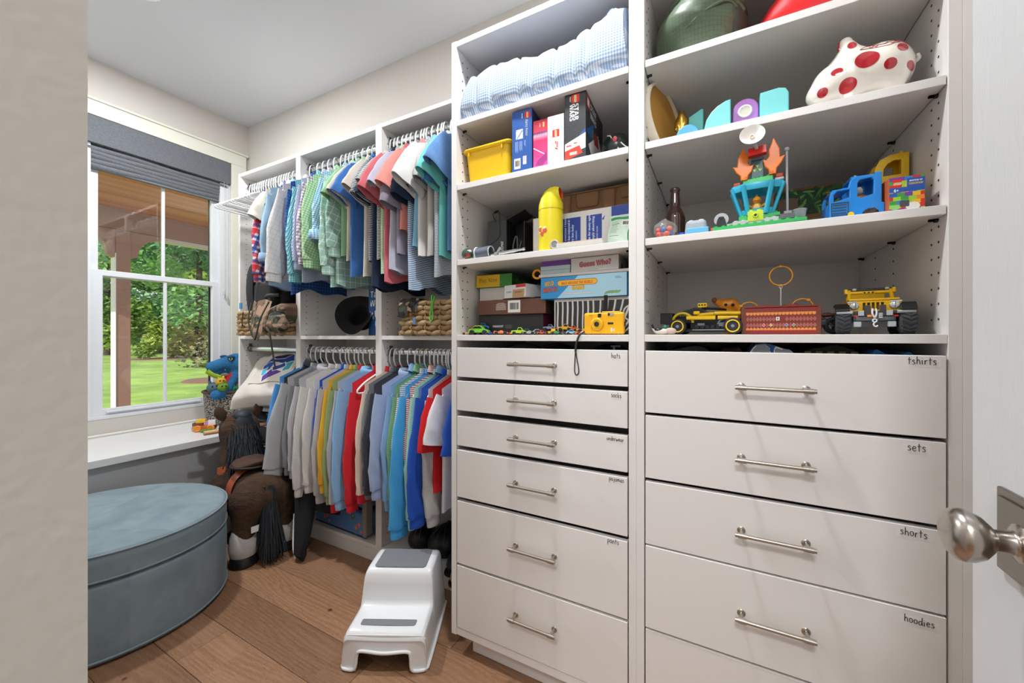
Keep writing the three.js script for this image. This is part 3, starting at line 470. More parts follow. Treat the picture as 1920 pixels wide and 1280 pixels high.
solo('paper_tag', 'white paper tag hanging from the coral polo shirt', 'tag', box(0.0008, 0.05, 0.03, 0, 0, 0), mat('#ecebe6', 0.7), [-1.128, 1.90, -1.26], 0.5).rotation.x = 0.5;
// lower rod
const L = [
  [-2.035, 'bright blue sweatshirt at the window end of the lower rod', 'sweatshirt', { m: F.sky, type: 'l', len: 0.52, ang: 16, slv: 0.44, wide: 1.15, collar: 'crew', yaw: 0.1 }],
  [-2.0, 'charcoal jacket with long sleeves behind the grey hoodie', 'jacket', { m: F.charcoal, type: 'l', len: 0.62, ang: 10, slv: 0.52, wide: 1.1, collar: 'shirt', key: 'jacket' }],
  [-1.958, 'mid grey sweatshirt with a full sleeve', 'sweatshirt', { m: F.hood, type: 'l', len: 0.5, ang: 22, slv: 0.42, wide: 1.35, collar: 'crew', yaw: 0.2 }],
  [-1.915, 'dark grey hooded sweatshirt', 'sweatshirt', { m: F.dk, type: 'l', len: 0.5, ang: 15, slv: 0.4, collar: 'hood', wide: 1.1, yaw: 0.06 }],
  [-1.868, 'light grey hooded sweatshirt', 'sweatshirt', { m: F.lt, type: 'l', len: 0.52, ang: 14, slv: 0.41, collar: 'hood', wide: 1.15, yaw: 0.12 }],
  [-1.81, 'oatmeal long-sleeved top with a loose long cuff', 'shirt', { m: F.oat, type: 'l', len: 0.6, ang: 14, slv: 0.49, wide: 1.2, collar: 'crew', yaw: 0.1 }],
  [-1.755, 'cream heather sweater with a rounded neckband', 'sweater', { m: F.oatw, type: 'l', len: 0.55, ang: 13, slv: 0.46, wide: 1.15, collar: 'crew', yaw: 0.08 }],
  [-1.715, 'blue long-sleeved tee between the grey sweaters', 'shirt', { m: F.roy, type: 'l', len: 0.58, ang: 8, slv: 0.5, collar: 'crew' }],
  [-1.69, 'pale grey sweater next to the mustard top', 'sweater', { m: F.lt, type: 'l', len: 0.6, ang: 12, slv: 0.5, wide: 1.05, collar: 'crew' }],
  [-1.648, 'mustard yellow long-sleeved top', 'shirt', { m: F.mustard, type: 'l', len: 0.56, ang: 14, slv: 0.44, collar: 'crew' }],
  [-1.618, 'olive green long-sleeved top', 'shirt', { m: F.olive, type: 'l', len: 0.6, ang: 12, slv: 0.49, collar: 'crew' }],
  [-1.584, 'lilac grey sweater with red lining', 'sweater', { m: heather('#aeadb9', 10), type: 'l', len: 0.62, ang: 12, slv: 0.52, collar: 'crew', mc: F.red }],
  [-1.535, 'powder blue quarter-zip pullover', 'pullover', { m: F.ltb, type: 'l', len: 0.6, ang: 12, slv: 0.5, wide: 1.15, collar: 'hood', yaw: 0.14 }],
  [-1.482, 'red long-sleeved tee at the end of the middle lower rod', 'shirt', { m: F.red, type: 'l', len: 0.60, ang: 12, slv: 0.50, wide: 0.9, collar: 'crew', yaw: 0 }],
  [-1.40, 'beige long-sleeved top beside the red tee', 'shirt', { m: F.bei, type: 'l', len: 0.56, ang: 13, slv: 0.44, collar: 'crew', mc: F.red }],
  [-1.372, 'grey heather long-sleeved tee', 'shirt', { m: F.dk, type: 'l', len: 0.56, ang: 11, slv: 0.42, collar: 'crew' }],
  [-1.335, 'dark slate long-sleeved top', 'shirt', { m: F.ink, type: 'l', len: 0.54, ang: 15, slv: 0.39, wide: 1.1, collar: 'crew', yaw: 0.06 }],
  [-1.285, 'periwinkle heather pullover with a stand collar', 'pullover', { m: F.peri, type: 'l', len: 0.56, ang: 14, slv: 0.4, wide: 1.35, collar: 'hood', yaw: 0.1 }],
  [-1.24, 'pale blue collared shirt in the lower row', 'shirt', { m: F.ltb2, type: 'l', len: 0.58, ang: 12, slv: 0.44, collar: 'shirt' }],
  [-1.212, 'green striped polo in the lower row', 'shirt', { m: F.grn, type: 'l', len: 0.58, ang: 11, slv: 0.47, collar: 'polo' }],
  [-1.184, 'grey and white striped long-sleeved tee', 'shirt', { m: F.wstr, type: 'l', len: 0.56, ang: 11, slv: 0.42, collar: 'crew' }],
  [-1.152, 'bright azure long-sleeved tee', 'shirt', { m: F.brt, type: 'l', len: 0.62, ang: 15, slv: 0.53, wide: 1.25, collar: 'crew', yaw: 0.08 }],
  [-1.126, 'red and white striped collared top', 'shirt', { m: F.wr, type: 'l', len: 0.55, ang: 9, slv: 0.42, collar: 'shirt' }],
  [-1.106, 'mint striped long-sleeved tee', 'shirt', { m: F.mnt, type: 'l', len: 0.6, ang: 12, slv: 0.49, collar: 'crew' }],
  [-1.082, 'blue chambray collared shirt in the lower row', 'shirt', { m: F.cham2, type: 'l', len: 0.56, ang: 12, slv: 0.44, collar: 'shirt' }],
  [-1.06, 'cobalt blue long-sleeved top', 'shirt', { m: F.roy, type: 'l', len: 0.6, ang: 15, slv: 0.47, wide: 1.25, collar: 'crew', yaw: 0.08 }],
  [-1.03, 'light grey long-sleeved tee with a loose cuff', 'shirt', { m: F.oat, type: 'l', len: 0.56, ang: 9, slv: 0.47, collar: 'crew' }],
  [-0.995, 'scarlet short-sleeved tee with a white sleeve hem', 'shirt', { m: F.redtee, type: 's', len: 0.55, ang: 20, slv: 0.2, wide: 1.15, collar: 'crew', yaw: 0.16 }],
  [-0.90, 'blue tee hanging low behind the white one', 'shirt', { m: F.roy, type: 's', len: 0.68, ang: 22, slv: 0.2, collar: 'crew' }],
  [-0.95, 'white heather tee with navy print beside the drawer cabinet', 'shirt', { m: F.tee, type: 's', len: 0.64, ang: 26, slv: 0.18, wide: 1.2, collar: 'crew', yaw: 0.3, sw: 0.155 }],
];
L.forEach(([x, l, c, o]) => hang('L', x, l, c, { tan: l.startsWith('green striped'), ...o }));
for (const x of [-2.05, -1.46, -1.42, -1.13, -1.05, -0.98]) putHanger(x, RL, rr(-0.06, 0.06), 'spare white plastic hanger squeezed between tops on the lower rod', false, HANGM, 'spare hangers between the lower tops');
{
  const pr = ctex(256, 256, (g, w, h) => { g.fillStyle = '#dcdcdf'; g.fillRect(0, 0, w, h); g.fillStyle = '#3e4c6b'; for (let r = 0; r < 2; r++) for (let c = 0; c < 4; c++) { g.fillRect(20 + c * 58, 60 + r * 50, 46, 40); g.fillStyle = '#dcdcdf'; g.fillRect(28 + c * 58, 68 + r * 50, 30, 10); g.fillStyle = '#3e4c6b'; } textOn(g, 'vi', 60, 210, 60, '#3e4c6b', { font: 'normal' }); g.beginPath(); g.arc(130, 30, 16, 0, 7); g.fill(); });
  const tee = scene.children.find((c) => c.userData.label && c.userData.label.startsWith('white heather tee'));
  part(tee, 'print', sheet(0.10, 0.10).rotateY(PI / 2).translate(0.024, -0.27, 0.035), mat('#ffffff', 0.9, { map: pr }));
}
// black trousers slipping off towards the floor
{
  const t = thing('trousers', 'black trousers hanging down to the floor below the grey sweatshirts', 'trousers', [0, 0, 0]);
  const leg = (P, w0, w1) => loft(P.map(([x, y, z], j) => { const w = lerp(w0, w1, j / (P.length - 1)); return ring((q) => [x + w * Math.cos(q) * 0.8 + 0.006 * Math.sin(q * 3 + j), y + 0.02 * Math.sin(q) * (j === P.length - 1 ? 1 : 0.2), z + w * 0.42 * Math.sin(q)], 22); }), { caps: [true, true] });
  part(t, 'leg', leg([[-1.89, 0.86, -1.36], [-1.875, 0.62, -1.30], [-1.855, 0.42, -1.255], [-1.83, 0.24, -1.225], [-1.80, 0.10, -1.19], [-1.79, 0.022, -1.165]], 0.14, 0.035), F.black);
  part(t, 'leg', leg([[-1.81, 0.86, -1.40], [-1.80, 0.62, -1.35], [-1.785, 0.45, -1.32], [-1.76, 0.30, -1.295], [-1.75, 0.21, -1.28]], 0.14, 0.11), F.black);
  part(t, 'lining', tube([[-1.885, 0.20, -1.205], [-1.868, 0.13, -1.19], [-1.835, 0.06, -1.168], [-1.803, 0.02, -1.157]], 0.0045, 14, 6), mat('#d9d6d2', 0.9));
}
// ---------- window seat and what stands at that end ----------
{
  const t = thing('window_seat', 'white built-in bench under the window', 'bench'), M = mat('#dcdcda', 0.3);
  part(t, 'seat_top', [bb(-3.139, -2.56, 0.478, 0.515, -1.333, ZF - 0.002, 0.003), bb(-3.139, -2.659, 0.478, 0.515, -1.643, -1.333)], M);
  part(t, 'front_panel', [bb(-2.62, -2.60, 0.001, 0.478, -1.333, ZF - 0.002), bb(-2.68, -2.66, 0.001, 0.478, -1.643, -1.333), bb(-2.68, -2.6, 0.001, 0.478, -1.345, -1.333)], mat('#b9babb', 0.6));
  part(t, 'back_moulding', bb(-3.139, -3.122, 0.515, 0.53, -1.34, ZF - 0.002, 0.006), mat('#e3dfd8', 0.5));
}
// oval storage ottoman
{
  const vel = dtex(256, 256, (u, v, x, y) => { const n = noise(x / 40, y / 40) * 0.6 + noise(x / 14, y / 14, 2) * 0.3 + hash(x, y) * 0.12; return mixc([112, 128, 136], [136, 153, 160], clamp(n, 0, 1)); }, 2.2, 2.2);
  const VB = new THREE.MeshPhysicalMaterial({ color: 0xffffff, map: vel, roughness: 0.85, sheen: 0.6, sheenRoughness: 0.4, sheenColor: C('#b4c0c4'), side: THREE.DoubleSide });
  const t = thing('storage_ottoman', 'large round blue-grey velvet ottoman on the floor under the window', 'ottoman', [-2.16, 0, -0.6], -55 * PI / 180);
  const A = 0.36, B = 0.40, R = (k, y, wob = 0) => ring((q) => { const f = k + wob * (Math.sin(q * 37) * 0.5 + Math.sin(q * 61 + 1) * 0.5); return [A * f * Math.cos(q), y, B * f * Math.sin(q)]; }, 120), UV = (u, v, p) => [u * 2.6 + p[0] * 0.0, p[1] + v * 0.01];
  part(t, 'base', loft([R(0.96, 0.004), R(0.985, 0.006), R(0.994, 0.02), R(1.0, 0.06), R(1.0, 0.22, 0.001), R(0.997, 0.255, 0.003), R(0.985, 0.268, 0.004), R(0.95, 0.272)], { uvs: UV }), VB);
  const lid = part(t, 'lid', loft([R(0.95, 0.274), R(0.99, 0.276), R(0.998, 0.284), R(1.0, 0.34), R(0.998, 0.362, 0.0025), R(0.988, 0.372, 0.005), R(0.965, 0.377, 0.006), R(0.9, 0.382, 0.003), R(0.7, 0.387), R(0.4, 0.391), R(0.1, 0.392)], { caps: [false, true], uvs: (u, v, p) => p[1] > 0.36 ? [p[0] + 0.3, p[2]] : [u * 2.6, p[1]] }), VB);
  part(lid, 'piping', [0.283, 0.368].map((y) => tube(R(1.0, y).filter((_, i) => i % 4 === 0), 0.0035, 90, 6, true)), VB);
  part(t, 'bottom_piping', tube(R(1.0, 0.018).filter((_, i) => i % 4 === 0), 0.004, 90, 6, true), VB);
}
// two-step stool
{
  const W = mat('#eef0f1', 0.22, { clearcoat: 0.4, clearcoatRoughness: 0.2 }), t = thing('step_stool', 'white plastic two-step stool with grey treads on the floor', 'step stool', [-1.036, 0, -1.061], 26.8 * PI / 180);
  const prof = [[0.158, 0.098], [0.153, 0.112], [0.143, 0.12], [0.12, 0.122], [0.06, 0.122], [0.035, 0.123], [0.024, 0.128], [0.020, 0.14], [0.012, 0.19], [0.006, 0.22], [-0.004, 0.233], [-0.02, 0.237], [-0.07, 0.238], [-0.125, 0.237], [-0.142, 0.232], [-0.150, 0.22], [-0.162, 0.05], [-0.166, 0.0]];
  const hw = (y) => lerp(0.142, 0.124, y / 0.237), rows = prof.map(([z, y]) => {
    const h = hw(y), r = Math.min(0.016, y), o = [];
    o.push([-0.142, 0.0, z]); o.push([-lerp(0.142, h, 0.5), y * 0.5, z]);
    for (let i = 0; i <= 5; i++) { const a = PI - i / 5 * PI / 2; o.push([-h + r + r * Math.cos(a), y - r + r * Math.sin(a), z]); }
    for (let i = 1; i < 6; i++) { const f = -1 + i / 3; o.push([(h - r) * f, y - 0.0025 * (1 - f * f) * (z > 0 ? 1 : 0.4), z]); }
    for (let i = 0; i <= 5; i++) { const a = PI / 2 - i / 5 * PI / 2; o.push([h - r + r * Math.cos(a), y - r + r * Math.sin(a), z]); }
    o.push([lerp(0.142, h, 0.5), y * 0.5, z]); o.push([0.142, 0.0, z]); return o;
  });
  const arch = [[-0.142, 0], [-0.092, 0], [-0.088, 0.05], [-0.083, 0.060], [-0.074, 0.064], [0, 0.060], [0.074, 0.064], [0.083, 0.060], [0.088, 0.05], [0.092, 0], [0.142, 0], [0.135, 0.102], [0.122, 0.112], [-0.122, 0.112], [-0.135, 0.102]];
  const front = warp(ext(arch, 0.005, 0.001), (v) => { v.z += 0.1615 - v.y * 0.06 - 0.008 * (v.x / 0.14) ** 2; });
  part(t, 'body', [toCreasedNormals(loft(rows, { closed: false }), 0.9), front], W);
  part(t, 'rim', [tube([[-0.142, 0.006, -0.166], [-0.144, 0.006, 0], [-0.143, 0.006, 0.14], [-0.138, 0.006, 0.157], [-0.115, 0.006, 0.164], [-0.097, 0.008, 0.165], [-0.091, 0.02, 0.164], [-0.088, 0.05, 0.161], [-0.076, 0.0645, 0.161], [0, 0.0605, 0.164], [0.076, 0.0645, 0.161], [0.088, 0.05, 0.161], [0.091, 0.02, 0.164], [0.097, 0.008, 0.165], [0.115, 0.006, 0.164], [0.138, 0.006, 0.157], [0.143, 0.006, 0.14], [0.144, 0.006, 0], [0.142, 0.006, -0.166]], 0.0055, 120, 8)], W);
  const GP = mat('#7d8084', 0.55);
  part(t, 'top_tread', warp(RX(ext(rrect(-0.096, -0.060, 0.096, 0.060, 0.012), 0.002, 0.0008), -PI / 2).translate(0, 0.2372, -0.072), (v) => { v.y += 0; }), GP, 'grey rubber tread on the upper step');
  part(t, 'lower_tread', warp(RX(ext(rrect(-0.094, -0.014, 0.094, 0.014, 0.007, 5), 0.002, 0.0008), -PI / 2), (v) => { v.z += 0.118 + 0.010 * (v.x / 0.09) ** 2 * -1; v.y += 0.1205; }), GP, 'narrow grey rubber tread on the lower step');
}
// smooth bodies from bones
function bodyMesh(bones, res, lo, hi, k = 0.03) {
  const mc = new MarchingCubes(res, mat('#fff'), false, false, 120000), ext3 = Math.max(hi[0] - lo[0], hi[1] - lo[1], hi[2] - lo[2]) / 2 * 1.06, c = [0, 1, 2].map((i) => (lo[i] + hi[i]) / 2), h = res / 2;
  for (let z = 0; z < res; z++) for (let y = 0; y < res; y++) for (let x = 0; x < res; x++) {
    const p = [(x - h) / h * ext3 + c[0], (y - h) / h * ext3 + c[1], (z - h) / h * ext3 + c[2]]; let d = 1e3;
    for (const [a, b, ra, rb] of bones) {
      const ab = [b[0] - a[0], b[1] - a[1], b[2] - a[2]], ap = [p[0] - a[0], p[1] - a[1], p[2] - a[2]], L = ab[0] ** 2 + ab[1] ** 2 + ab[2] ** 2, t = L ? clamp((ap[0] * ab[0] + ap[1] * ab[1] + ap[2] * ab[2]) / L, 0, 1) : 0;
      const q = Math.hypot(ap[0] - ab[0] * t, ap[1] - ab[1] * t, ap[2] - ab[2] * t) - lerp(ra, rb, t), m = Math.max(k - Math.abs(d - q), 0) / k; d = Math.min(d, q) - m * m * k / 4;
    }
    mc.field[x + y * res + z * res * res] = -d;
  }
  mc.isolation = 0; mc.update();
  const n = mc.count !== undefined ? mc.count : mc.geometry.drawRange.count, g = new THREE.BufferGeometry(), P = new Float32Array(mc.positionArray.slice(0, n * 3));
  for (let i = 0; i < n * 3; i += 3) for (let j = 0; j < 3; j++) P[i + j] = P[i + j] * ext3 + c[j];
  g.setAttribute('position', new THREE.BufferAttribute(P, 3)); const m = mergeVertices(g, 1e-5); m.computeVertexNormals();
  const uv = new Float32Array(m.attributes.position.count * 2); for (let i = 0; i < uv.length / 2; i++) { uv[2 * i] = m.attributes.position.getX(i) + m.attributes.position.getZ(i); uv[2 * i + 1] = m.attributes.position.getY(i); } m.setAttribute('uv', new THREE.BufferAttribute(uv, 2));
  return m;
}
const furTex = (a, b) => dtex(256, 256, (u, v, x, y) => mixc(hex(a), hex(b), clamp(hash(x, y) * 0.5 + noise(x / 3, y / 5) * 0.35 + noise(x / 30, y / 30, 5) * 0.4 - 0.1, 0, 1)), 4, 4);
const furBump = dtex(256, 256, (u, v, x, y) => { const n = 255 * (hash(x, y) * 0.5 + noise(x / 3, y / 5) * 0.5); return [n, n, n]; }, 5, 5, false);
const strands = (n, root, dir, len, r0) => Array.from({ length: n }, () => { const p = root(), d = dir(p), L = len * rr(0.7, 1.15), w = rr(-0.012, 0.012), q = rr(-0.012, 0.012); const pts = [0, 0.35, 0.7, 1].map((t) => [p[0] + d[0] * L * t + w * t * t, p[1] + d[1] * L * t - 0.10 * L * t * t, p[2] + d[2] * L * t + q * t]); const g = tube(pts, 0.003, 6, 4); return warp(g, () => {}); });
{
  const FUR = mat('#ffffff', 0.95, { map: furTex('#2c1d13', '#664a33'), bumpMap: furBump, bumpScale: 0.004, sheen: 0.4, sheenRoughness: 0.5 }), MANE = mat('#20262d', 0.6), LEA = mat('#b5562a', 0.3, { clearcoat: 0.3 }), SOCK = mat('#e6e0d8', 0.95, { bumpMap: furBump, bumpScale: 0.003 });
  const t = thing('ride_on_horse', 'brown plush ride-on horse with black mane, seen from behind beside the ottoman', 'toy horse', [-2.0, 0, -1.125], -0.14);
  // local: x along the body (nose towards -x), z across
  part(t, 'body', bodyMesh([[[-0.02, 0.31, 0], [-0.30, 0.30, 0], 0.098, 0.10], [[0.0, 0.30, 0.05], [-0.04, 0.27, -0.05], 0.08, 0.08], [[-0.01, 0.29, 0.075], [0.0, 0.10, 0.092], 0.068, 0.044], [[-0.01, 0.29, -0.075], [0.0, 0.10, -0.092], 0.068, 0.044], [[-0.33, 0.29, 0.075], [-0.335, 0.10, 0.09], 0.06, 0.042], [[-0.33, 0.29, -0.075], [-0.335, 0.10, -0.09], 0.06, 0.042], [[-0.29, 0.34, 0], [-0.315, 0.58, 0], 0.10, 0.084], [[-0.325, 0.595, 0], [-0.46, 0.52, 0], 0.082, 0.045]], 72, [-0.53, 0.04, -0.16], [0.1, 0.69, 0.16], 0.045), FUR);
  for (const [x, z] of [[0, 0.092], [0, -0.092], [-0.335, 0.09], [-0.335, -0.09]]) {
    part(t, 'sock', T(warp(lathe([[0.044, 0.045], [0.056, 0.05], [0.062, 0.085], [0.056, 0.125], [0.044, 0.155], [0.03, 0.16]], 20), (v) => { v.y += v.y > 0.1 ? -0.018 * Math.cos(Math.atan2(v.z, v.x) * 2) : 0; }), x, 0, z), SOCK);
    part(t, 'hoof', T(lathe([[0, 0.0], [0.058, 0.0], [0.062, 0.008], [0.052, 0.055], [0.03, 0.058]], 22), x, 0.001, z), mat('#17181b', 0.35));
  }
  for (const s of [1, -1]) { const e = part(t, 'ear', warp(elli(0.012, 0.04, 0.026, 0, 0.03, 0, 18), (v) => { v.x -= 0.010 * (1 - Math.abs(v.z) / 0.026) * 0.6; }), mat('#5b4331', 0.95, { bumpMap: furBump, bumpScale: 0.003 })); e.position.set(-0.315, 0.655, s * 0.078); e.rotation.x = s * 0.35; }
  stuffPart(t, 'mane', [elli(0.03, 0.115, 0.058, -0.258, 0.565, 0, 20), elli(0.05, 0.035, 0.045, -0.29, 0.66, 0, 16), ...strands(900, () => { const y = lerp(0.685, 0.42, rnd()), r = y > 0.56 ? Math.sqrt(Math.max(0.0009, 0.086 ** 2 - (y - 0.595) ** 2)) : lerp(0.10, 0.084, (y - 0.34) / 0.24), z = rr(-0.78, 0.78) * Math.min(r, 0.082), ax = y > 0.56 ? -0.325 : lerp(-0.29, -0.315, (y - 0.34) / 0.24); return [ax + Math.sqrt(Math.max(0, r * r - z * z)) + rr(-0.002, 0.014), y, z]; }, (p) => [0.18 + rr(-0.1, 0.16), -0.95 + rr(-0.1, 0.1), p[2] * 2 + rr(-0.18, 0.18)], 0.10, 0.004)], MANE);
  stuffPart(t, 'tail', strands(260, () => [0.062 + rr(-0.012, 0.012), 0.355 + rr(-0.02, 0.012), 0.01 + rr(-0.022, 0.022)], () => [0.14 + rr(-0.12, 0.1), -0.95, rr(-0.12, 0.12)], 0.28, 0.004), MANE);
  const sad = part(t, 'saddle', warp(elli(0.10, 0.026, 0.095, -0.14, 0.438, 0.0, 28), (v) => { v.y += 0.35 * (v.x + 0.14) ** 2 * 6 - 0.5 * v.z * v.z * 2; }), mat('#4c3526', 0.85, { bumpMap: furBump, bumpScale: 0.001 })); part(sad, 'saddle_edge', RX(torus(0.094, 0.007, 40, 8), PI / 2).translate(-0.14, 0.434, 0), mat('#241a14', 0.5));
  part(t, 'girth', warp(RY(new THREE.CylinderGeometry(0.107, 0.107, 0.07, 36, 1, true), 0).rotateZ(PI / 2).translate(-0.15, 0.308, 0), (v) => { }), LEA, 'tan leather girth strap');
  part(t, 'breast_strap', RZ(RY(new THREE.CylinderGeometry(0.102, 0.105, 0.04, 36, 1, true), 0), 0.25).translate(-0.305, 0.385, 0), LEA, 'tan leather neck strap');
  part(t, 'handle', [rod([-0.335, 0.59, 0.155], [-0.335, 0.585, -0.155], 0.0115, 16)], mat('#d6a878', 0.5), 'wooden handle bar through the head');
  part(t, 'care_tag', box(0.0015, 0.03, 0.045, 0.062, 0.175, 0.06), mat('#e9e8e4', 0.8));
  part(t, 'runner', [rod([0.02, 0.14, 0.05], [-0.36, 0.14, 0.05], 0.006), rod([0.02, 0.14, -0.05], [-0.36, 0.14, -0.05], 0.006)], mat('#2b2522', 0.4, { metalness: 0.7 }));
}
// woven toy basket with plush dinosaur
{
  const wov = dtex(128, 128, (u, v, x, y) => { const a = Math.floor(x / 8) + Math.floor(y / 8), e = (x % 8 < 2 || y % 8 < 2), k = hash(Math.floor(x / 8), Math.floor(y / 8)); return e ? [52, 50, 48] : k < 0.3 ? [70, 74, 88] : k < 0.7 ? [214, 206, 194] : [178, 158, 138]; }, 10, 10);
  const wb = dtex(64, 64, (u, v, x, y) => { const e = (x % 8 < 2 || y % 8 < 2) ? 20 : 220; return [e, e, e]; }, 10 * 0.5 * 2, 10, false);
  const t = thing('toy_basket', 'black and white woven toy basket on the bench by the closet', 'basket', [-2.93, 0.516, -1.42]);
  part(t, 'basket_wall', loft([0, 0.25, 0.5, 0.75, 1].map((k) => ring((q) => [0.145 * lerp(0.9, 1, k) * Math.cos(q), 0.002 + 0.21 * k, 0.145 * lerp(0.9, 1, k) * Math.sin(q)], 48)), { caps: [true, false], uvs: (u, v, p) => [u * 0.8, p[1]] }), mat('#ffffff', 0.9, { map: wov, bumpMap: wb, bumpScale: 0.003 }));
  part(t, 'rim', RX(torus(0.146, 0.008, 40, 8), PI / 2).translate(0, 0.213, 0), mat('#a8835c', 0.8, { map: wov }));
  const BL = mat('#ffffff', 0.95, { map: furTex('#14507f', '#3f8cc0'), bumpMap: furBump, bumpScale: 0.003, sheen: 0.4 }), d = thing('dinosaur_plush', 'blue plush dinosaur in a red vest sitting in the woven toy basket', 'plush toy', [-2.90, 0.70, -1.42]);
  part(d, 'body', bodyMesh([[[0, 0.03, -0.02], [0, 0.13, -0.03], 0.08, 0.062], [[0, 0.13, -0.03], [0, 0.20, -0.03], 0.06, 0.062], [[0, 0.215, -0.02], [0, 0.195, 0.115], 0.062, 0.036], [[0, 0.155, 0.0], [0, 0.150, 0.085], 0.028, 0.018], [[0.05, 0.12, 0], [0.08, 0.05, 0.07], 0.026, 0.02], [[-0.05, 0.12, 0], [-0.08, 0.05, 0.05], 0.026, 0.02], [[0.05, 0.03, 0.03], [0.06, 0.02, 0.12], 0.04, 0.035]], 56, [-0.14, -0.06, -0.12], [0.14, 0.29, 0.17], 0.025), BL);
  part(d, 'vest', loft([[0.02, 0.086], [0.06, 0.088], [0.11, 0.076], [0.15, 0.066]].map(([y, r]) => ring((q) => [r * 1.02 * Math.cos(q), y, -0.025 + r * 1.02 * Math.sin(q)], 28))), mat('#c4202c', 0.85));
  part(d, 'teeth', Array.from({ length: 10 }, (_, i) => new THREE.ConeGeometry(0.005, 0.012, 6).rotateX(PI).translate(0.034 - 0.0068 * i * 1.0, 0.172, 0.06 + 0.075 * Math.sin(PI * i / 9))), mat('#f1efe8', 0.7));
  part(d, 'chin', elli(0.03, 0.02, 0.05, 0.0, 0.145, 0.04, 16), mat('#c9c5bf', 0.95));
  for (const s of [1, -1]) { const e = part(d, 'eye', ball(0.011, s * 0.052, 0.245, 0.035, 14), mat('#e8d27a', 0.3)); part(e, 'pupil', ball(0.006, s * 0.0585, 0.246, 0.039, 10), DARK); part(d, 'brow', elli(0.018, 0.01, 0.024, s * 0.046, 0.258, 0.03, 12), BL); }
  const pl = [['green_plush', 'small round green plush face tucked in front of the dinosaur', '#7fb23c', [-2.82, 0.765, -1.325], 0.032], ['yellow_plush', 'yellow plush toy below the dinosaur snout', '#e8c23a', [-2.83, 0.80, -1.318], 0.03], ['grey_plush', 'grey-blue plush toy at the window side of the basket', '#5f7f8d', [-2.86, 0.765, -1.29], 0.036], ['green_ball', 'dark green plush ball at the front of the basket', '#2f8c56', [-2.815, 0.742, -1.40], 0.026], ['white_plush', 'little white plush head at the basket rim', '#d9d6d0', [-2.80, 0.742, -1.44], 0.024]];
  for (const [n, l, c, p, r] of pl) { const o = thing(n, l, 'plush toy', p); part(o, 'head', warp(elli(r, r * 0.92, r, 0, 0, 0, 20), (v) => { v.y += 0.08 * r * Math.sin(v.x * 90); }), mat(c, 0.95, { bumpMap: furBump, bumpScale: 0.002 })); part(o, 'eye', [ball(r * 0.16, r * 0.8, r * 0.3, r * 0.5, 8), ball(r * 0.16, r * 0.95, r * 0.3, -r * 0.1, 8)], DARK); part(o, 'ear', [elli(r * 0.3, r * 0.4, r * 0.2, 0, r * 0.9, r * 0.5, 10), elli(r * 0.3, r * 0.4, r * 0.2, 0, r * 0.9, -r * 0.5, 10)], mat(c, 0.95)); }
  solo('leaf_plush', 'long lime green plush leaf sticking out of the toy basket', 'plush toy', tube([[0, 0, 0], [0.01, 0.03, 0.03], [0.015, 0.045, 0.065], [0.01, 0.075, 0.10]], 0.014, 14, 8), mat('#9cb52e', 0.9), [-2.85, 0.80, -1.345]);
  const bk = thing('brick_vehicle', 'colourful toy brick vehicle on the bench in front of the basket', 'toy', [-2.77, 0.516, -1.205], 0.9), bx = (c, x, y, z, w, h, q) => part(bk, 'brick', [bb(x, x + w, y, y + h, z, z + q, 0.001), ...Array.from({ length: 3 }, (_, i) => cyl(0.0035, 0.0035, 0.003, x + w * (i + 0.5) / 3, y + h + 0.0015, z + q / 2, 10))], mat(c, 0.3));
  bx('#d86a24', -0.045, 0.012, -0.02, 0.075, 0.022, 0.04); bx('#7a4630', -0.06, 0.034, -0.018, 0.05, 0.018, 0.03); bx('#e8bd2c', -0.04, 0.052, -0.018, 0.045, 0.02, 0.03); bx('#c08ac9', 0.0, 0.034, -0.01, 0.03, 0.025, 0.02); bx('#e7e3e0', 0.02, 0.034, 0.0, 0.035, 0.03, 0.018); bx('#5f8a3c', -0.01, 0.004, 0.025, 0.06, 0.012, 0.03); bx('#d7b08c', -0.07, 0.004, -0.03, 0.02, 0.02, 0.02);
  for (const [x, z, c] of [[-0.03, 0.026, '#e98b2a'], [0.035, 0.026, '#e98b2a'], [-0.03, -0.028, '#5a3324'], [0.035, -0.028, '#5a3324']]) part(bk, 'wheel', [T(torus(0.014, 0.006, 18, 8), x, 0.02, z), RX(cyl(0.010, 0.010, 0.008, 0, 0, 0, 14), PI / 2).translate(x, 0.02, z)], mat(c, 0.4));
}
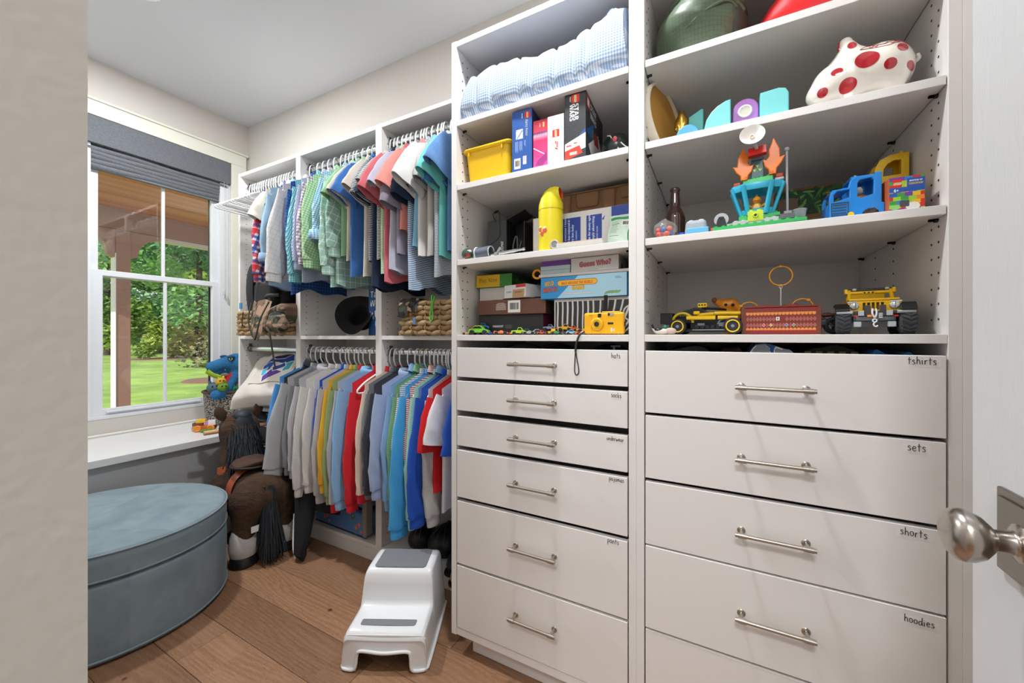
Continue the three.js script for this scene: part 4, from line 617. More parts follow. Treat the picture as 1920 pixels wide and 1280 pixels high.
// rush baskets
function rushBasket(label, pos, w, h, d, rows) {
  const t = thing('rush_basket', label, 'basket', pos), cols = ['#c9a878', '#b48e5e', '#d6b98c'].map((c) => mat(c, 0.8, { bumpMap: furBump, bumpScale: 0.002 })), rh = h / rows;
  for (let r = 0; r < rows; r++) {
    const gs = [], y = (r + 0.5) * rh, place = (L, f) => { const n = Math.round(L / 0.038); for (let i = 0; i < n; i++) { const g = elli(L / n * 0.72, rh * 0.56 * rr(0.85, 1.1), 0.011, 0, 0, 0.004 * (((i + r) % 2) ? 1 : -1), 10); RZ(g, ((i + r) % 2 ? 0.16 : -0.16) + rr(-0.06, 0.06)); g.translate(-L / 2 + L * (i + 0.5 + 0.5 * (r % 2)) / n, y + rr(-0.001, 0.001), 0); f(g); gs.push(g); } };
    place(w - 0.02, (g) => g.translate(0, 0, d / 2)); place(w - 0.02, (g) => g.translate(0, 0, -d / 2)); place(d - 0.02, (g) => RY(g, PI / 2).translate(w / 2, 0, 0)); place(d - 0.02, (g) => RY(g, PI / 2).translate(-w / 2, 0, 0));
    part(t, 'woven_row', gs, cols[r % 3]);
  }
  for (let i = 1; i < 5; i++) part(t, 'stitch', tube(Array.from({ length: rows * 2 + 1 }, (_, k) => [-w / 2 + w * i / 5, h * k / (rows * 2), d / 2 + 0.010 + (k % 2 ? 0.006 : -0.004)]), 0.0016, 30, 5), mat('#c9a774', 0.8));
  part(t, 'basket_base', bb(-w / 2, w / 2, 0.002, 0.01, -d / 2, d / 2), cols[1]);
  part(t, 'lining', [bb(-w / 2 + 0.01, w / 2 - 0.01, 0.01, h - 0.01, d / 2 - 0.016, d / 2 - 0.010), bb(-w / 2 + 0.01, w / 2 - 0.01, 0.01, h - 0.01, -d / 2 + 0.010, -d / 2 + 0.016)], cols[1]);
  return t;
}
const bA = rushBasket('woven rush basket under the black backpack at the window end', [-2.31, 1.099, -1.41], 0.44, 0.142, 0.30, 6);
part(bA, 'side_handle', [tube([[-0.225, 0.13, 0.10], [-0.245, 0.10, 0.12], [-0.25, 0.06, 0.12], [-0.235, 0.02, 0.10]], 0.009, 16, 6)], mat('#3b332d', 0.7));
part(bA, 'dark_tie', tube([[-0.115, 0.135, 0.166], [-0.118, 0.09, 0.17], [-0.122, 0.05, 0.168]], 0.0028, 10, 5), mat('#2b2622', 0.8));
rushBasket('woven rush basket with a lime green cord beside the drawer cabinet', [-1.075, 1.099, -1.44], 0.40, 0.15, 0.27, 7);
solo('loop_of_paracord', 'lime green looped cord hanging over the rush basket', 'cord', tube([[-0.006, 0.06, -0.02], [-0.004, 0.062, 0.01], [0, 0.02, 0.016], [-0.010, -0.03, 0.016], [-0.004, -0.048, 0.016], [0.006, -0.03, 0.016], [0.004, 0.02, 0.016], [0.006, 0.06, 0.004]], 0.003, 50, 6), mat('#5fc04a', 0.6), [-1.07, 1.205, -1.302]);
{
  const camo = (cs) => dtex(128, 128, (u, v, x, y) => { const n = noise(x / 14, y / 18, 1), m = noise(x / 9 + 40, y / 12, 7); return hex(n > 0.62 ? cs[0] : m > 0.6 ? cs[1] : n < 0.3 ? cs[2] : cs[3]); }, 5, 5);
  const CA = mat('#ffffff', 0.9, { map: camo(['#a98a74', '#4b4f3a', '#23241f', '#7f6554']) }), CB = mat('#ffffff', 0.9, { map: camo(['#3a4034', '#23281f', '#b59a7c', '#141713']) });
  const b = thing('camo_pack', 'brown camouflage pack slumped over the basket front at the window end', 'bag', [-2.16, 1.16, -1.30]);
  const blob = (P, s) => warp(new THREE.SphereGeometry(1, 30, 20), (v) => { const n = noise(v.x * 2 + s, v.y * 2, v.z * 2) - 0.5; v.multiplyScalar(1 + n * 0.35); v.x *= P[3]; v.y *= P[4]; v.z *= P[5]; v.x += P[0]; v.y += P[1]; v.z += P[2]; });
  const puv = (g) => planarUV(g, 'x', 'y', 0, 0);
  part(b, 'main_pouch', puv(warp(new RoundedBoxGeometry(0.20, 0.105, 0.16, 8, 0.035), (v) => { const n = noise(v.x * 14, v.y * 14, v.z * 14) - 0.5; v.y += 0.058 + 0.10 * v.x + 0.022 * n; v.z += 0.03 * n - 0.02; v.x += 0.0; })), CA);
  part(b, 'flap', puv(loft([[0, 0.13], [0.25, 0.07], [0.5, 0.0], [0.8, -0.05], [1, -0.082]].map(([k, y]) => [-1, -0.5, 0, 0.5, 1].map((s) => [-0.06 + s * lerp(0.085, 0.012, k * k) + 0.015 * k, y + 0.008 * Math.sin(s * 4), 0.07 + 0.04 * Math.sin(k * PI * 0.6) + 0.01 * Math.cos(s * 3)])), { closed: false })), CA);
  part(b, 'edge_binding', [tube([[-0.145, 0.12, 0.075], [-0.11, 0.03, 0.11], [-0.07, -0.05, 0.115], [-0.045, -0.084, 0.11]], 0.004, 20, 5), tube([[0.03, 0.12, 0.08], [0.01, 0.03, 0.112], [-0.02, -0.05, 0.115], [-0.045, -0.084, 0.11]], 0.004, 20, 5)], mat('#2c3a30', 0.8));
  part(b, 'side_pouch', puv(blob([0.07, 0.0, 0.06, 0.07, 0.06, 0.05], 9)), CA);
  part(b, 'strap', [tube([[0.06, 0.0, 0.10], [0.075, -0.06, 0.10], [0.07, -0.14, 0.085], [0.072, -0.24, 0.07]], 0.005, 24, 6), tube([[-0.10, 0.12, 0.03], [-0.02, 0.155, 0.06], [0.06, 0.16, 0.04]], 0.010, 16, 6)], mat('#3c3f38', 0.8));
  const bp = thing('backpack', 'black backpack standing in the basket at the window end', 'bag', [-2.36, 1.16, -1.40]), BK = mat('#1c1e22', 0.6);
  part(bp, 'main_body', warp(new RoundedBoxGeometry(0.32, 0.42, 0.17, 6, 0.075), (v) => { v.y += 0.21; v.x *= 1 - 0.25 * sst(0.25, 0.4, v.y); v.z += 0.01 * Math.sin(v.y * 30) - 0.03 * sst(0.1, 0.4, v.y); }), BK);
  part(bp, 'shoulder_strap', [warp(tube([[-0.08, 0.40, 0.02], [-0.115, 0.34, 0.07], [-0.12, 0.22, 0.085], [-0.11, 0.08, 0.08]], 0.026, 24, 8), (v) => { }), warp(tube([[0.04, 0.40, 0.03], [0.02, 0.33, 0.08], [-0.02, 0.2, 0.09], [-0.03, 0.1, 0.09]], 0.024, 24, 8), () => {})], mat('#25272c', 0.5));
  part(bp, 'front_pocket', warp(new RoundedBoxGeometry(0.2, 0.2, 0.06, 4, 0.028), (v) => { v.y += 0.15; v.z += 0.08; v.x += 0.04; }), mat('#17181b', 0.7));
  part(bp, 'blue_tab', bb(-0.19, -0.165, 0.10, 0.135, 0.11, 0.114), mat('#2f86c6', 0.6), 'small blue tab');
  const cp = solo('camo_cloth', 'dark camouflage cloth draped over the left end of the rush basket by the drawers', 'cloth', puv(loft([0, 0.3, 0.6, 1].map((k) => [-1, -0.6, -0.2, 0.2, 0.6, 1].map((s) => [s * 0.055, [0.012, 0.018, -0.02, -0.055][Math.round(k * 3)] + 0.01 * Math.sin(s * 5) * k + (k === 1 ? 0.02 * s : 0), [-0.05, 0.0, 0.02, 0.021][Math.round(k * 3)] + 0.003 * Math.sin(s * 9)])), { closed: false })), CB, [-1.205, 1.245, -1.305]);
  void cp;
  const tg = thing('zip_tag', 'small blue tag on black string hanging before the rush basket by the drawers', 'tag', [-1.165, 1.16, -1.283]); part(tg, 'string', tube([[0, 0.09, -0.004], [0.002, 0.05, 0], [0, 0.015, 0.002]], 0.0013, 10, 5), DARK); part(tg, 'tab', box(0.014, 0.03, 0.002, 0.002, 0, 0.002, 0.0008), mat('#4f7fa6', 0.6));
  solo('cardboard_piece', 'torn beige cardboard piece sticking out of the rush basket by the drawers', 'cardboard', ext([[-0.06, -0.03], [0.06, -0.03], [0.055, 0.0], [-0.03, 0.025], [-0.055, 0.02]], 0.003, 0.0005), mat('#cbb89c', 0.9), [-1.02, 1.262, -1.42], -0.1);
  // felt hat
  const h = thing('felt_hat', 'black wide-brimmed felt hat on the middle closet shelf', 'hat', [-1.725, 1.205, -1.47]), FE = mat('#1d1c1d', 0.95);
  const hatP = lathe([[0.0, -0.115], [0.05, -0.112], [0.07, -0.10], [0.08, -0.05], [0.085, 0.0], [0.10, 0.004], [0.165, 0.010], [0.168, 0.013], [0.10, 0.008], [0.083, 0.005], [0.078, -0.05], [0.066, -0.097], [0, -0.108]], 40); warp(hatP, (v) => { v.x *= 0.9; const r = Math.hypot(v.x, v.z); if (r > 0.1) v.y += 0.09 * ((v.x / 0.15) ** 2) * (r - 0.1) / 0.07; });
  const hm = part(h, 'crown_and_brim', hatP, FE); hm.rotation.set(1.05, 0.0, -0.35); hm.scale.setScalar(0.72); const bd = part(hm, 'hat_band', loft([-0.03, -0.005].map((y) => ring((q) => [0.079 * Math.cos(q), y, 0.0865 * Math.sin(q)], 36))), mat('#2b2928', 0.6)); void bd;
  // blue boards
  const paw = (g, x, y, s) => { g.fillStyle = '#e6e9ee'; g.strokeStyle = '#16386a'; g.beginPath(); g.ellipse(x, y, 34 * s, 48 * s, 0.2, 0, 7); g.fill(); for (let i = 0; i < 5; i++) { g.save(); g.translate(x - 62 * s + i * 31 * s, y - 58 * s - 18 * s * Math.sin(i / 4 * PI)); g.rotate(-0.3 + i * 0.15); g.beginPath(); g.ellipse(0, 0, 9 * s, 30 * s, 0, 0, 7); g.fill(); g.restore(); } };
  const tx1 = ctex(256, 320, (g, w, hh) => { g.fillStyle = '#1c5fa8'; g.fillRect(0, 0, w, hh); textOn(g, 'B', 60, 80, 90, '#f0f2f5', { font: 'italic bold', fam: 'serif', stroke: '#12305c', lw: 8 }); paw(g, 70, 230, 0.8); });
  const tx2 = ctex(256, 400, (g, w, hh) => { g.fillStyle = '#1b5496'; g.fillRect(0, 0, w, hh); textOn(g, 'Taylor', 110, 60, 74, '#f2f4f7', { stroke: '#12305c', lw: 8 }); textOn(g, 'Woods', 110, 135, 74, '#f2f4f7', { stroke: '#12305c', lw: 8 }); paw(g, 95, 300, 1.05); });
  for (const [l, p, w, hh, tx, y] of [['blue board lettered B behind another blue board on the middle closet shelf', [-1.60, 1.098, -1.50], 0.17, 0.265, tx1, -0.05], ['blue board with white lettering and a white paw print on the middle closet shelf', [-1.545, 1.098, -1.46], 0.17, 0.255, tx2, -0.08]]) { const o = thing('blue_board', l, 'sign', p, y); part(o, 'board', box(w, hh, 0.012, 0, hh / 2 + 0.002, 0, 0.002), mat('#1b5496', 0.5)); part(o, 'print', sheet(w - 0.002, hh - 0.002).translate(0, hh / 2 + 0.002, 0.0065), mat('#ffffff', 0.5, { map: tx })); }
}
// printed cushion and storage on the lower shelves at the window end
{
  const em = ctex(256, 256, (g) => {
    g.fillStyle = '#cfc9c0'; g.fillRect(0, 0, 256, 256); const P = (c, ...p) => { g.fillStyle = c; g.beginPath(); p.forEach(([x, y], i) => i ? g.lineTo(x, y) : g.moveTo(x, y)); g.closePath(); g.fill(); g.strokeStyle = '#dfdcd6'; g.lineWidth = 5; g.stroke(); };
    P('#173a86', [20, 120], [60, 60], [130, 36], [210, 60], [240, 120], [200, 130], [120, 110]); P('#241b48', [60, 60], [130, 36], [200, 52], [150, 76], [90, 84]); P('#1d56b0', [20, 120], [60, 100], [110, 110], [100, 160], [50, 190]); P('#45b3d6', [30, 150], [70, 140], [80, 190], [46, 200]); P('#3aa0a8', [180, 120], [236, 110], [230, 170], [180, 180]); P('#5b3f8f', [60, 200], [120, 160], [190, 180], [150, 220], [80, 246]); P('#1d3f8c', [110, 150], [170, 110], [190, 140], [130, 180]);
  });
  const cush = (w, h, d) => warp(new THREE.BoxGeometry(w, h, d, 20, 16, 6), (v) => { const a = v.x / w * 2, b = v.y / h * 2, k = Math.pow(Math.max(0, (1 - a ** 4) * (1 - b ** 4)), 0.45); v.z = v.z * (0.06 + k) + 0.006 * Math.sin(v.x * 40 + v.y * 20) * k; v.x *= 1 - 0.06 * (1 - Math.abs(b)) ; v.y *= 1 - 0.06 * (1 - Math.abs(a)); });
  const t = thing('cushion', 'cream cushion with a blue and purple printed emblem leaning on the lower shelf', 'cushion', [-2.315, 0.835, -1.375]); t.rotation.set(-0.72, 0.06, 0.16, 'YXZ');
  part(t, 'cover', cush(0.46, 0.38, 0.15), mat('#d9d3ca', 0.95));
  part(t, 'print', warp(new THREE.PlaneGeometry(0.28, 0.25, 12, 12).translate(0.05, 0.045, 0), (v) => { const a = v.x / 0.23, b = v.y / 0.19, k = Math.pow(Math.max(0, (1 - a ** 4) * (1 - b ** 4)), 0.45); v.z = 0.075 * (0.06 + k) + 0.004 + 0.006 * Math.sin(v.x * 40 + v.y * 20) * k; }), mat('#ffffff', 0.95, { map: em }));
  const c = thing('storage_cart', 'dark grey storage drawers with metal rails under the cushion shelf', 'storage drawers', [-2.36, 0.087, -1.47]), GR = mat('#4b4f55', 0.6);
  part(c, 'frame', [bb(-0.26, 0.26, 0.50, 0.515, -0.14, 0.14), bb(-0.26, -0.245, 0, 0.515, -0.14, 0.14), bb(0.245, 0.26, 0, 0.515, -0.14, 0.14), bb(-0.26, 0.26, 0, 0.015, -0.14, 0.14)], GR);
  for (let i = 0; i < 4; i++) { const d = part(c, 'drawer', bb(-0.242, 0.242, 0.022 + i * 0.12, 0.132 + i * 0.12, -0.13, 0.135, 0.004), mat('#55595f', 0.55)); part(d, 'rail', rod([-0.23, 0.118 + i * 0.12, 0.145], [0.23, 0.118 + i * 0.12, 0.145], 0.004), CHROME); }
  const m = thing('metal_cup', 'small pale metal cup on the dark storage drawers', 'cup', [-2.42, 0.6035, -1.40]); part(m, 'bowl', lathe([[0, 0], [0.022, 0.001], [0.027, 0.02], [0.025, 0.02], [0.02, 0.004], [0, 0.003]], 18), mat('#b9c3c6', 0.3, { metalness: 0.6 }));
}
// suitcase, helmets and boots on the bottom shelves
{
  const fl = dtex(256, 256, (u, v, x, y) => { let c = [88, 134, 190]; for (let i = 0; i < 14; i++) { const a = hash(i, 3) * 256, b = hash(i, 9) * 256, r = 9 + 8 * hash(i, 5), dx = Math.min(Math.abs(x - a), 256 - Math.abs(x - a)), dy = Math.min(Math.abs(y - b), 256 - Math.abs(y - b)), th = Math.atan2(dy, dx), d = Math.hypot(dx, dy) / (r * (0.8 + 0.25 * Math.cos(5 * th))); if (d < 1) c = d < 0.3 ? [230, 190, 90] : i % 3 === 0 ? [216, 110, 104] : i % 3 === 1 ? [206, 150, 96] : [70, 110, 84]; } return c; }, 4, 4);
  const t = thing('kids_suitcase', 'blue floral wheeled suitcase lying on the bottom closet shelf', 'suitcase', [-1.735, 0.087, -1.475], -0.03), S = mat('#ffffff', 0.55, { map: fl });
  part(t, 'shell', planarUV(box(0.40, 0.12, 0.24, 0, 0.062, 0, 0.014), 'x', 'y'), S); part(t, 'lid', planarUV(box(0.40, 0.10, 0.24, 0, 0.19, -0.004, 0.02), 'x', 'y', 0.3), S);
  part(t, 'band', [box(0.404, 0.012, 0.244, 0, 0.132, 0, 0.004), box(0.26, 0.03, 0.01, -0.05, 0.135, 0.122, 0.004)], mat('#1f4273', 0.6)); part(t, 'piping', [box(0.402, 0.006, 0.005, 0, 0.008, 0.12, 0.002)], mat('#23375c', 0.6));
  part(t, 'corner_guard', [box(0.03, 0.20, 0.05, 0.195, 0.11, 0.105, 0.01)], mat('#8b8680', 0.7));
  for (const z of [0.05, -0.08]) { const w = part(t, 'wheel', [RY(torus(0.024, 0.010, 20, 10), PI / 2).translate(0.225, 0.036, z)], mat('#26282b', 0.6)); part(w, 'hub', [RZ(cyl(0.014, 0.014, 0.026, 0, 0, 0, 16), PI / 2).translate(0.225, 0.036, z), box(0.03, 0.05, 0.01, 0.215, 0.065, z)], mat('#b9b9b6', 0.4)); }
  part(t, 'pull_handle', tube([[0.2, 0.215, 0.06], [0.235, 0.235, 0.05], [0.235, 0.235, -0.05], [0.2, 0.215, -0.06]], 0.007, 20, 8), mat('#e1e1de', 0.4));
  const hl = [['black ball-shaped helmet on the bottom shelf of the right closet section', [-1.27, 0.087, -1.46], 0.065, '#141518'], ['dark slate helmet with vents on the bottom shelf of the right closet section', [-1.13, 0.087, -1.47], 0.085, '#1d2227']];
  for (const [l, p, r, c] of hl) { const h = thing('bike_helmet', l, 'helmet', p); part(h, 'shell', warp(new THREE.SphereGeometry(r, 28, 18, 0, 2 * PI, 0, PI * 0.62), (v) => { v.y = v.y * 0.95 + r * 0.42; v.z *= 1.15; }), mat(c, 0.4)); part(h, 'vent', [-0.5, 0, 0.5].map((k) => RX(torus(r * 1.04, 0.005, 20, 6, PI), 0).rotateY(PI / 2 + k).translate(0, r * 0.4, 0)), mat('#32383d', 0.4)); part(h, 'strap', tube([[-r * 0.8, 0.02, 0.02], [-r * 0.3, 0.006, r * 0.9], [r * 0.8, 0.02, 0.02]], 0.004, 14, 5), DARK); }
  const boot = (l, p, turn, c, hgt) => { const o = thing('boot', l, 'boot', p, turn); part(o, 'shaft', loft([[0, 0.034, 0.036, 0], [0.04, 0.036, 0.042, 0], [0.09, 0.034, 0.036, -0.004], [hgt, 0.04, 0.046, -0.006], [hgt + 0.004, 0.038, 0.044, -0.006], [hgt - 0.04, 0.035, 0.04, -0.006]].map(([y, a, b, z]) => ring((q) => [a * Math.cos(q), y + 0.008, z + b * Math.sin(q)], 26))), mat(c, 0.6)); part(o, 'toe', elli(0.036, 0.034, 0.075, 0, 0.034, 0.05, 20), mat(c, 0.6)); part(o, 'sole', ext(rrect(-0.038, -0.05, 0.038, 0.125, 0.034, 8), 0.01, 0.002).rotateX(PI / 2).translate(0, 0.0105, 0), mat('#2a2522', 0.7)); };
  boot('tall navy boot on the bottom shelf near the drawers', [-1.02, 0.087, -1.42], 0.3, '#22293a', 0.27); boot('second navy boot behind the first on the bottom shelf', [-0.99, 0.087, -1.55], 0.1, '#1d2433', 0.25);
  boot('tan suede boot at the right end of the bottom shelf', [-0.915, 0.087, -1.37], -0.2, '#a57e58', 0.15);
  const bt = thing('toy_drum', 'blue toy drum with a green lid at the foot of the closet behind the horse', 'toy', [-2.14, 0.087, -1.42]); part(bt, 'side', lathe([[0, 0.0], [0.07, 0.0], [0.072, 0.11], [0.066, 0.11], [0.064, 0.01], [0, 0.01]], 24), mat('#1f6fc0', 0.4)); part(bt, 'lid', lathe([[0, 0.118], [0.074, 0.118], [0.076, 0.104], [0.072, 0.104]], 24), mat('#3fae4a', 0.4));
}
// ---------- things on the shelves of the left drawer tower ----------
const S1 = 1.8382, S2 = 1.6172, S3 = 1.3582, S4 = 1.0992;
// a printed carton: front at z0, print on the front and (optionally) right side
function carton(name, label, cat, [x0, x1, y0, y1, z0, dep], color, front, side, turn = 0, rough = 0.5) {
  const w = x1 - x0, h = y1 - y0, t = thing(name, label, cat, [(x0 + x1) / 2, y0, z0 - dep / 2], turn);
  part(t, 'carton', box(w, h, dep, 0, h / 2, 0, 0.0012), mat(color, rough));
  if (front) part(t, 'front_print', sheet(w - 0.0015, h - 0.0015).translate(0, h / 2, dep / 2 + 0.0003), mat('#ffffff', rough, { map: front }));
  if (side) part(t, 'side_print', sheet(dep - 0.0015, h - 0.0015).rotateY(PI / 2).translate(w / 2 + 0.0003, h / 2, 0), mat('#ffffff', rough, { map: side }));
  return t;
}
const barcode = (g, x, y, w, h) => { g.fillStyle = '#f2f2f0'; g.fillRect(x, y, w, h); g.fillStyle = '#222'; for (let i = 0; i < 22; i++) g.fillRect(x + w * (0.14 + 0.033 * i), y + h * 0.2, w * 0.033 * (0.25 + 0.6 * hash(i, 2)), h * 0.55); };
const lego = (g, x, y, s, rot = 0) => { g.save(); g.translate(x, y); g.rotate(rot); g.fillStyle = '#e2231a'; g.fillRect(-s / 2, -s / 2, s, s); textOn(g, 'LEGO', 0, 2, s * 0.34, '#ffffff', { font: 'italic bold', stroke: '#f5c400', lw: s * 0.12, maxw: s * 0.84 }); textOn(g, 'LEGO', 0, 2, s * 0.34, '#ffffff', { font: 'italic bold', stroke: '#111', lw: s * 0.04, maxw: s * 0.84 }); g.restore(); };
const fineprint = (g, x, y, w, n, step, c, vert) => { g.fillStyle = c; for (let i = 0; i < n; i++) { const L = w * (0.6 + 0.4 * hash(i, n)); vert ? g.fillRect(x + i * step, y, step * 0.4, L) : g.fillRect(x, y + i * step, L, step * 0.4); } };
// comforter
{
  const G = gingham('#7d97bb', '#d5dce6', 0.0040), t = thing('folded_comforter', 'folded blue gingham comforter filling the top shelf of the drawer cabinet', 'comforter', [0, 0, 0]);
  const crease = [-0.725, -0.655, -0.56, -0.51, -0.44, -0.375, -0.335], rows = [];
  for (let i = 0; i <= 90; i++) {
    const x = lerp(-0.775, -0.225, i / 90), e = Math.min(1, (x + 0.775) / 0.02); let d = 0; for (const c of crease) d += Math.exp(-(((x - c) / 0.007) ** 2));
    const H = (0.185 + 0.012 * Math.sin(x * 17) + 0.03 * sst(-0.40, -0.25, x) - 0.009 * d) * (0.8 + 0.2 * Math.sqrt(e)), D = 0.15 - 0.007 * d, o = [];
    for (let j = 0; j < 40; j++) { const a = 2 * PI * j / 40, c = Math.cos(a), s = Math.sin(a), p = 0.62; o.push([x + 0.006 * Math.sin(a * 3 + x * 40), S1 + 0.001 + Math.max(0, H / 2 + H / 2 * sgn(s) * Math.pow(Math.abs(s), p) + 0.004 * Math.sin(a * 7 + x * 60)), -1.265 + D * sgn(c) * Math.pow(Math.abs(c), p) + 0.05 * (0.5 - 0.5 * s) * sgn(c)]); }
    rows.push(o);
  }
  part(t, 'roll', loft(rows, { caps: [true, true], uvs: (u, v, p) => [p[0], p[1] * 0.9 - p[2] * 0.9] }), G);
  part(t, 'fold_edge', [tube([[-0.40, S1 + 0.045, -1.135], [-0.355, S1 + 0.075, -1.128], [-0.30, S1 + 0.055, -1.126], [-0.25, S1 + 0.035, -1.13]], 0.028, 26, 12), tube([[-0.33, S1 + 0.08, -1.15], [-0.29, S1 + 0.13, -1.14], [-0.258, S1 + 0.19, -1.15]], 0.036, 26, 12)].map((g) => planarUV(g, 'x', 'y')), G);
  part(t, 'inner_end', warp(elli(0.014, 0.05, 0.05, -0.776, S1 + 0.07, -1.18, 16), () => {}), mat('#7d9ab4', 0.95));
}
// yellow bin
{
  const t = thing('storage_bin', 'yellow plastic storage bin at the left end of the shelf of boxes', 'bin', [-0.692, S2, -1.20]), Y = mat('#f3c313', 0.35);
  const R = (w, d, y, r) => rrect(-w, -d, w, d, r, 5).map(([x, z]) => [x, y, z]);
  part(t, 'tub', loft([R(0.074, 0.066, 0.001, 0.015), R(0.080, 0.072, 0.003, 0.016), R(0.090, 0.082, 0.120, 0.018), R(0.088, 0.080, 0.120, 0.017), R(0.076, 0.068, 0.005, 0.014)], { caps: [true, true] }), Y);
  part(t, 'rim', loft([R(0.090, 0.082, 0.116, 0.018), R(0.098, 0.09, 0.117, 0.022), R(0.099, 0.091, 0.123, 0.022), R(0.096, 0.088, 0.127, 0.02), R(0.089, 0.081, 0.126, 0.018)]), Y);
  part(t, 'clip', [box(0.004, 0.014, 0.006, 0.062, 0.108, 0.086, 0.001), box(0.004, 0.014, 0.006, -0.07, 0.108, 0.086, 0.001)], Y);
}
// four boxed kits
carton('kit_box', 'tall blue boxed kit next to the yellow bin', 'toy box', [-0.588, -0.519, S2 + 0.0005, 1.813, -1.10, 0.17], '#1f4f9c', ctex(256, 700, (g, w, h) => { g.fillStyle = '#2459a8'; g.fillRect(0, 0, w, h); lego(g, 200, 60, 74, PI / 2); textOn(g, '76395', 130, 60, 22, '#fff', { rot: PI / 2 }); textOn(g, 'Harry Potter', 190, 205, 44, '#c6ccd6', { rot: PI / 2, fam: 'serif', font: 'italic bold', stroke: '#1b1f3a', lw: 4, maxw: 190 }); g.fillStyle = '#f2f2f2'; g.fillRect(50, 210, 92, 110); g.fillStyle = '#2459a8'; for (let i = 0; i < 18; i++) g.fillRect(54 + (i * 37) % 80, 214 + (i * 53) % 98, 9, 12); fineprint(g, 40, 345, 170, 4, 11, '#a9c0e4', true); fineprint(g, 95, 345, 150, 4, 11, '#a9c0e4', true); fineprint(g, 160, 345, 90, 2, 11, '#a9c0e4', true); barcode(g, 26, 540, 84, 120); g.fillStyle = '#eee'; g.fillRect(142, 525, 46, 95); fineprint(g, 150, 535, 70, 3, 11, '#88a', true); }), ctex(128, 128, (g) => { g.fillStyle = '#23315c'; g.fillRect(0, 0, 128, 128); fineprint(g, 50, 14, 50, 5, 12, '#56658c', false); }), 0.05);
carton('kit_box', 'short red and pink boxed kit with a red foot band', 'toy box', [-0.5165, -0.468, S2 + 0.0005, 1.772, -1.108, 0.17], '#c2263f', ctex(256, 760, (g, w, h) => { const q = g.createLinearGradient(0, 0, 0, h); q.addColorStop(0, '#b02c3a'); q.addColorStop(0.25, '#d23a58'); q.addColorStop(0.3, '#f7c8cf'); q.addColorStop(0.42, '#d92f6a'); q.addColorStop(1, '#d657b4'); g.fillStyle = q; g.fillRect(0, 0, w, h); lego(g, 190, 80, 84, PI / 2); textOn(g, '71757', 120, 80, 22, '#fff', { rot: PI / 2 }); g.fillStyle = '#5b2d86'; for (let i = 0; i < 14; i++) { g.beginPath(); g.moveTo(i * 19, 190); g.lineTo(i * 19 + 9, 240 + 16 * hash(i, 1)); g.lineTo(i * 19 + 19, 190); g.fill(); } g.strokeStyle = '#eef3fa'; g.lineWidth = 14; g.beginPath(); g.moveTo(0, 420); g.lineTo(230, 560); g.stroke(); g.fillStyle = '#a8327f'; g.beginPath(); g.moveTo(40, 700); g.bezierCurveTo(90, 560, 200, 620, 236, 470); g.lineTo(250, 640); g.lineTo(170, 716); g.fill(); g.fillStyle = '#d9242c'; g.fillRect(0, 720, w, 40); }), null, 0.04);
carton('kit_box', 'plain white boxed kit with a small red square logo', 'toy box', [-0.4655, -0.4125, S2 + 0.0005, 1.771, -1.105, 0.17], '#e7e5e4', ctex(256, 740, (g, w, h) => { g.fillStyle = '#e3e1e1'; g.fillRect(0, 0, w, h); lego(g, 132, 270, 110, PI / 2); g.save(); g.translate(140, 430); g.rotate(PI / 2); g.fillStyle = '#e02a22'; g.transform(1, 0, -0.5, 1, 0, 0); g.fillRect(-40, -20, 90, 16); g.fillRect(-40, 4, 40, 16); g.fillRect(60, -20, 20, 40); g.restore(); textOn(g, 'FORMULA 1', 90, 430, 22, '#999', { rot: PI / 2, font: 'normal' }); }), null, 0.03);
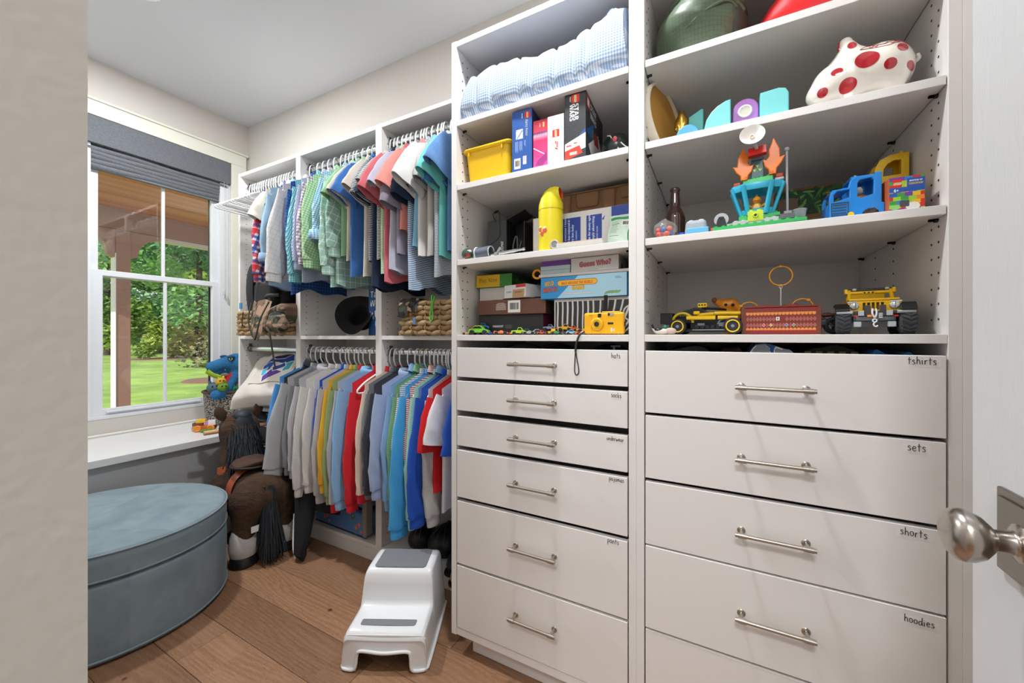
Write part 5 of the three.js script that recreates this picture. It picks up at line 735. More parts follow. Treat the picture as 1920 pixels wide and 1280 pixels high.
carton('kit_box', 'tall black boxed kit with white block lettering at the right of the row', 'toy box', [-0.4095, -0.3445, S2 + 0.0005, 1.822, -1.104, 0.21], '#25272b', ctex(256, 760, (g, w, h) => { g.fillStyle = '#2b2d31'; g.fillRect(0, 0, w, h); g.fillStyle = '#8e939a'; for (let i = 0; i < 120; i++) g.fillRect(hash(i, 1) * w, hash(i, 2) * 520, 2 + 2 * hash(i, 3), 2); lego(g, 132, 68, 92, PI / 2); textOn(g, '75257', 66, 66, 22, '#fff', { rot: PI / 2 }); textOn(g, 'STAR', 142, 220, 74, '#fff', { rot: PI / 2, maxw: 190 }); textOn(g, 'WARS', 86, 220, 74, '#fff', { rot: PI / 2, maxw: 190 }); g.fillStyle = '#1d4f8f'; g.beginPath(); g.moveTo(256, 420); g.lineTo(180, 480); g.lineTo(256, 560); g.fill(); g.fillStyle = '#e6e3df'; g.beginPath(); g.moveTo(0, 560); g.lineTo(256, 470); g.lineTo(256, 640); g.lineTo(0, 690); g.fill(); g.fillStyle = '#d43a26'; g.beginPath(); g.moveTo(0, 640); g.lineTo(180, 600); g.lineTo(220, 690); g.lineTo(0, 745); g.fill(); g.fillStyle = '#c9c4bd'; g.fillRect(60, 660, 90, 34); g.fillStyle = '#d8402a'; g.fillRect(20, 580, 60, 14); g.fillRect(110, 560, 40, 12); }), ctex(320, 340, (g, w, h) => { g.fillStyle = '#33373d'; g.fillRect(0, 0, w, h); g.fillStyle = '#c9241e'; g.fillRect(16, 12, 52, 60); g.fillStyle = '#e9e4d8'; g.fillRect(24, 24, 34, 36); textOn(g, 'STAR', 130, 40, 42, '#f3f3f3', { maxw: 110 }); textOn(g, 'WARS', 130, 84, 42, '#f3f3f3', { maxw: 110 }); g.fillStyle = '#1f5aa0'; g.beginPath(); g.moveTo(10, 190); g.lineTo(150, 90); g.lineTo(110, 210); g.fill(); g.fillStyle = '#3f8f5a'; g.beginPath(); g.arc(120, 160, 22, 0, 7); g.fill(); g.fillStyle = '#d9d7d2'; g.beginPath(); g.moveTo(40, 250); g.lineTo(220, 120); g.lineTo(310, 200); g.lineTo(290, 280); g.lineTo(120, 310); g.fill(); g.fillStyle = '#a8302a'; g.beginPath(); g.moveTo(120, 150); g.lineTo(220, 130); g.lineTo(230, 190); g.lineTo(150, 200); g.fill(); g.fillRect(120, 280, 110, 40); }), 0.03);
{
  const t = thing('ornament_ball', 'dark green glossy ball with red and white marks beside the black boxed kit', 'ball', [-0.270, S2 + 0.046, -1.19]);
  part(t, 'ball', ball(0.046, 0, 0, 0, 28), mat('#16231f', 0.25)); part(t, 'marks', [tube([[-0.022, 0.034, 0.028], [-0.012, 0.028, 0.036], [-0.006, 0.016, 0.044]], 0.0018, 10, 5), tube([[0.02, 0.0, 0.042], [0.028, -0.008, 0.038], [0.034, -0.012, 0.032]], 0.0018, 10, 5), tube([[0.012, -0.014, 0.0435], [0.018, -0.024, 0.037]], 0.0018, 8, 5)], mat('#d9dbd8', 0.4)); part(t, 'red_spot', [elli(0.008, 0.008, 0.003, 0.004, 0.012, 0.0455, 12), elli(0.013, 0.007, 0.004, -0.014, -0.03, 0.035, 12)], mat('#a83a36', 0.4));
}
// shelf of odds and ends
{
  const b = thing('glass_ball', 'small glossy ball in green red and white at the left end of the shelf', 'ball', [-0.766, S3 + 0.021, -1.112]);
  part(b, 'ball', ball(0.0205, 0, 0, 0, 24), mat('#ffffff', 0.12, { map: dtex(64, 64, (u, v) => { const n = noise(u * 7, v * 6, 3), m = noise(u * 9 + 20, v * 8, 8); return n > 0.56 ? [32, 96, 62] : m > 0.55 ? [176, 56, 52] : n < 0.32 ? [226, 214, 200] : [70, 90, 74]; }) }));
  const c = thing('travel_cup', 'slate blue cup lying on its side by the small glossy ball', 'cup', [-0.70, S3 + 0.0205, -1.118]);
  part(c, 'cup_body', RZ(lathe([[0, -0.03], [0.019, -0.03], [0.0205, -0.026], [0.0205, 0.028], [0.0185, 0.028], [0.0185, -0.02], [0, -0.02]], 28), -PI / 2 + 0.05), mat('#5d6775', 0.4)); part(c, 'ring', [RY(torus(0.0205, 0.0018, 28, 6), PI / 2).translate(0.026, -0.001, 0), RY(torus(0.0195, 0.0035, 28, 6), PI / 2).translate(-0.030, 0, 0)], mat('#c9ced3', 0.35));
  const d = thing('open_box', 'black open cardboard box with white lettering at the back of the shelf', 'box', [-0.672, S3 + 0.0005, -1.28], 0.12), BK = mat('#191b1d', 0.6);
  part(d, 'grey_panel', bb(-0.085, -0.012, 0, 0.16, -0.05, 0.05, 0.001), mat('#3c3f41', 0.55)); part(d, 'lettering', RY(sheet(0.07, 0.018), 0).rotateZ(PI / 2).translate(-0.028, 0.05, 0.0506), mat('#ffffff', 0.6, { map: ctex(256, 64, (g) => { g.fillStyle = '#3c3f41'; g.fillRect(0, 0, 256, 64); textOn(g, 'FLY ZONE', 128, 34, 48, '#e8e8e8', { font: 'italic bold', maxw: 230 }); }) }));
  part(d, 'black_panel', [bb(-0.012, 0.058, 0, 0.004, -0.05, 0.05), bb(-0.012, 0.058, 0, 0.17, -0.05, -0.047), bb(0.055, 0.058, 0, 0.15, -0.05, 0.045), bb(-0.012, -0.009, 0, 0.16, -0.05, 0.05)], BK);
  part(d, 'flap', [warp(bb(-0.012, 0.06, 0.158, 0.161, -0.05, 0.05), (v) => { v.y += (v.x + 0.012) * 0.42; }), RZ(bb(0.0, 0.03, 0, 0.003, -0.05, 0.045), -0.75).translate(0.058, 0.19, 0)], mat('#2a2b2d', 0.5)); part(d, 'white_sticker', bb(-0.05, -0.014, 0.1602, 0.1608, 0.0, 0.045), mat('#dedede', 0.6));
  part(d, 'inner_straps', [tube([[0.01, 0.02, 0.04], [0.014, 0.07, 0.042], [0.026, 0.10, 0.04], [0.03, 0.04, 0.041]], 0.003, 20, 6), tube([[0.04, 0.01, 0.04], [0.038, 0.05, 0.042], [0.044, 0.08, 0.04]], 0.0022, 14, 6)], mat('#54565a', 0.5));
  solo('black_cable', 'thin black cable looped over the open black box', 'cable', tube([[-0.71, S3 + 0.15, -1.215], [-0.722, S3 + 0.178, -1.212], [-0.705, S3 + 0.193, -1.212], [-0.692, S3 + 0.175, -1.205], [-0.688, S3 + 0.13, -1.2], [-0.683, S3 + 0.09, -1.19], [-0.705, S3 + 0.055, -1.16], [-0.705, S3 + 0.035, -1.135]], 0.0016, 60, 6), DARK);
  solo('yellow_tag', 'yellow paper tag lying on the open black box', 'tag', box(0.03, 0.002, 0.03, 0, 0, 0, 0.0006), mat('#dcbb2c', 0.6), [-0.728, S3 + 0.1625, -1.26], 0.4);
  const p = thing('telescopic_pointer', 'chrome telescopic rod with a hinged end lying along the shelf edge', 'tool', [-0.60, S3 + 0.0075, -1.104]);
  part(p, 'rod', [rod([-0.035, 0.002, 0], [0.03, 0.006, 0.0], 0.0055, 14), rod([0.03, 0.006, 0], [0.052, 0.007, 0], 0.0035, 12), rod([0.052, 0.007, 0], [0.06, 0.008, 0], 0.005, 12)], CHROME); part(p, 'hinge', [RX(cyl(0.007, 0.007, 0.012, 0, 0, 0, 16), PI / 2).translate(-0.045, 0.0, 0), rod([-0.045, 0, 0], [-0.03, 0.022, 0], 0.004, 10), rod([-0.066, -0.001, 0], [-0.04, 0, 0], 0.0045, 10)], mat('#c4c7ca', 0.2, { metalness: 1 }));
  const wb = carton('white_case', 'narrow white case with a black spiral edge behind the yellow bottle', 'box', [-0.565, -0.535, S3 + 0.0005, S3 + 0.138, -1.20, 0.2], '#d9d7d2', null, null, 0.1); part(wb, 'spiral_edge', Array.from({ length: 9 }, (_, i) => T(torus(0.004, 0.001, 10, 5), 0.015, 0.012 + i * 0.0145, 0.1)), DARK); part(wb, 'tan_edge', bb(-0.0165, -0.0152, 0.002, 0.136, -0.098, 0.1), mat('#a58a70', 0.7));
  // duck-beaked bottle
  const y = thing('yellow_bottle', 'tall yellow bottle with an open orange spout', 'bottle', [-0.465, S3 + 0.0005, -1.135]), YM = mat('#ead81e', 0.35);
  part(y, 'bottle_body', lathe([[0, 0], [0.035, 0], [0.0385, 0.004], [0.0385, 0.128], [0.0375, 0.1285], [0.0375, 0.131]], 40), YM);
  const neck = [[0, 0.131, 0.0385, 0], [0.001, 0.147, 0.0385, 0.05], [0.004, 0.162, 0.036, 0.25], [0.009, 0.174, 0.032, 0.55], [0.017, 0.182, 0.027, 0.9], [0.026, 0.184, 0.0225, 1.2], [0.034, 0.181, 0.019, 1.45]];
  const NR = (k = 1) => neck.map(([x, h, r, a]) => ring((q) => [x + r * k * Math.cos(q) * Math.cos(a), h - r * k * Math.cos(q) * Math.sin(a) * 1.0, r * k * Math.sin(q)], 32));
  part(y, 'spout', loft(NR()), YM); const mo = NR(0.86); part(y, 'orange_mouth', loft([NR()[6], mo[6], mo[5], mo[4].map((q) => [q[0] - 0.004, q[1] - 0.004, q[2] * 0.9])], { caps: [false, true] }), mat('#e2591f', 0.4), 'orange inside of the spout');
  part(y, 'sticker', Array.from({ length: 3 }, (_, i) => warp(RX(cyl(0.0075, 0.0075, 0.0008, 0, 0, 0, 14), PI / 2), () => {}).translate([-0.018, -0.004, -0.012][i], [0.066, 0.062, 0.052][i], [0.0345, 0.0388, 0.037][i])), mat('#d65a40', 0.5)); part(y, 'sticker_white', Array.from({ length: 3 }, (_, i) => elli(0.005, 0.004, 0.0012, [-0.02, -0.005, -0.02][i], [0.074, 0.070, 0.058][i], [0.0338, 0.0387, 0.0335][i], 10)), mat('#efe9e0', 0.5));
  const bub = (g, x, y, w, h, L) => { g.fillStyle = '#1f3f9a'; g.fillRect(x, y, w, h); L.forEach((s, i) => textOn(g, s, x + 24 + i * (w - 30) / L.length, y + h - 10, i === L.length - 1 ? 17 : 25, '#e8edf8', { rot: -PI / 2, align: 'left', font: i === L.length - 1 ? 'normal' : 'italic bold', fam: i === L.length - 1 ? 'sans-serif' : 'serif' })); };
  carton('quote_box', 'white and blue game box with vertical quotes behind the yellow bottle', 'game box', [-0.470, -0.219, S3 + 0.0005, S3 + 0.146, -1.222, 0.23], '#d9d8d5', ctex(640, 372, (g, w, h) => { g.fillStyle = '#d8d7d4'; g.fillRect(0, 0, w, h); bub(g, 30, 44, 160, 320, ['Five and everyone I know', 'played it has enjoyed it -', 'when they has baby', 'WAREHOUSE / LAWRENCE']); bub(g, 240, 44, 130, 320, ['rules. Fun for many ages.', 'born. Deeply absorbing', '25 DESIGN / NAVIER OSKAR']); g.beginPath(); g.moveTo(370, 90); g.lineTo(396, 60); g.lineTo(384, 100); g.fill(); g.fillStyle = '#2243a0'; g.fillRect(448, 0, 192, h); }));
  // moulded pulp tray resting on that box
  const tr = thing('pulp_tray', 'brown moulded cardboard tray on top of the white and blue game box', 'tray', [-0.355, S3 + 0.1475, -1.345]), PU = mat('#a98260', 0.95, { bumpMap: furBump, bumpScale: 0.0012 });
  part(tr, 'tray_wall', [bb(-0.165, 0.135, 0.0, 0.07, 0.084, 0.088, 0.001), bb(-0.165, 0.135, 0.0, 0.07, -0.10, -0.096), bb(-0.165, -0.161, 0.0, 0.07, -0.1, 0.088), bb(0.131, 0.135, 0.0, 0.07, -0.1, 0.088)], PU); part(tr, 'tray_rim', [bb(-0.17, -0.162, 0.068, 0.072, -0.1, 0.09), bb(0.13, 0.138, 0.068, 0.072, -0.1, 0.09), bb(-0.17, 0.138, 0.068, 0.072, 0.082, 0.098, 0.001), bb(-0.17, 0.138, 0.068, 0.072, -0.105, -0.096)], PU);
  for (const [x0, x1, y0] of [[-0.165, -0.085, 0], [-0.065, 0.012, 0.018], [0.025, 0.065, 0], [0.08, 0.13, 0.03]]) part(tr, 'pocket', warp(new RoundedBoxGeometry(x1 - x0, 0.068 - y0, 0.03, 3, 0.008), (v) => { v.x += (x0 + x1) / 2; v.x += (v.x - (x0 + x1) / 2) * 0.15 * (v.y / 0.03) * 0.4; v.y += 0.034 + y0 / 2; v.z += 0.085; }), PU);
  part(tr, 'tray_floor', bb(-0.16, 0.13, 0.001, 0.005, -0.098, 0.085), PU);
  solo('crumpled_cloth', 'crumpled white cloth lying in the brown moulded tray', 'cloth', warp(new THREE.SphereGeometry(1, 30, 16), (v) => { const n = noise(v.x * 3, v.y * 3, v.z * 3 + 2); v.multiplyScalar(0.75 + 0.5 * n); v.x *= 0.062; v.y = Math.max(-0.6, v.y) * 0.024; v.z *= 0.05; }), mat('#dedbd6', 0.95), [-0.465, S3 + 0.2125, -1.31]);
  const pk = thing('snack_packet', 'pale green crumpled packet with a barcode leaning on the blue end of the game box', 'packet', [-0.258, S3 + 0.004, -1.175]); pk.rotation.x = -0.28;
  const pg = (w, h, d) => warp(new THREE.BoxGeometry(w, h, d, 10, 10, 2), (v) => { const a = v.x / w * 2, b = v.y / h * 2; v.z *= 0.15 + 1.1 * Math.sqrt(Math.max(0, (1 - a * a * 0.9) * (1 - b * b * 0.85))); v.z += 0.002 * Math.sin(v.x * 130 + v.y * 90); v.x += 0.10 * (v.y / h) * v.x + 0.003 * Math.sin(v.y * 70); v.y += h / 2 - 0.05 * Math.abs(a) * h * (b > 0.9 ? 1 : 0); });
  part(pk, 'packet_body', pg(0.074, 0.108, 0.02), mat('#cfe6d6', 0.4));
  part(pk, 'print', warp(new THREE.PlaneGeometry(0.066, 0.10, 10, 10), (v) => { const a = v.x / 0.074 * 2, b = v.y / 0.108 * 2; v.z = 0.01 * (0.15 + 1.1 * Math.sqrt(Math.max(0, (1 - a * a * 0.9) * (1 - b * b * 0.85)))) + 0.0012 + 0.002 * Math.sin(v.x * 130 + v.y * 90); v.x += 0.10 * (v.y / 0.108) * v.x + 0.003 * Math.sin(v.y * 70); v.y += 0.054; }), mat('#ffffff', 0.4, { map: ctex(256, 384, (g, w, h) => { g.fillStyle = '#d3e9da'; g.fillRect(0, 0, w, h); g.fillStyle = '#3fa05f'; g.fillRect(10, 30, 236, 36); g.fillStyle = '#14803f'; g.fillRect(226, 66, 30, 318); for (let i = 0; i < 12; i++) { g.fillStyle = '#8fae9b'; g.fillRect(14, 84 + i * 13, 70 + 30 * hash(i, 5), 5); } g.fillStyle = '#55705f'; g.fillRect(14, 120, 90, 5); g.fillRect(14, 270, 110, 5); barcode(g, 132, 80, 84, 84); }) }));
  const st = thing('wooden_rack', 'white and pale wood strip rack on the shelf edge under the snack packet', 'rack', [-0.356, S3 + 0.0005, -1.1]); part(st, 'wood_top', bb(-0.072, 0.066, 0.0125, 0.0155, -0.008, 0.011, 0.0008), mat('#d8bda2', 0.6)); part(st, 'white_side', bb(-0.072, 0.068, 0.0, 0.0124, -0.006, 0.0115, 0.001), mat('#d9d8cf', 0.5));
  const td = thing('grey_reel', 'small grey plastic reel at the foot of the yellow bottle', 'reel', [-0.437, S3 + 0.015, -1.097]); part(td, 'reel', torus(0.0115, 0.0036, 24, 8), mat('#b4b3b1', 0.35)); part(td, 'hub', RX(cyl(0.008, 0.008, 0.006, 0, 0, 0, 18), PI / 2), mat('#8d8c8b', 0.4));
}
// shelf of board games
{
  carton('game_box', 'flat black game box at the bottom of the left stack', 'game box', [-0.766, -0.512, S4 + 0.0005, 1.170, -1.185, 0.25], '#2b2c2f', ctex(640, 180, (g, w, h) => { g.fillStyle = '#2d2e31'; g.fillRect(0, 0, w, h); textOn(g, 'PARAMOUNT', 200, 104, 26, '#f0f0f0', { maxw: 110, stroke: '#777', lw: 2 }); fineprint(g, 275, 92, 90, 4, 9, '#777', false); }), ctex(320, 90, (g, w, h) => { g.fillStyle = '#6d1740'; g.fillRect(0, 0, w, h); }));
  carton('game_box', 'brown flat box with a white barcode label, on the black game box', 'game box', [-0.762, -0.494, 1.1705, 1.222, -1.172, 0.28], '#6d483b', ctex(640, 120, (g, w, h) => { g.fillStyle = '#70493c'; g.fillRect(0, 0, w, h); g.fillStyle = '#d9cfc8'; for (let i = 0; i < 7; i++) { const L = 60 + 50 * hash(i, 8); g.fillRect(232 - L / 2, 26 + i * 9, L, 4); } barcode(g, 300, 8, 116, 100); }), ctex(320, 64, (g, w, h) => { g.fillStyle = '#43302a'; g.fillRect(0, 0, w, h); fineprint(g, 60, 18, 90, 3, 12, '#7d6459', false); }), -0.02);
  carton('plain_box', 'plain white thick box under the yellow and green game', 'box', [-0.783, -0.668, 1.2235, 1.2725, -1.215, 0.2], '#ddd8d2', null, null, 0.02);
  const tb = carton('small_box', 'small white box with a red edge and tan label beside the plain white box', 'box', [-0.636, -0.535, 1.2255, 1.270, -1.16, 0.16], '#d9d7d6', ctex(420, 190, (g, w, h) => { g.fillStyle = '#d9d8d8'; g.fillRect(0, 0, w, h); g.fillStyle = '#c8232c'; g.fillRect(230, 0, 190, 44); g.fillStyle = '#bf9468'; g.beginPath(); g.moveTo(170, 70); g.lineTo(400, 70); g.lineTo(385, 190); g.lineTo(160, 190); g.fill(); textOn(g, 'CLASSIC', 90, 100, 34, '#22303f', { maxw: 110 }); textOn(g, 'AUTHENTIC', 280, 112, 28, '#2b2622', { maxw: 140 }); }), null, -0.28); void tb;
  solo('brown_paper', 'crumpled brown paper between the stacked boxes', 'paper', warp(new THREE.PlaneGeometry(0.22, 0.12, 16, 8).rotateX(-PI / 2), (v) => { v.y += 0.0012 + 0.006 * noise(v.x * 40, v.z * 40) * (v.x > -0.06 ? 1 : 0.1); }), mat('#8a6450', 0.9), [-0.60, 1.2222, -1.245]);
  const playF = ctex(512, 160, (g, w, h) => { g.fillStyle = '#3f8f3a'; g.fillRect(0, 0, w, h); g.fillStyle = '#e9b91a'; g.fillRect(0, 0, 345, h); textOn(g, 'Play Nine', 172, 72, 72, '#4a3a12', { fam: 'serif', font: 'normal', maxw: 270 }); g.fillStyle = '#00000022'; g.fillRect(0, 128, w, 3); }), playS = ctex(512, 128, (g, w, h) => { g.fillStyle = '#2d5a2c'; g.fillRect(0, 0, w, h); textOn(g, 'Play Nine', 200, 60, 64, '#9db58c', { fam: 'serif', font: 'normal', maxw: 240 }); });
  carton('game_box', 'yellow and green game box on top of the left stack', 'game box', [-0.793, -0.646, 1.273, 1.3185, -1.205, 0.23], '#3f8f3a', playF, playS, 0.03);
  carton('zebra_box', 'black and white zebra-striped box under the blue game', 'box', [-0.465, -0.222, S4 + 0.0005, 1.2135, -1.165, 0.27], '#c9c7c4', ctex(640, 300, (g, w, h) => { g.fillStyle = '#d0cfcc'; g.fillRect(0, 0, w, h); g.fillStyle = '#2f2f31'; g.fillRect(10, 22, w - 10, h); g.strokeStyle = '#d4d3d0'; for (let i = 0; i < 15; i++) { g.lineWidth = 12 + 5 * hash(i, 3); g.beginPath(); const x = 30 + i * 44, k = i > 7 ? (i - 7) * 10 : 0; g.moveTo(x + k * 1.6, 22); g.bezierCurveTo(x + 8 + k, 120, x - 10 + k * 0.6, 200, x - k * 1.2 + 4, 300); g.stroke(); } g.lineWidth = 12; g.beginPath(); g.arc(640, 130, 60, 2, 5); g.stroke(); }));
  const wk = carton('game_box', 'light blue children\'s game box with yellow lettering on the right stack', 'game box', [-0.506, -0.231, 1.2145, 1.2835, -1.152, 0.26], '#3f97cf', ctex(1024, 256, (g, w, h) => { g.fillStyle = '#a9d6ec'; g.fillRect(0, 0, w, h); g.fillStyle = '#2f93d2'; g.beginPath(); g.moveTo(0, 0); g.lineTo(470, 0); g.lineTo(210, 256); g.lineTo(0, 256); g.fill(); textOn(g, 'WILD', 110, 72, 74, '#f2c21c', { rot: -0.08, stroke: '#6b2a12', lw: 8, maxw: 120 }); textOn(g, 'KRATTS', 120, 150, 78, '#e0582a', { rot: -0.06, stroke: '#5b1f10', lw: 8, maxw: 185 }); g.fillStyle = '#f3b42a'; g.strokeStyle = '#a8641a'; g.lineWidth = 6; g.beginPath(); g.roundRect(215, 44, 480, 66, 32); g.fill(); g.stroke(); textOn(g, 'RACE AROUND THE WORLD', 455, 80, 44, '#b8452a', { maxw: 380 }); textOn(g, 'GAME', 470, 140, 64, '#f2c21c', { stroke: '#a8641a', lw: 7, maxw: 150 }); textOn(g, 'UNLOCKING YOUR CREATURE POWERS!', 470, 205, 30, '#fff', { maxw: 360, stroke: '#456', lw: 3 }); g.fillStyle = '#7fa86a'; for (let i = 0; i < 8; i++) { g.beginPath(); g.ellipse(800 + 20 * i, 220 - 12 * hash(i, 2), 26, 10, -0.6, 0, 7); g.fill(); } fineprint(g, 900, 40, 90, 2, 14, '#58a', false); }), null, -0.01); void wk;
  const ld = solo('flat_board', 'flat pale grey board lying on the light blue game box', 'board', box(0.289, 0.0095, 0.27, 0, 0.00475, 0, 0.002), mat('#c1bdb9', 0.5), [-0.3695, 1.284, -1.285], 0.01); void ld;
  const hk = thing('orange_hoop', 'small orange plastic hoop at the left end of the grey board', 'toy', [-0.527, 1.287, -1.17]); part(hk, 'hoop', RY(torus(0.0135, 0.004, 24, 8), 0.25), mat('#f0a01e', 0.4)); part(hk, 'stem', tube([[0.012, 0.006, 0], [0.03, 0.005, -0.02], [0.05, 0.003, -0.05]], 0.003, 10, 6), mat('#f0a01e', 0.4)); hk.position.y = 1.30;
  const b1 = carton('card_box', 'pale blue card box under the purple one', 'box', [-0.513, -0.411, 1.2945, 1.3225, -1.165, 0.2], '#c9dfe4', null, null); part(b1, 'lid_line', bb(-0.051, 0.051, 0.014, 0.0148, 0.1, 0.1004), mat('#5b6a70', 0.6));
  carton('card_box', 'purple card box on the pale blue one', 'box', [-0.510, -0.411, 1.323, 1.342, -1.168, 0.2], '#7a47a8', null, null);
  carton('game_box', 'white board game box with red lettering at the top of the right stack', 'game box', [-0.405, -0.257, 1.2945, 1.3375, -1.155, 0.27], '#d5d3d1', ctex(640, 186, (g, w, h) => { g.fillStyle = '#d9d8d6'; g.fillRect(0, 0, w, h); textOn(g, 'Guess Who?', 330, 88, 92, '#c8232c', { rot: -0.03, stroke: '#2b3a66', lw: 12, maxw: 430 }); textOn(g, 'Guess Who?', 330, 88, 92, '#c8232c', { rot: -0.03, stroke: '#f5f2ee', lw: 4, maxw: 430 }); fineprint(g, 8, 168, 400, 1, 14, '#b3aca6', false); }), ctex(512, 96, (g, w, h) => { g.fillStyle = '#a8a6a3'; g.fillRect(0, 0, w, h); fineprint(g, 40, 18, 120, 2, 10, '#4b4b4b', false); g.fillStyle = '#55585a'; g.fillRect(50, 44, 60, 44); }), 0.0);
  solo('black_strap', 'short black strap hanging between the light blue game box and the zebra box', 'strap', box(0.011, 0.05, 0.0018, 0, 0, 0, 0.0006), mat('#1b1b1d', 0.8), [-0.292, 1.192, -1.142]);
  // yellow film camera with its wrist strap
  const c = thing('film_camera', 'yellow film camera standing at the shelf edge with a black wrist strap hanging down', 'camera', [-0.2895, S4 + 0.0005, -1.115], -0.02), YC = mat('#f3b50f', 0.35);
  part(c, 'camera_body', [box(0.116, 0.062, 0.022, 0, 0.0325, 0, 0.006), box(0.05, 0.004, 0.018, 0.02, 0.0645, 0, 0.0018)], YC); part(c, 'lens_mount', [RX(lathe([[0, 0], [0.019, 0], [0.0185, 0.004], [0.014, 0.006], [0.012, 0.005], [0, 0.004]], 30), PI / 2).translate(-0.018, 0.03, 0.011)], YC); part(c, 'lens', RX(cyl(0.0075, 0.0072, 0.003, 0, 0, 0, 24), PI / 2).translate(-0.018, 0.03, 0.0165), mat('#1a1a1c', 0.1, { clearcoat: 1 }));
  part(c, 'viewfinder', [box(0.0105, 0.011, 0.003, -0.011, 0.055, 0.0105, 0.001)], mat('#2a2723', 0.2)); part(c, 'flash', box(0.018, 0.0085, 0.003, 0.021, 0.0575, 0.0105, 0.001), mat('#a9aaa8', 0.2)); part(c, 'flash_mark', box(0.006, 0.0075, 0.0032, 0.0165, 0.0575, 0.0106, 0.0005), DARK); part(c, 'window', box(0.0165, 0.0065, 0.003, 0.021, 0.032, 0.0105, 0.0015), mat('#3a3320', 0.3)); part(c, 'finger_grip', [box(0.022, 0.05, 0.003, -0.045, 0.031, 0.0105, 0.001)], mat('#eeae0c', 0.5)); part(c, 'side_lug', [box(0.003, 0.012, 0.008, 0.0585, 0.03, 0, 0.001)], DARK);
  part(c, 'logo', [ext([[0, 0], [0.0045, 0], [0.0045, 0.011], [0, 0.011]], 0.0004), ext([[0.005, 0.0055], [0.0115, 0.011], [0.0115, 0.0085], [0.008, 0.0055], [0.0115, 0.0025], [0.0115, 0]], 0.0004)].map((g) => g.translate(0.022, 0.008, 0.0112)), mat('#f6e9dc', 0.4)); part(c, 'model_print', box(0.01, 0.002, 0.0004, -0.037, 0.056, 0.0122), mat('#c98f10', 0.5));
  part(c, 'wrist_strap', [tube([[-0.055, 0.01, 0.004], [-0.060, 0.003, 0.024], [-0.0655, -0.004, 0.0335], [-0.0735, -0.03, 0.0345], [-0.0755, -0.05, 0.0345]], 0.0028, 28, 8), tube([[-0.0755, -0.05, 0.0345], [-0.0775, -0.075, 0.0335], [-0.0785, -0.105, 0.0335], [-0.074, -0.118, 0.0335], [-0.067, -0.113, 0.0335], [-0.066, -0.10, 0.0335], [-0.0715, -0.07, 0.0335], [-0.0745, -0.05, 0.0345]], 0.0016, 60, 7)], mat('#2d2f32', 0.7), 'black wrist strap');
}
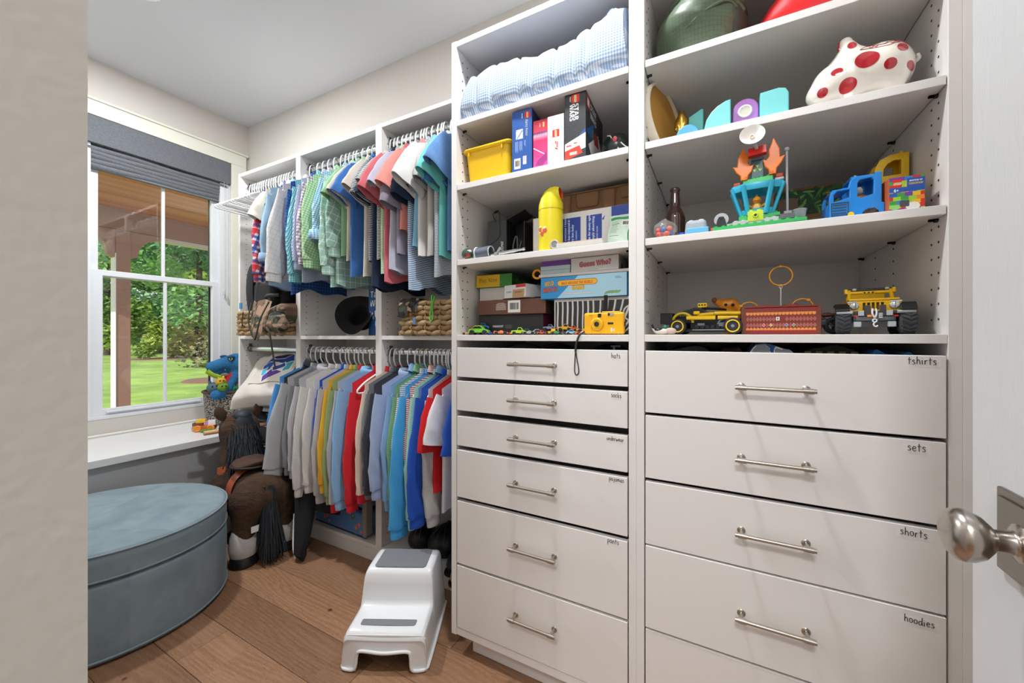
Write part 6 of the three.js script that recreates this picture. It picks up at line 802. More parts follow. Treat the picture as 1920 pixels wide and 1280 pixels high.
// little cars along the shelf edge
function miniCar(label, x, z, L, color, turn, kind = 'car', y = S4 + 0.0005) {
  const t = thing('toy_car', label, 'toy car', [x, y, z], turn, 'toy cars along the shelf edge'), W = L * 0.42, B = mat(color, 0.22, { clearcoat: 0.6 }), n = 10;
  const prof = kind === 'truck' ? [[-0.5, 0.1], [-0.5, 0.28], [-0.1, 0.3], [-0.06, 0.48], [0.18, 0.48], [0.28, 0.3], [0.48, 0.26], [0.5, 0.1]] : kind === 'racer' ? [[-0.5, 0.08], [-0.5, 0.24], [-0.42, 0.26], [-0.2, 0.2], [0, 0.3], [0.12, 0.22], [0.5, 0.14], [0.5, 0.08]] : [[-0.5, 0.1], [-0.5, 0.24], [-0.36, 0.28], [-0.18, 0.42], [0.08, 0.43], [0.24, 0.28], [0.46, 0.22], [0.5, 0.1]];
  part(t, 'car_body', ext(prof.map(([a, b]) => [a * L, b * L]), W, L * 0.035).translate(0, 0, -W / 2), B);
  if (kind !== 'racer') part(t, 'windows', ext((kind === 'truck' ? [[-0.05, 0.31], [-0.03, 0.45], [0.16, 0.45], [0.24, 0.31]] : [[-0.32, 0.29], [-0.17, 0.39], [0.07, 0.40], [0.2, 0.29]]).map(([a, b]) => [a * L, b * L]), W + 0.0006).translate(0, 0, -W / 2 - 0.0003), mat('#1e2328', 0.15));
  for (const [a, s] of [[-0.3, 1], [0.3, 1], [-0.3, -1], [0.3, -1]]) part(t, 'wheel', RX(lathe([[0, -0.06 * L], [0.07 * L, -0.06 * L], [0.115 * L, -0.05 * L], [0.115 * L, 0.05 * L], [0.06 * L, 0.06 * L], [0, 0.045 * L]], 14), PI / 2 * s).translate(a * L, 0.117 * L, s * W * 0.46), mat('#1a1b1d', 0.5));
  return t;
}
[['lime green toy coupe, largest of the little cars', -0.723, -1.122, 0.074, '#77cf2c', 0.25, 'car'], ['red toy car leaning behind the lime green coupe', -0.765, -1.16, 0.042, '#c22332', 0.9, 'truck', 0.016], ['sky blue toy car piled behind the lime green coupe', -0.738, -1.165, 0.05, '#1f86c8', 0.3, 'truck', 0.018], ['tan toy racer tucked at the far left of the little cars', -0.772, -1.118, 0.036, '#d8a066', 0.5, 'racer'], ['royal blue low toy racer beside the lime green coupe', -0.672, -1.112, 0.034, '#1f3fa8', 0.1, 'racer'], ['orange toy convertible next to the royal blue racer', -0.632, -1.115, 0.05, '#ee7a3a', 0.2, 'racer'], ['small orange toy car touching the yellow-green buggy', -0.593, -1.13, 0.03, '#f0843a', 1.2, 'car'], ['yellow-green toy buggy in the middle of the row', -0.567, -1.115, 0.048, '#b8dc2e', 0.3, 'truck'], ['dark green toy car behind the yellow-green buggy', -0.553, -1.150, 0.045, '#1f8f4a', 0.2, 'car'], ['silver flatbed toy truck right of the yellow-green buggy', -0.527, -1.112, 0.044, '#a3a6a8', 0.05, 'racer'], ['white toy car behind the silver flatbed', -0.516, -1.148, 0.042, '#dfe2e4', 0.5, 'car'], ['black toy truck near the police car', -0.492, -1.128, 0.044, '#232427', 0.4, 'truck'], ['red and yellow toy tug at the front of the row', -0.484, -1.104, 0.028, '#e0532a', 0.6, 'truck'], ['grey-blue toy police car raised behind the tug', -0.476, -1.153, 0.040, '#8e9fb8', 0.2, 'truck', 0.014], ['black and yellow toy loader beside the police car', -0.453, -1.130, 0.04, '#d9a020', 1.3, 'truck'], ['amber toy digger piled in the second row', -0.424, -1.153, 0.044, '#efae1c', 0.2, 'truck', 0.012], ['orange toy dumper next to the amber digger', -0.398, -1.156, 0.034, '#e2601f', 0.2, 'truck', 0.012], ['emerald toy racer at the front of the row', -0.433, -1.106, 0.038, '#1d9a5a', 0.2, 'racer'], ['dark green toy jeep in front of the zebra box', -0.381, -1.146, 0.036, '#2f6f3a', 0.8, 'truck', 0.002], ['black toy racer with silver trim at the front', -0.412, -1.112, 0.034, '#33373b', 0.3, 'racer'], ['pale blue toy car left of the orange ball-shaped one', -0.386, -1.108, 0.034, '#86c4e0', 0.3, 'car'], ['tiny red-orange toy car between the pale blue and the white ones', -0.366, -1.108, 0.022, '#e65a34', 1.0, 'car'], ['white toy racer near the camera', -0.357, -1.126, 0.036, '#e4e1d9', 0.1, 'racer'], ['golden yellow toy race car just left of the camera', -0.354, -1.152, 0.058, '#dfa224', 0.05, 'racer', 0.004]].forEach(([l, x, z, L, c, r, k, y = 0]) => miniCar(l, x, z, L, c, r, k, S4 + 0.0005 + y));
// caps lying in the top drawer
{
  const cap = (l, p, turn, c, cb, brimUp) => { const t = thing('baseball_cap', l, 'cap', p, turn); part(t, 'crown', warp(new THREE.SphereGeometry(0.085, 28, 10, 0, 2 * PI, 0, PI / 2), (v) => { v.y *= 0.78; v.z *= 1.1; }), mat(c, 0.9)); part(t, 'brim', warp(new THREE.PlaneGeometry(0.15, 0.075, 16, 8).rotateX(-PI / 2), (v) => { const a = v.x / 0.075; v.z += 0.118 - 0.055 * a * a * (v.z > 0 ? 1 : 0.25); v.y += brimUp - 0.022 * a * a; }), mat(cb, 0.85)); return t; };
  cap('grey cloth cap at the left of the hats drawer', [-0.63, 1.003, -1.29], 0.3, '#8d9096', '#7b8088', 0.03);
  cap('navy cap with a red brim in the middle of the hats drawer', [-0.50, 1.004, -1.285], 0.45, '#24324f', '#c01f2b', 0.064);
  const t = cap('navy cap with a white letter T at the right of the hats drawer', [-0.315, 1.003, -1.285], 0.0, '#1b2d52', '#1b2d52', 0.02);
  part(t, 'emblem', [box(0.030, 0.006, 0.003, 0.03, 0.060, 0.050, 0.001), box(0.007, 0.026, 0.003, 0.028, 0.049, 0.062, 0.001)].map((g) => g), mat('#e9e6e2', 0.7), 'white letter T');
}
// ---------- things on the toy shelves next to the door ----------
{
  // sacks on the top shelf
  const rip = dtex(128, 128, (u, v, x, y) => { const e = (x % 8 === 0 || y % 8 === 0) ? -14 : 0, n = 10 * (hash(x, y) - 0.5); return [84 + e + n, 102 + e + n, 80 + e + n]; }, 7, 7);
  const G = new THREE.MeshPhysicalMaterial({ color: 0xffffff, map: rip, roughness: 0.42, clearcoat: 0.25, clearcoatRoughness: 0.4, side: THREE.DoubleSide });
  const g = thing('stuff_sack', 'olive green nylon stuff sack on the top shelf', 'bag', [-0.045, S1 + 0.0005, -1.265]);
  part(g, 'sack', planarUV(warp(new THREE.SphereGeometry(1, 60, 40), (v) => { const a = Math.atan2(v.y, v.x), n = noise(v.x * 2.2, v.y * 2.2, v.z * 2.2); v.multiplyScalar(0.93 + 0.14 * n + 0.012 * Math.sin(a * 24) * Math.abs(v.z)); v.x *= 0.122; v.y = Math.max(-0.9, v.y) * 0.118; v.z *= 0.16; v.y += 0.1065; }), 'x', 'y'), G);
  const onSack = (a, b) => [0.121 * Math.cos(a) * Math.cos(b), 0.1065 + 0.117 * Math.sin(b), 0.159 * Math.sin(a) * Math.cos(b)];
  part(g, 'seam', [[0.7, 0.75], [0.62, 0.6], [0.2, 0.1]].map(([p, q], i) => tube([0, 1, 2, 3, 4, 5].map((k) => onSack(lerp(2.7, 0.5, k / 5), lerp(p, q, k / 5) - 0.5 * (k / 5) ** 2 - (i === 2 ? 0.4 * Math.sin(k) : 0))), i === 2 ? 0.003 : 0.007, 40, 8)), G, 'folded seam of the sack');
  part(g, 'dark_end', warp(elli(0.035, 0.075, 0.10, 0.085, 0.10, 0.01, 20), (v) => { v.x += 0.004 * Math.sin(v.y * 150); }), mat('#3b3b34', 0.6));
  const r = thing('stuff_sack', 'bright red nylon sack at the right of the top shelf', 'bag', [0.225, S1 + 0.0005, -1.26]);
  part(r, 'sack', warp(new THREE.SphereGeometry(1, 50, 34), (v) => { const n = noise(v.x * 2 + 5, v.y * 2, v.z * 2); v.multiplyScalar(0.9 + 0.2 * n + 0.02 * Math.sin(v.x * 16)); const k = 1 + 0.5 * Math.min(0, v.x); v.x *= 0.155; v.y = Math.max(-0.85, v.y) * 0.12 * k; v.z *= 0.16 * k; v.y += 0.103 * k; }), mat('#d8161d', 0.45, { clearcoat: 0.2 }));
  part(r, 'drawstring', tube([[-0.13, 0.05, 0.02], [-0.15, 0.03, 0.05], [-0.14, 0.006, 0.08], [-0.11, 0.004, 0.10]], 0.0025, 20, 6), mat('#8f1016', 0.6));
}
{
  // drum, statuette, toy playset, pig
  const d = thing('hand_drum', 'round wooden hand drum with a cream rim leaning on the left end panel', 'drum', [-0.142, S2 + 0.109, -1.215]); d.rotation.set(0, -0.32, 0.10);
  part(d, 'rim', RZ(lathe([[0.100, -0.012], [0.108, -0.012], [0.108, 0.012], [0.100, 0.012], [0.100, -0.012]], 60), PI / 2), mat('#eadfcd', 0.5)); part(d, 'skin', RZ(cyl(0.101, 0.101, 0.003, 0, 0.002, 0, 60), -PI / 2), mat('#c98f3c', 0.6)); part(d, 'wood_panel', RZ(cyl(0.1035, 0.1035, 0.003, 0, -0.010, 0, 60), -PI / 2), mat('#b87f35', 0.6));
  const s = thing('gold_statuette', 'small gold statuette standing beside the teal playset', 'trophy', [-0.089, S2 + 0.0005, -1.19]), GO = mat('#a8843a', 0.28, { metalness: 1 });
  part(s, 'figure', bodyMesh([[[0, 0.035, 0], [0, 0.05, 0], 0.012, 0.011], [[0, 0.05, 0], [0, 0.085, 0], 0.011, 0.014], [[0, 0.098, 0.002], [0, 0.106, 0], 0.0105, 0.009], [[-0.013, 0.085, 0], [-0.014, 0.06, 0.01], 0.006, 0.005], [[0.013, 0.085, 0], [0.013, 0.06, 0.01], 0.006, 0.005]], 40, [-0.024, 0.02, -0.02], [0.024, 0.118, 0.022], 0.008), GO); part(s, 'pedestal', lathe([[0, 0], [0.016, 0], [0.016, 0.006], [0.008, 0.012], [0.007, 0.024], [0.013, 0.032], [0.01, 0.036], [0, 0.036]], 24), GO);
  const T1 = mat('#3fb9b2', 0.4), T2 = mat('#6fd0d0', 0.4), P = mat('#b069c4', 0.4), p = thing('arch_playset', 'teal and purple toy playset with round-topped walls in the middle of the pig shelf', 'toy', [0, S2 + 0.0005, 0]);
  const slab = (pts, dz, z) => ext(pts, dz, 0.0025).translate(0, 0, z);
  part(p, 'teal_wall', slab([[-0.075, 0], [-0.034, 0], [-0.034, 0.116], [-0.04, 0.118], [-0.075, 0.10]], 0.05, -1.26), T1);
  part(p, 'teal_arch_half', slab([[-0.03, 0], [0.030, 0], [0.030, 0.074], [0.018, 0.0725], [0, 0.064], [-0.014, 0.052], [-0.025, 0.035], [-0.03, 0.015]], 0.05, -1.165), T2);
  part(p, 'purple_tower', slab([...circ(0.063, 0.05, 0.0285, 30).slice(0, 16), [0.0345, 0.0], [0.0915, 0.0]], 0.045, -1.185), P); part(p, 'speaker_ring', T(torus(0.0135, 0.003, 32, 8), 0.062, 0.046, -1.139), mat('#f0ece6', 0.4)); part(p, 'speaker', RX(cyl(0.012, 0.012, 0.003, 0, 0, 0, 28), PI / 2).translate(0.062, 0.046, -1.1395), mat('#d9d2c0', 0.5));
  part(p, 'teal_block', slab([[0.0925, 0], [0.150, 0], [0.150, 0.056], [0.144, 0.068], [0.130, 0.0725], [0.0925, 0.070]], 0.05, -1.165), T2);
  part(p, 'blue_base', slab(circ(-0.07, 0.012, 0.028, 24).map(([x, y]) => [x, Math.max(0, y)]), 0.04, -1.165), mat('#3f9fd0', 0.4)); part(p, 'red_knob', ball(0.008, 0.154, 0.008, -1.13, 14), mat('#d9452e', 0.4)); part(p, 'blue_figure', [cyl(0.008, 0.009, 0.045, -0.021, 0.023, -1.205, 16), ball(0.011, -0.021, 0.058, -1.205, 16)], mat('#2b6fc4', 0.4)); part(p, 'pink_brick', box(0.02, 0.012, 0.02, -0.018, 0.006, -1.18, 0.002), mat('#cf5fae', 0.4));
  const pg = thing('piggy_bank', 'white ceramic piggy bank with red spots on the shelf', 'piggy bank', [0.288, S2 + 0.0005, -1.158]), CE = mat('#ece6dc', 0.12, { clearcoat: 0.8, clearcoatRoughness: 0.1 }), RD = mat('#b3242f', 0.15, { clearcoat: 0.8 });
  const bones = [[[0.03, 0.068, 0], [-0.015, 0.066, 0], 0.062, 0.058], [[-0.04, 0.066, 0.008], [-0.05, 0.062, 0.012], 0.048, 0.042], [[-0.068, 0.040, 0.02], [-0.078, 0.039, 0.022], 0.026, 0.025], [[0.05, 0.03, 0.03], [0.052, 0.012, 0.03], 0.02, 0.014], [[-0.02, 0.03, 0.03], [-0.024, 0.012, 0.034], 0.02, 0.014], [[0.05, 0.03, -0.03], [0.052, 0.012, -0.03], 0.02, 0.014], [[-0.02, 0.03, -0.03], [-0.024, 0.012, -0.03], 0.02, 0.014], [[-0.020, 0.098, 0.024], [-0.032, 0.138, 0.034], 0.032, 0.012], [[-0.05, 0.085, -0.02], [-0.068, 0.105, -0.02], 0.016, 0.006]];
  part(pg, 'body', bodyMesh(bones, 64, [-0.11, -0.003, -0.07], [0.1, 0.155, 0.07], 0.016), CE);
  const sdf = (x, y, z) => { let d = 1e3; for (const [a, b, ra, rb] of bones) { const ab = b.map((q, i) => q - a[i]), ap = [x - a[0], y - a[1], z - a[2]], L = ab[0] ** 2 + ab[1] ** 2 + ab[2] ** 2, t = L ? clamp((ap[0] * ab[0] + ap[1] * ab[1] + ap[2] * ab[2]) / L, 0, 1) : 0, q = Math.hypot(...ap.map((w, i) => w - ab[i] * t)) - lerp(ra, rb, t), k = 0.016, m = Math.max(k - Math.abs(d - q), 0) / k; d = Math.min(d, q) - m * m * k / 4; } return d; };
  const onSkin = (x, y) => { let z = 0.09; for (let i = 0; i < 60; i++) { const d = sdf(x, y, z); if (d < 2e-4) return z; z -= Math.max(d * 0.8, 2e-4); } return z; };
  for (const [x, y, r, e] of [[-0.002, 0.077, 0.018, 1.15], [0.058, 0.088, 0.0105, 1], [0.036, 0.055, 0.011, 1], [-0.032, 0.034, 0.015, 1], [-0.024, 0.122, 0.0085, 1], [-0.076, 0.033, 0.010, 1], [-0.052, 0.068, 0.008, 1.3], [0.074, 0.05, 0.009, 1]]) { const g = new THREE.CircleGeometry(r, 26); const q = []; for (let k = 0; k <= 4; k++) q.push(Array.from({ length: 26 }, (_, i) => { const a = 2 * PI * i / 26, xx = x + r * e * k / 4 * Math.cos(a), yy = y + r * k / 4 * Math.sin(a); return [xx, yy, onSkin(xx, yy) + 0.0005]; })); void g; part(pg, 'spot', loft(q), RD); }
  part(pg, 'painted_lettering', [[[-0.012, 0.104], [0.0, 0.112], [0.012, 0.112], [0.03, 0.106], [0.048, 0.113], [0.066, 0.106], [0.072, 0.10], [0.05, 0.103], [0.034, 0.098], [0.012, 0.102], [-0.012, 0.104]], [[0.004, 0.108], [0.008, 0.104], [0.012, 0.109], [0.016, 0.104], [0.02, 0.109]], [[0.03, 0.104], [0.036, 0.110], [0.042, 0.103], [0.048, 0.109], [0.056, 0.104]]].map((l) => tube(l.map(([x, y]) => [x, y, onSkin(x, y) + 0.0004]), 0.0007, l.length * 6, 5)), mat('#a83a3a', 0.3));
  part(pg, 'ear_inside', tube([[-0.042, 0.142, 0.036], [-0.043, 0.125, 0.034], [-0.040, 0.108, 0.036]], 0.0035, 12, 6), RD); part(pg, 'ear_stripe', [0, 1, 2].map((i) => tube([[-0.058 - i * 0.004, 0.088 + i * 0.006, -0.008], [-0.066 - i * 0.003, 0.087 + i * 0.006, -0.010]], 0.0022, 6, 6)), RD); part(pg, 'tail', tube([[0.09, 0.075, 0], [0.098, 0.08, 0.004], [0.096, 0.09, 0.004]], 0.004, 12, 8), CE);
}
// shelf with the brick-built rescue tower
const brickG = (w, h, d, nx, nz) => { const o = [box(w, h, d, 0, h / 2, 0, 0.0007)]; for (let i = 0; i < nx; i++) for (let k = 0; k < nz; k++) o.push(cyl(w / nx * 0.3, w / nx * 0.3, 0.0036, -w / 2 + w * (i + 0.5) / nx, h + 0.0018, -d / 2 + d * (k + 0.5) / nz, 12)); return o; };
{
  const c = thing('candy_bag', 'clear bag of red and blue sweets at the left end of the toy shelf', 'bag', [-0.125, S3 + 0.0005, -1.112]);
  part(c, 'wrapper', warp(new THREE.SphereGeometry(1, 36, 24), (v) => { const n = noise(v.x * 4, v.y * 4, v.z * 4); v.multiplyScalar(0.88 + 0.24 * n); if (v.y > 0.75) { v.x *= 0.4; v.z *= 0.4; v.y += 0.25; } v.x *= 0.029; v.y = Math.max(-0.9, v.y) * 0.024; v.z *= 0.022; v.y += 0.0225; }), new THREE.MeshPhysicalMaterial({ color: 0xffffff, roughness: 0.12, transmission: 0.9, thickness: 0, ior: 1.3, side: THREE.DoubleSide }));
  [[-0.014, 0.010, 0.006, '#d8402f'], [0.006, 0.010, 0.010, '#e2604a'], [-0.002, 0.022, 0.004, '#2f6fc4'], [-0.016, 0.022, 0.0, '#e0453a'], [0.014, 0.014, -0.002, '#2c58a8'], [0.004, 0.008, -0.008, '#f0b23a'], [-0.008, 0.009, -0.008, '#d64f7a'], [0.012, 0.024, 0.004, '#e86a4a']].forEach(([x, y, z, k]) => part(c, 'sweet', elli(0.008, 0.0068, 0.0075, x, y, z, 14), mat(k, 0.35)));
  const b = thing('glass_bottle', 'brown glass bottle with raised white letters on the toy shelf', 'bottle', [-0.107, S3 + 0.0005, -1.195]);
  part(b, 'bottle_glass', lathe([[0, 0], [0.026, 0], [0.0275, 0.003], [0.0275, 0.07], [0.024, 0.085], [0.0165, 0.10], [0.0145, 0.115], [0.0125, 0.14], [0.0118, 0.148], [0.0138, 0.149], [0.0138, 0.154], [0.0125, 0.158], [0.010, 0.158], [0.0098, 0.146], [0.0125, 0.11], [0.022, 0.083], [0.0253, 0.068], [0.0253, 0.004], [0, 0.003]], 36), mat('#3a1d0c', 0.1, { clearcoat: 1 })); part(b, 'lettering', warp(sheet(0.02, 0.009), (v) => { const a = v.x / 0.0150 + 0.35; v.x = 0.0151 * Math.sin(a); v.z = 0.0151 * Math.cos(a); v.y += 0.114; }), mat('#ffffff', 0.4, { map: ctex(128, 64, (g) => { g.fillStyle = '#3a1d0c'; g.fillRect(0, 0, 128, 64); textOn(g, 'IBC', 64, 34, 52, '#eee6da', { fam: 'serif', maxw: 100 }); }) }));
  const t = thing('plastic_tub', 'frosted plastic tub with a pale blue lid lying on its side', 'container', [-0.049, S3 + 0.0005, -1.12]); part(t, 'tub', warp(box(0.056, 0.038, 0.05, 0, 0.019, -0.01, 0.009), (v) => { v.x *= 1 - 0.15 * (v.y / 0.038); }), mat('#c9d5dc', 0.3, { transmission: 0.35, thickness: 0 })); part(t, 'lid', box(0.052, 0.014, 0.006, 0.004, 0.009, 0.018, 0.003), mat('#5fb4e2', 0.35)); part(t, 'cap_tab', [box(0.01, 0.005, 0.02, -0.012, 0.038, -0.005, 0.002), box(0.012, 0.005, 0.02, 0.012, 0.038, -0.005, 0.002)], mat('#c9d5dc', 0.4)); part(t, 'blue_cap', cyl(0.01, 0.01, 0.008, -0.034, 0.006, 0.0, 16), mat('#2456b8', 0.4));
  // the brick model: baseplate, tower, pole, bucket, grindstone are one build
  const L = thing('brick_tower', 'brick-built rescue tower with orange flames and a white dish on a green baseplate', 'toy', [0.086, S3 + 0.0005, -1.125], -0.03), GR = mat('#27b45a', 0.3), TQ = mat('#2fb0d2', 0.3), LG = mat('#b9bdc0', 0.35), DG = mat('#63686d', 0.35);
  part(L, 'baseplate', [box(0.19, 0.008, 0.07, 0, 0.004, 0, 0.0007), ...Array.from({ length: 11 }, (_, i) => cyl(0.0048, 0.0048, 0.004, -0.088 + i * 0.0165, 0.010, 0.026, 12))], GR);
  part(L, 'grey_plate', [...brickG(0.095, 0.010, 0.02, 6, 1).map((g) => g.translate(-0.005, 0.008, 0.019)), box(0.05, 0.014, 0.024, -0.052, 0.013, -0.004, 0.001), box(0.05, 0.012, 0.03, 0.06, 0.014, -0.006, 0.001)], LG);
  part(L, 'dark_plate', [box(0.05, 0.013, 0.03, 0.056, 0.0205, -0.002, 0.001), box(0.028, 0.016, 0.03, -0.038, 0.016, -0.02, 0.001)], DG);
  part(L, 'green_brick', [...brickG(0.085, 0.017, 0.05, 5, 3).map((g) => g.translate(0.004, 0.016, -0.012))], GR);
  part(L, 'lime_brick', [...brickG(0.032, 0.024, 0.012, 2, 1).map((g) => g.translate(-0.004, 0.014, 0.024)), T(torus(0.0045, 0.0018, 18, 8), -0.004, 0.027, 0.0305)], mat('#c3dd22', 0.3)); part(L, 'brick_hole', RX(cyl(0.0036, 0.0036, 0.002, 0, 0, 0, 14), PI / 2).translate(-0.004, 0.027, 0.0300), DARK);
  const oct = (w, d, y, k = 0.55) => [[-w, -d * k], [-w, d * k], [-w * k, d], [w * k, d], [w, d * k], [w, -d * k], [w * k, -d], [-w * k, -d]].map(([x, z]) => [x, y, z - 0.012]);
  const lo = oct(0.032, 0.024, 0.034), hi = oct(0.054, 0.036, 0.105), band = (a, b) => { const m = (k, e) => a.map((q, i) => [lerp(q[0], b[i][0], k) * e, lerp(q[1], b[i][1], k), (lerp(q[2], b[i][2], k) + 0.012) * e - 0.012]); return m; }, mm = band(lo, hi);
  part(L, 'cabin_frame', [toCreasedNormals(loft([mm(-0.02, 1), mm(0.2, 1), mm(0.2, 0.9), mm(-0.02, 0.9), mm(-0.02, 1)]), 0.6), toCreasedNormals(loft([mm(0.84, 1), mm(1, 1), mm(1.06, 0.97), mm(1.06, 0.3), mm(0.84, 0.92), mm(0.84, 1)]), 0.6), ...lo.map((q, i) => { const h = hi[i]; return tube([[q[0], q[1], q[2]], h], i === 2 || i === 3 ? 0.0055 : 0.0042, 2, 8); })], TQ);
  part(L, 'little_figure', [elli(0.011, 0.014, 0.009, 0, 0.053, -0.004, 16), ball(0.009, 0, 0.072, -0.002, 16), elli(0.006, 0.003, 0.004, 0, 0.0705, 0.007, 10), RZ(elli(0.012, 0.004, 0.006, 0, 0, 0, 10), 0.5).translate(0.018, 0.06, -0.004), RZ(elli(0.012, 0.004, 0.006, 0, 0, 0, 10), -0.5).translate(-0.018, 0.06, -0.004), new THREE.ConeGeometry(0.005, 0.008, 10).translate(0, 0.083, -0.002)], mat('#efa02a', 0.4), 'small orange toy figure inside the cabin'); part(L, 'figure_belly', elli(0.0075, 0.0095, 0.004, 0, 0.052, 0.0045, 12), mat('#f3d08a', 0.5));
  part(L, 'roof_plate', brickG(0.062, 0.014, 0.03, 4, 2).map((g) => RZ(g, 0.04).translate(0.002, 0.110, -0.006)), GR);
  part(L, 'lamp', [box(0.016, 0.010, 0.016, -0.042, 0.117, -0.006, 0.002), box(0.016, 0.010, 0.016, 0.046, 0.124, -0.006, 0.002)], mat('#d9481e', 0.15, { transmission: 0.3, thickness: 0 })); part(L, 'lamp_foot', [box(0.018, 0.006, 0.018, -0.042, 0.110, -0.006, 0.001), box(0.018, 0.006, 0.018, 0.046, 0.116, -0.006, 0.001)], LG);
  const fl = (s) => ext([[-0.006, 0], [0.006, 0], [0.007, 0.01], [0.014, 0.018], [0.022, 0.034], [0.013, 0.032], [0.012, 0.048], [0.006, 0.062], [0.001, 0.072], [-0.003, 0.06], [-0.008, 0.048], [-0.007, 0.036], [-0.012, 0.030], [-0.018, 0.032], [-0.014, 0.016], [-0.008, 0.01]].map(([x, y]) => [x * s, y]), 0.006, 0.002);
  const FO = mat('#ff8410', 0.25, { transmission: 0.15, thickness: 0 }); part(L, 'flame', [fl(-1).scale(1.15, 1.12, 1).translate(-0.027, 0.122, 0.006), cyl(0.006, 0.006, 0.008, -0.025, 0.126, 0.007, 14)], FO); part(L, 'flame', [fl(1).scale(1.15, 1.22, 1).translate(0.032, 0.126, 0.006), cyl(0.006, 0.006, 0.008, 0.030, 0.130, 0.007, 14)], FO);
  part(L, 'dark_brick', [box(0.026, 0.05, 0.016, 0.001, 0.150, -0.006, 0.001)], mat('#1e5a63', 0.3)); part(L, 'lime_emblem', [0, 1, 2].map((i) => RZ(ext([[0, 0.002], [0.004, 0.009], [-0.004, 0.009]], 0.0006), i * 2.094)).concat(ball(0.0018, 0, 0, 0, 10)).map((g) => g.translate(0.001, 0.148, 0.0025)), mat('#b8d92a', 0.3));
  part(L, 'red_brick', RZ(box(0.038, 0.019, 0.018, 0, 0, 0, 0.001), 0.08).translate(0.0, 0.186, 0.012), mat('#e0261c', 0.3)); part(L, 'grey_hinge', box(0.024, 0.012, 0.014, 0.0, 0.175, 0.0, 0.001), DG);
  const ds = part(L, 'dish', [RX(lathe([[0, 0.0], [0.010, 0.001], [0.020, 0.006], [0.0262, 0.014], [0.0255, 0.0148], [0.019, 0.0085], [0.009, 0.0035], [0, 0.003]], 36), PI / 2 - 0.25)], mat('#efece6', 0.3)); ds.position.set(-0.012, 0.206, 0.048); part(ds, 'dish_stud', RX(lathe([[0, 0], [0.005, 0], [0.005, 0.006], [0.003, 0.006], [0.003, 0.003], [0, 0.003]], 18), PI / 2 - 0.25).translate(0, 0, 0.002), mat('#e6dccb', 0.4)); part(L, 'dish_arm', rod([0, 0.19, 0.015], [-0.010, 0.204, 0.048], 0.004), LG);
  part(L, 'flag_pole', [rod([0.062, 0.03, 0.0], [0.060, 0.178, 0.004], 0.0026, 12), ball(0.0056, 0.060, 0.181, 0.004, 16), box(0.016, 0.008, 0.016, 0.062, 0.030, 0, 0.001)], mat('#a4a8ad', 0.35)); part(L, 'bucket', [lathe([[0, 0], [0.0115, 0], [0.014, 0.022], [0.0148, 0.022], [0.0148, 0.0245], [0.0128, 0.0245], [0.0105, 0.003], [0, 0.003]], 22).translate(0.084, 0.009, 0.004)], mat('#9aa0a6', 0.3)); part(L, 'grindstone', RX(cyl(0.0165, 0.0165, 0.006, 0, 0, 0, 30), PI / 2).translate(-0.077, 0.034, 0.002), mat('#b6babd', 0.4)); part(L, 'grindstone_stand', [ext([[-0.014, 0], [0.014, 0], [0.009, 0.024], [0.005, 0.032], [-0.005, 0.032], [-0.009, 0.024]], 0.005).translate(-0.077, 0.008, 0.006), RX(cyl(0.003, 0.003, 0.014, 0, 0, 0, 12), PI / 2).translate(-0.077, 0.034, 0.004), box(0.03, 0.01, 0.02, -0.094, 0.013, -0.004, 0.001)], DARK); part(L, 'red_stud', [box(0.008, 0.006, 0.012, -0.096, 0.006, 0.026, 0.001)], mat('#dd4a22', 0.3));
  const jp = carton('puzzle_box', 'wide jungle picture box standing at the back of the toy shelf', 'box', [0.155, 0.345, S3 + 0.0005, S3 + 0.175, -1.41, 0.04], '#7a5230', ctex(512, 470, (g, w, h) => { g.fillStyle = '#8a5a2e'; g.fillRect(0, 0, w, h); g.fillStyle = '#1f5230'; g.fillRect(14, 14, w - 28, 200); for (let i = 0; i < 70; i++) { g.fillStyle = ['#2f7a3a', '#4fa04a', '#1a4429', '#7ab85a', '#163f2a'][i % 5]; g.save(); g.translate(20 + hash(i, 1) * 470, 20 + hash(i, 2) * 180); g.rotate(hash(i, 3) * 6); g.beginPath(); g.ellipse(0, 0, 40, 8, 0, 0, 7); g.fill(); g.restore(); } g.fillStyle = '#7d6a5a'; g.beginPath(); g.roundRect(20, 70, 130, 200, 30); g.fill(); g.fillStyle = '#c9a25a'; for (let i = 0; i < 12; i++) g.fillRect(330 + 8 * hash(i, 4), 60 + i * 15, 30, 9); g.fillStyle = '#6b6f52'; g.fillRect(14, 250, w - 28, 206); for (let i = 0; i < 40; i++) { g.fillStyle = ['#50573c', '#8b8a6a', '#3c4431'][i % 3]; g.beginPath(); g.ellipse(20 + hash(i, 6) * 470, 260 + hash(i, 7) * 190, 26, 12, hash(i, 8) * 3, 0, 7); g.fill(); } g.fillStyle = '#a58c66'; g.beginPath(); g.ellipse(255, 450, 95, 70, 0, 0, 7); g.fill(); g.fillStyle = '#b08a6c'; g.beginPath(); g.ellipse(255, 345, 40, 48, 0, 0, 7); g.fill(); g.fillStyle = '#7d6d4a'; g.beginPath(); g.ellipse(255, 312, 50, 24, 0, 0, 7); g.fill(); })); void jp;
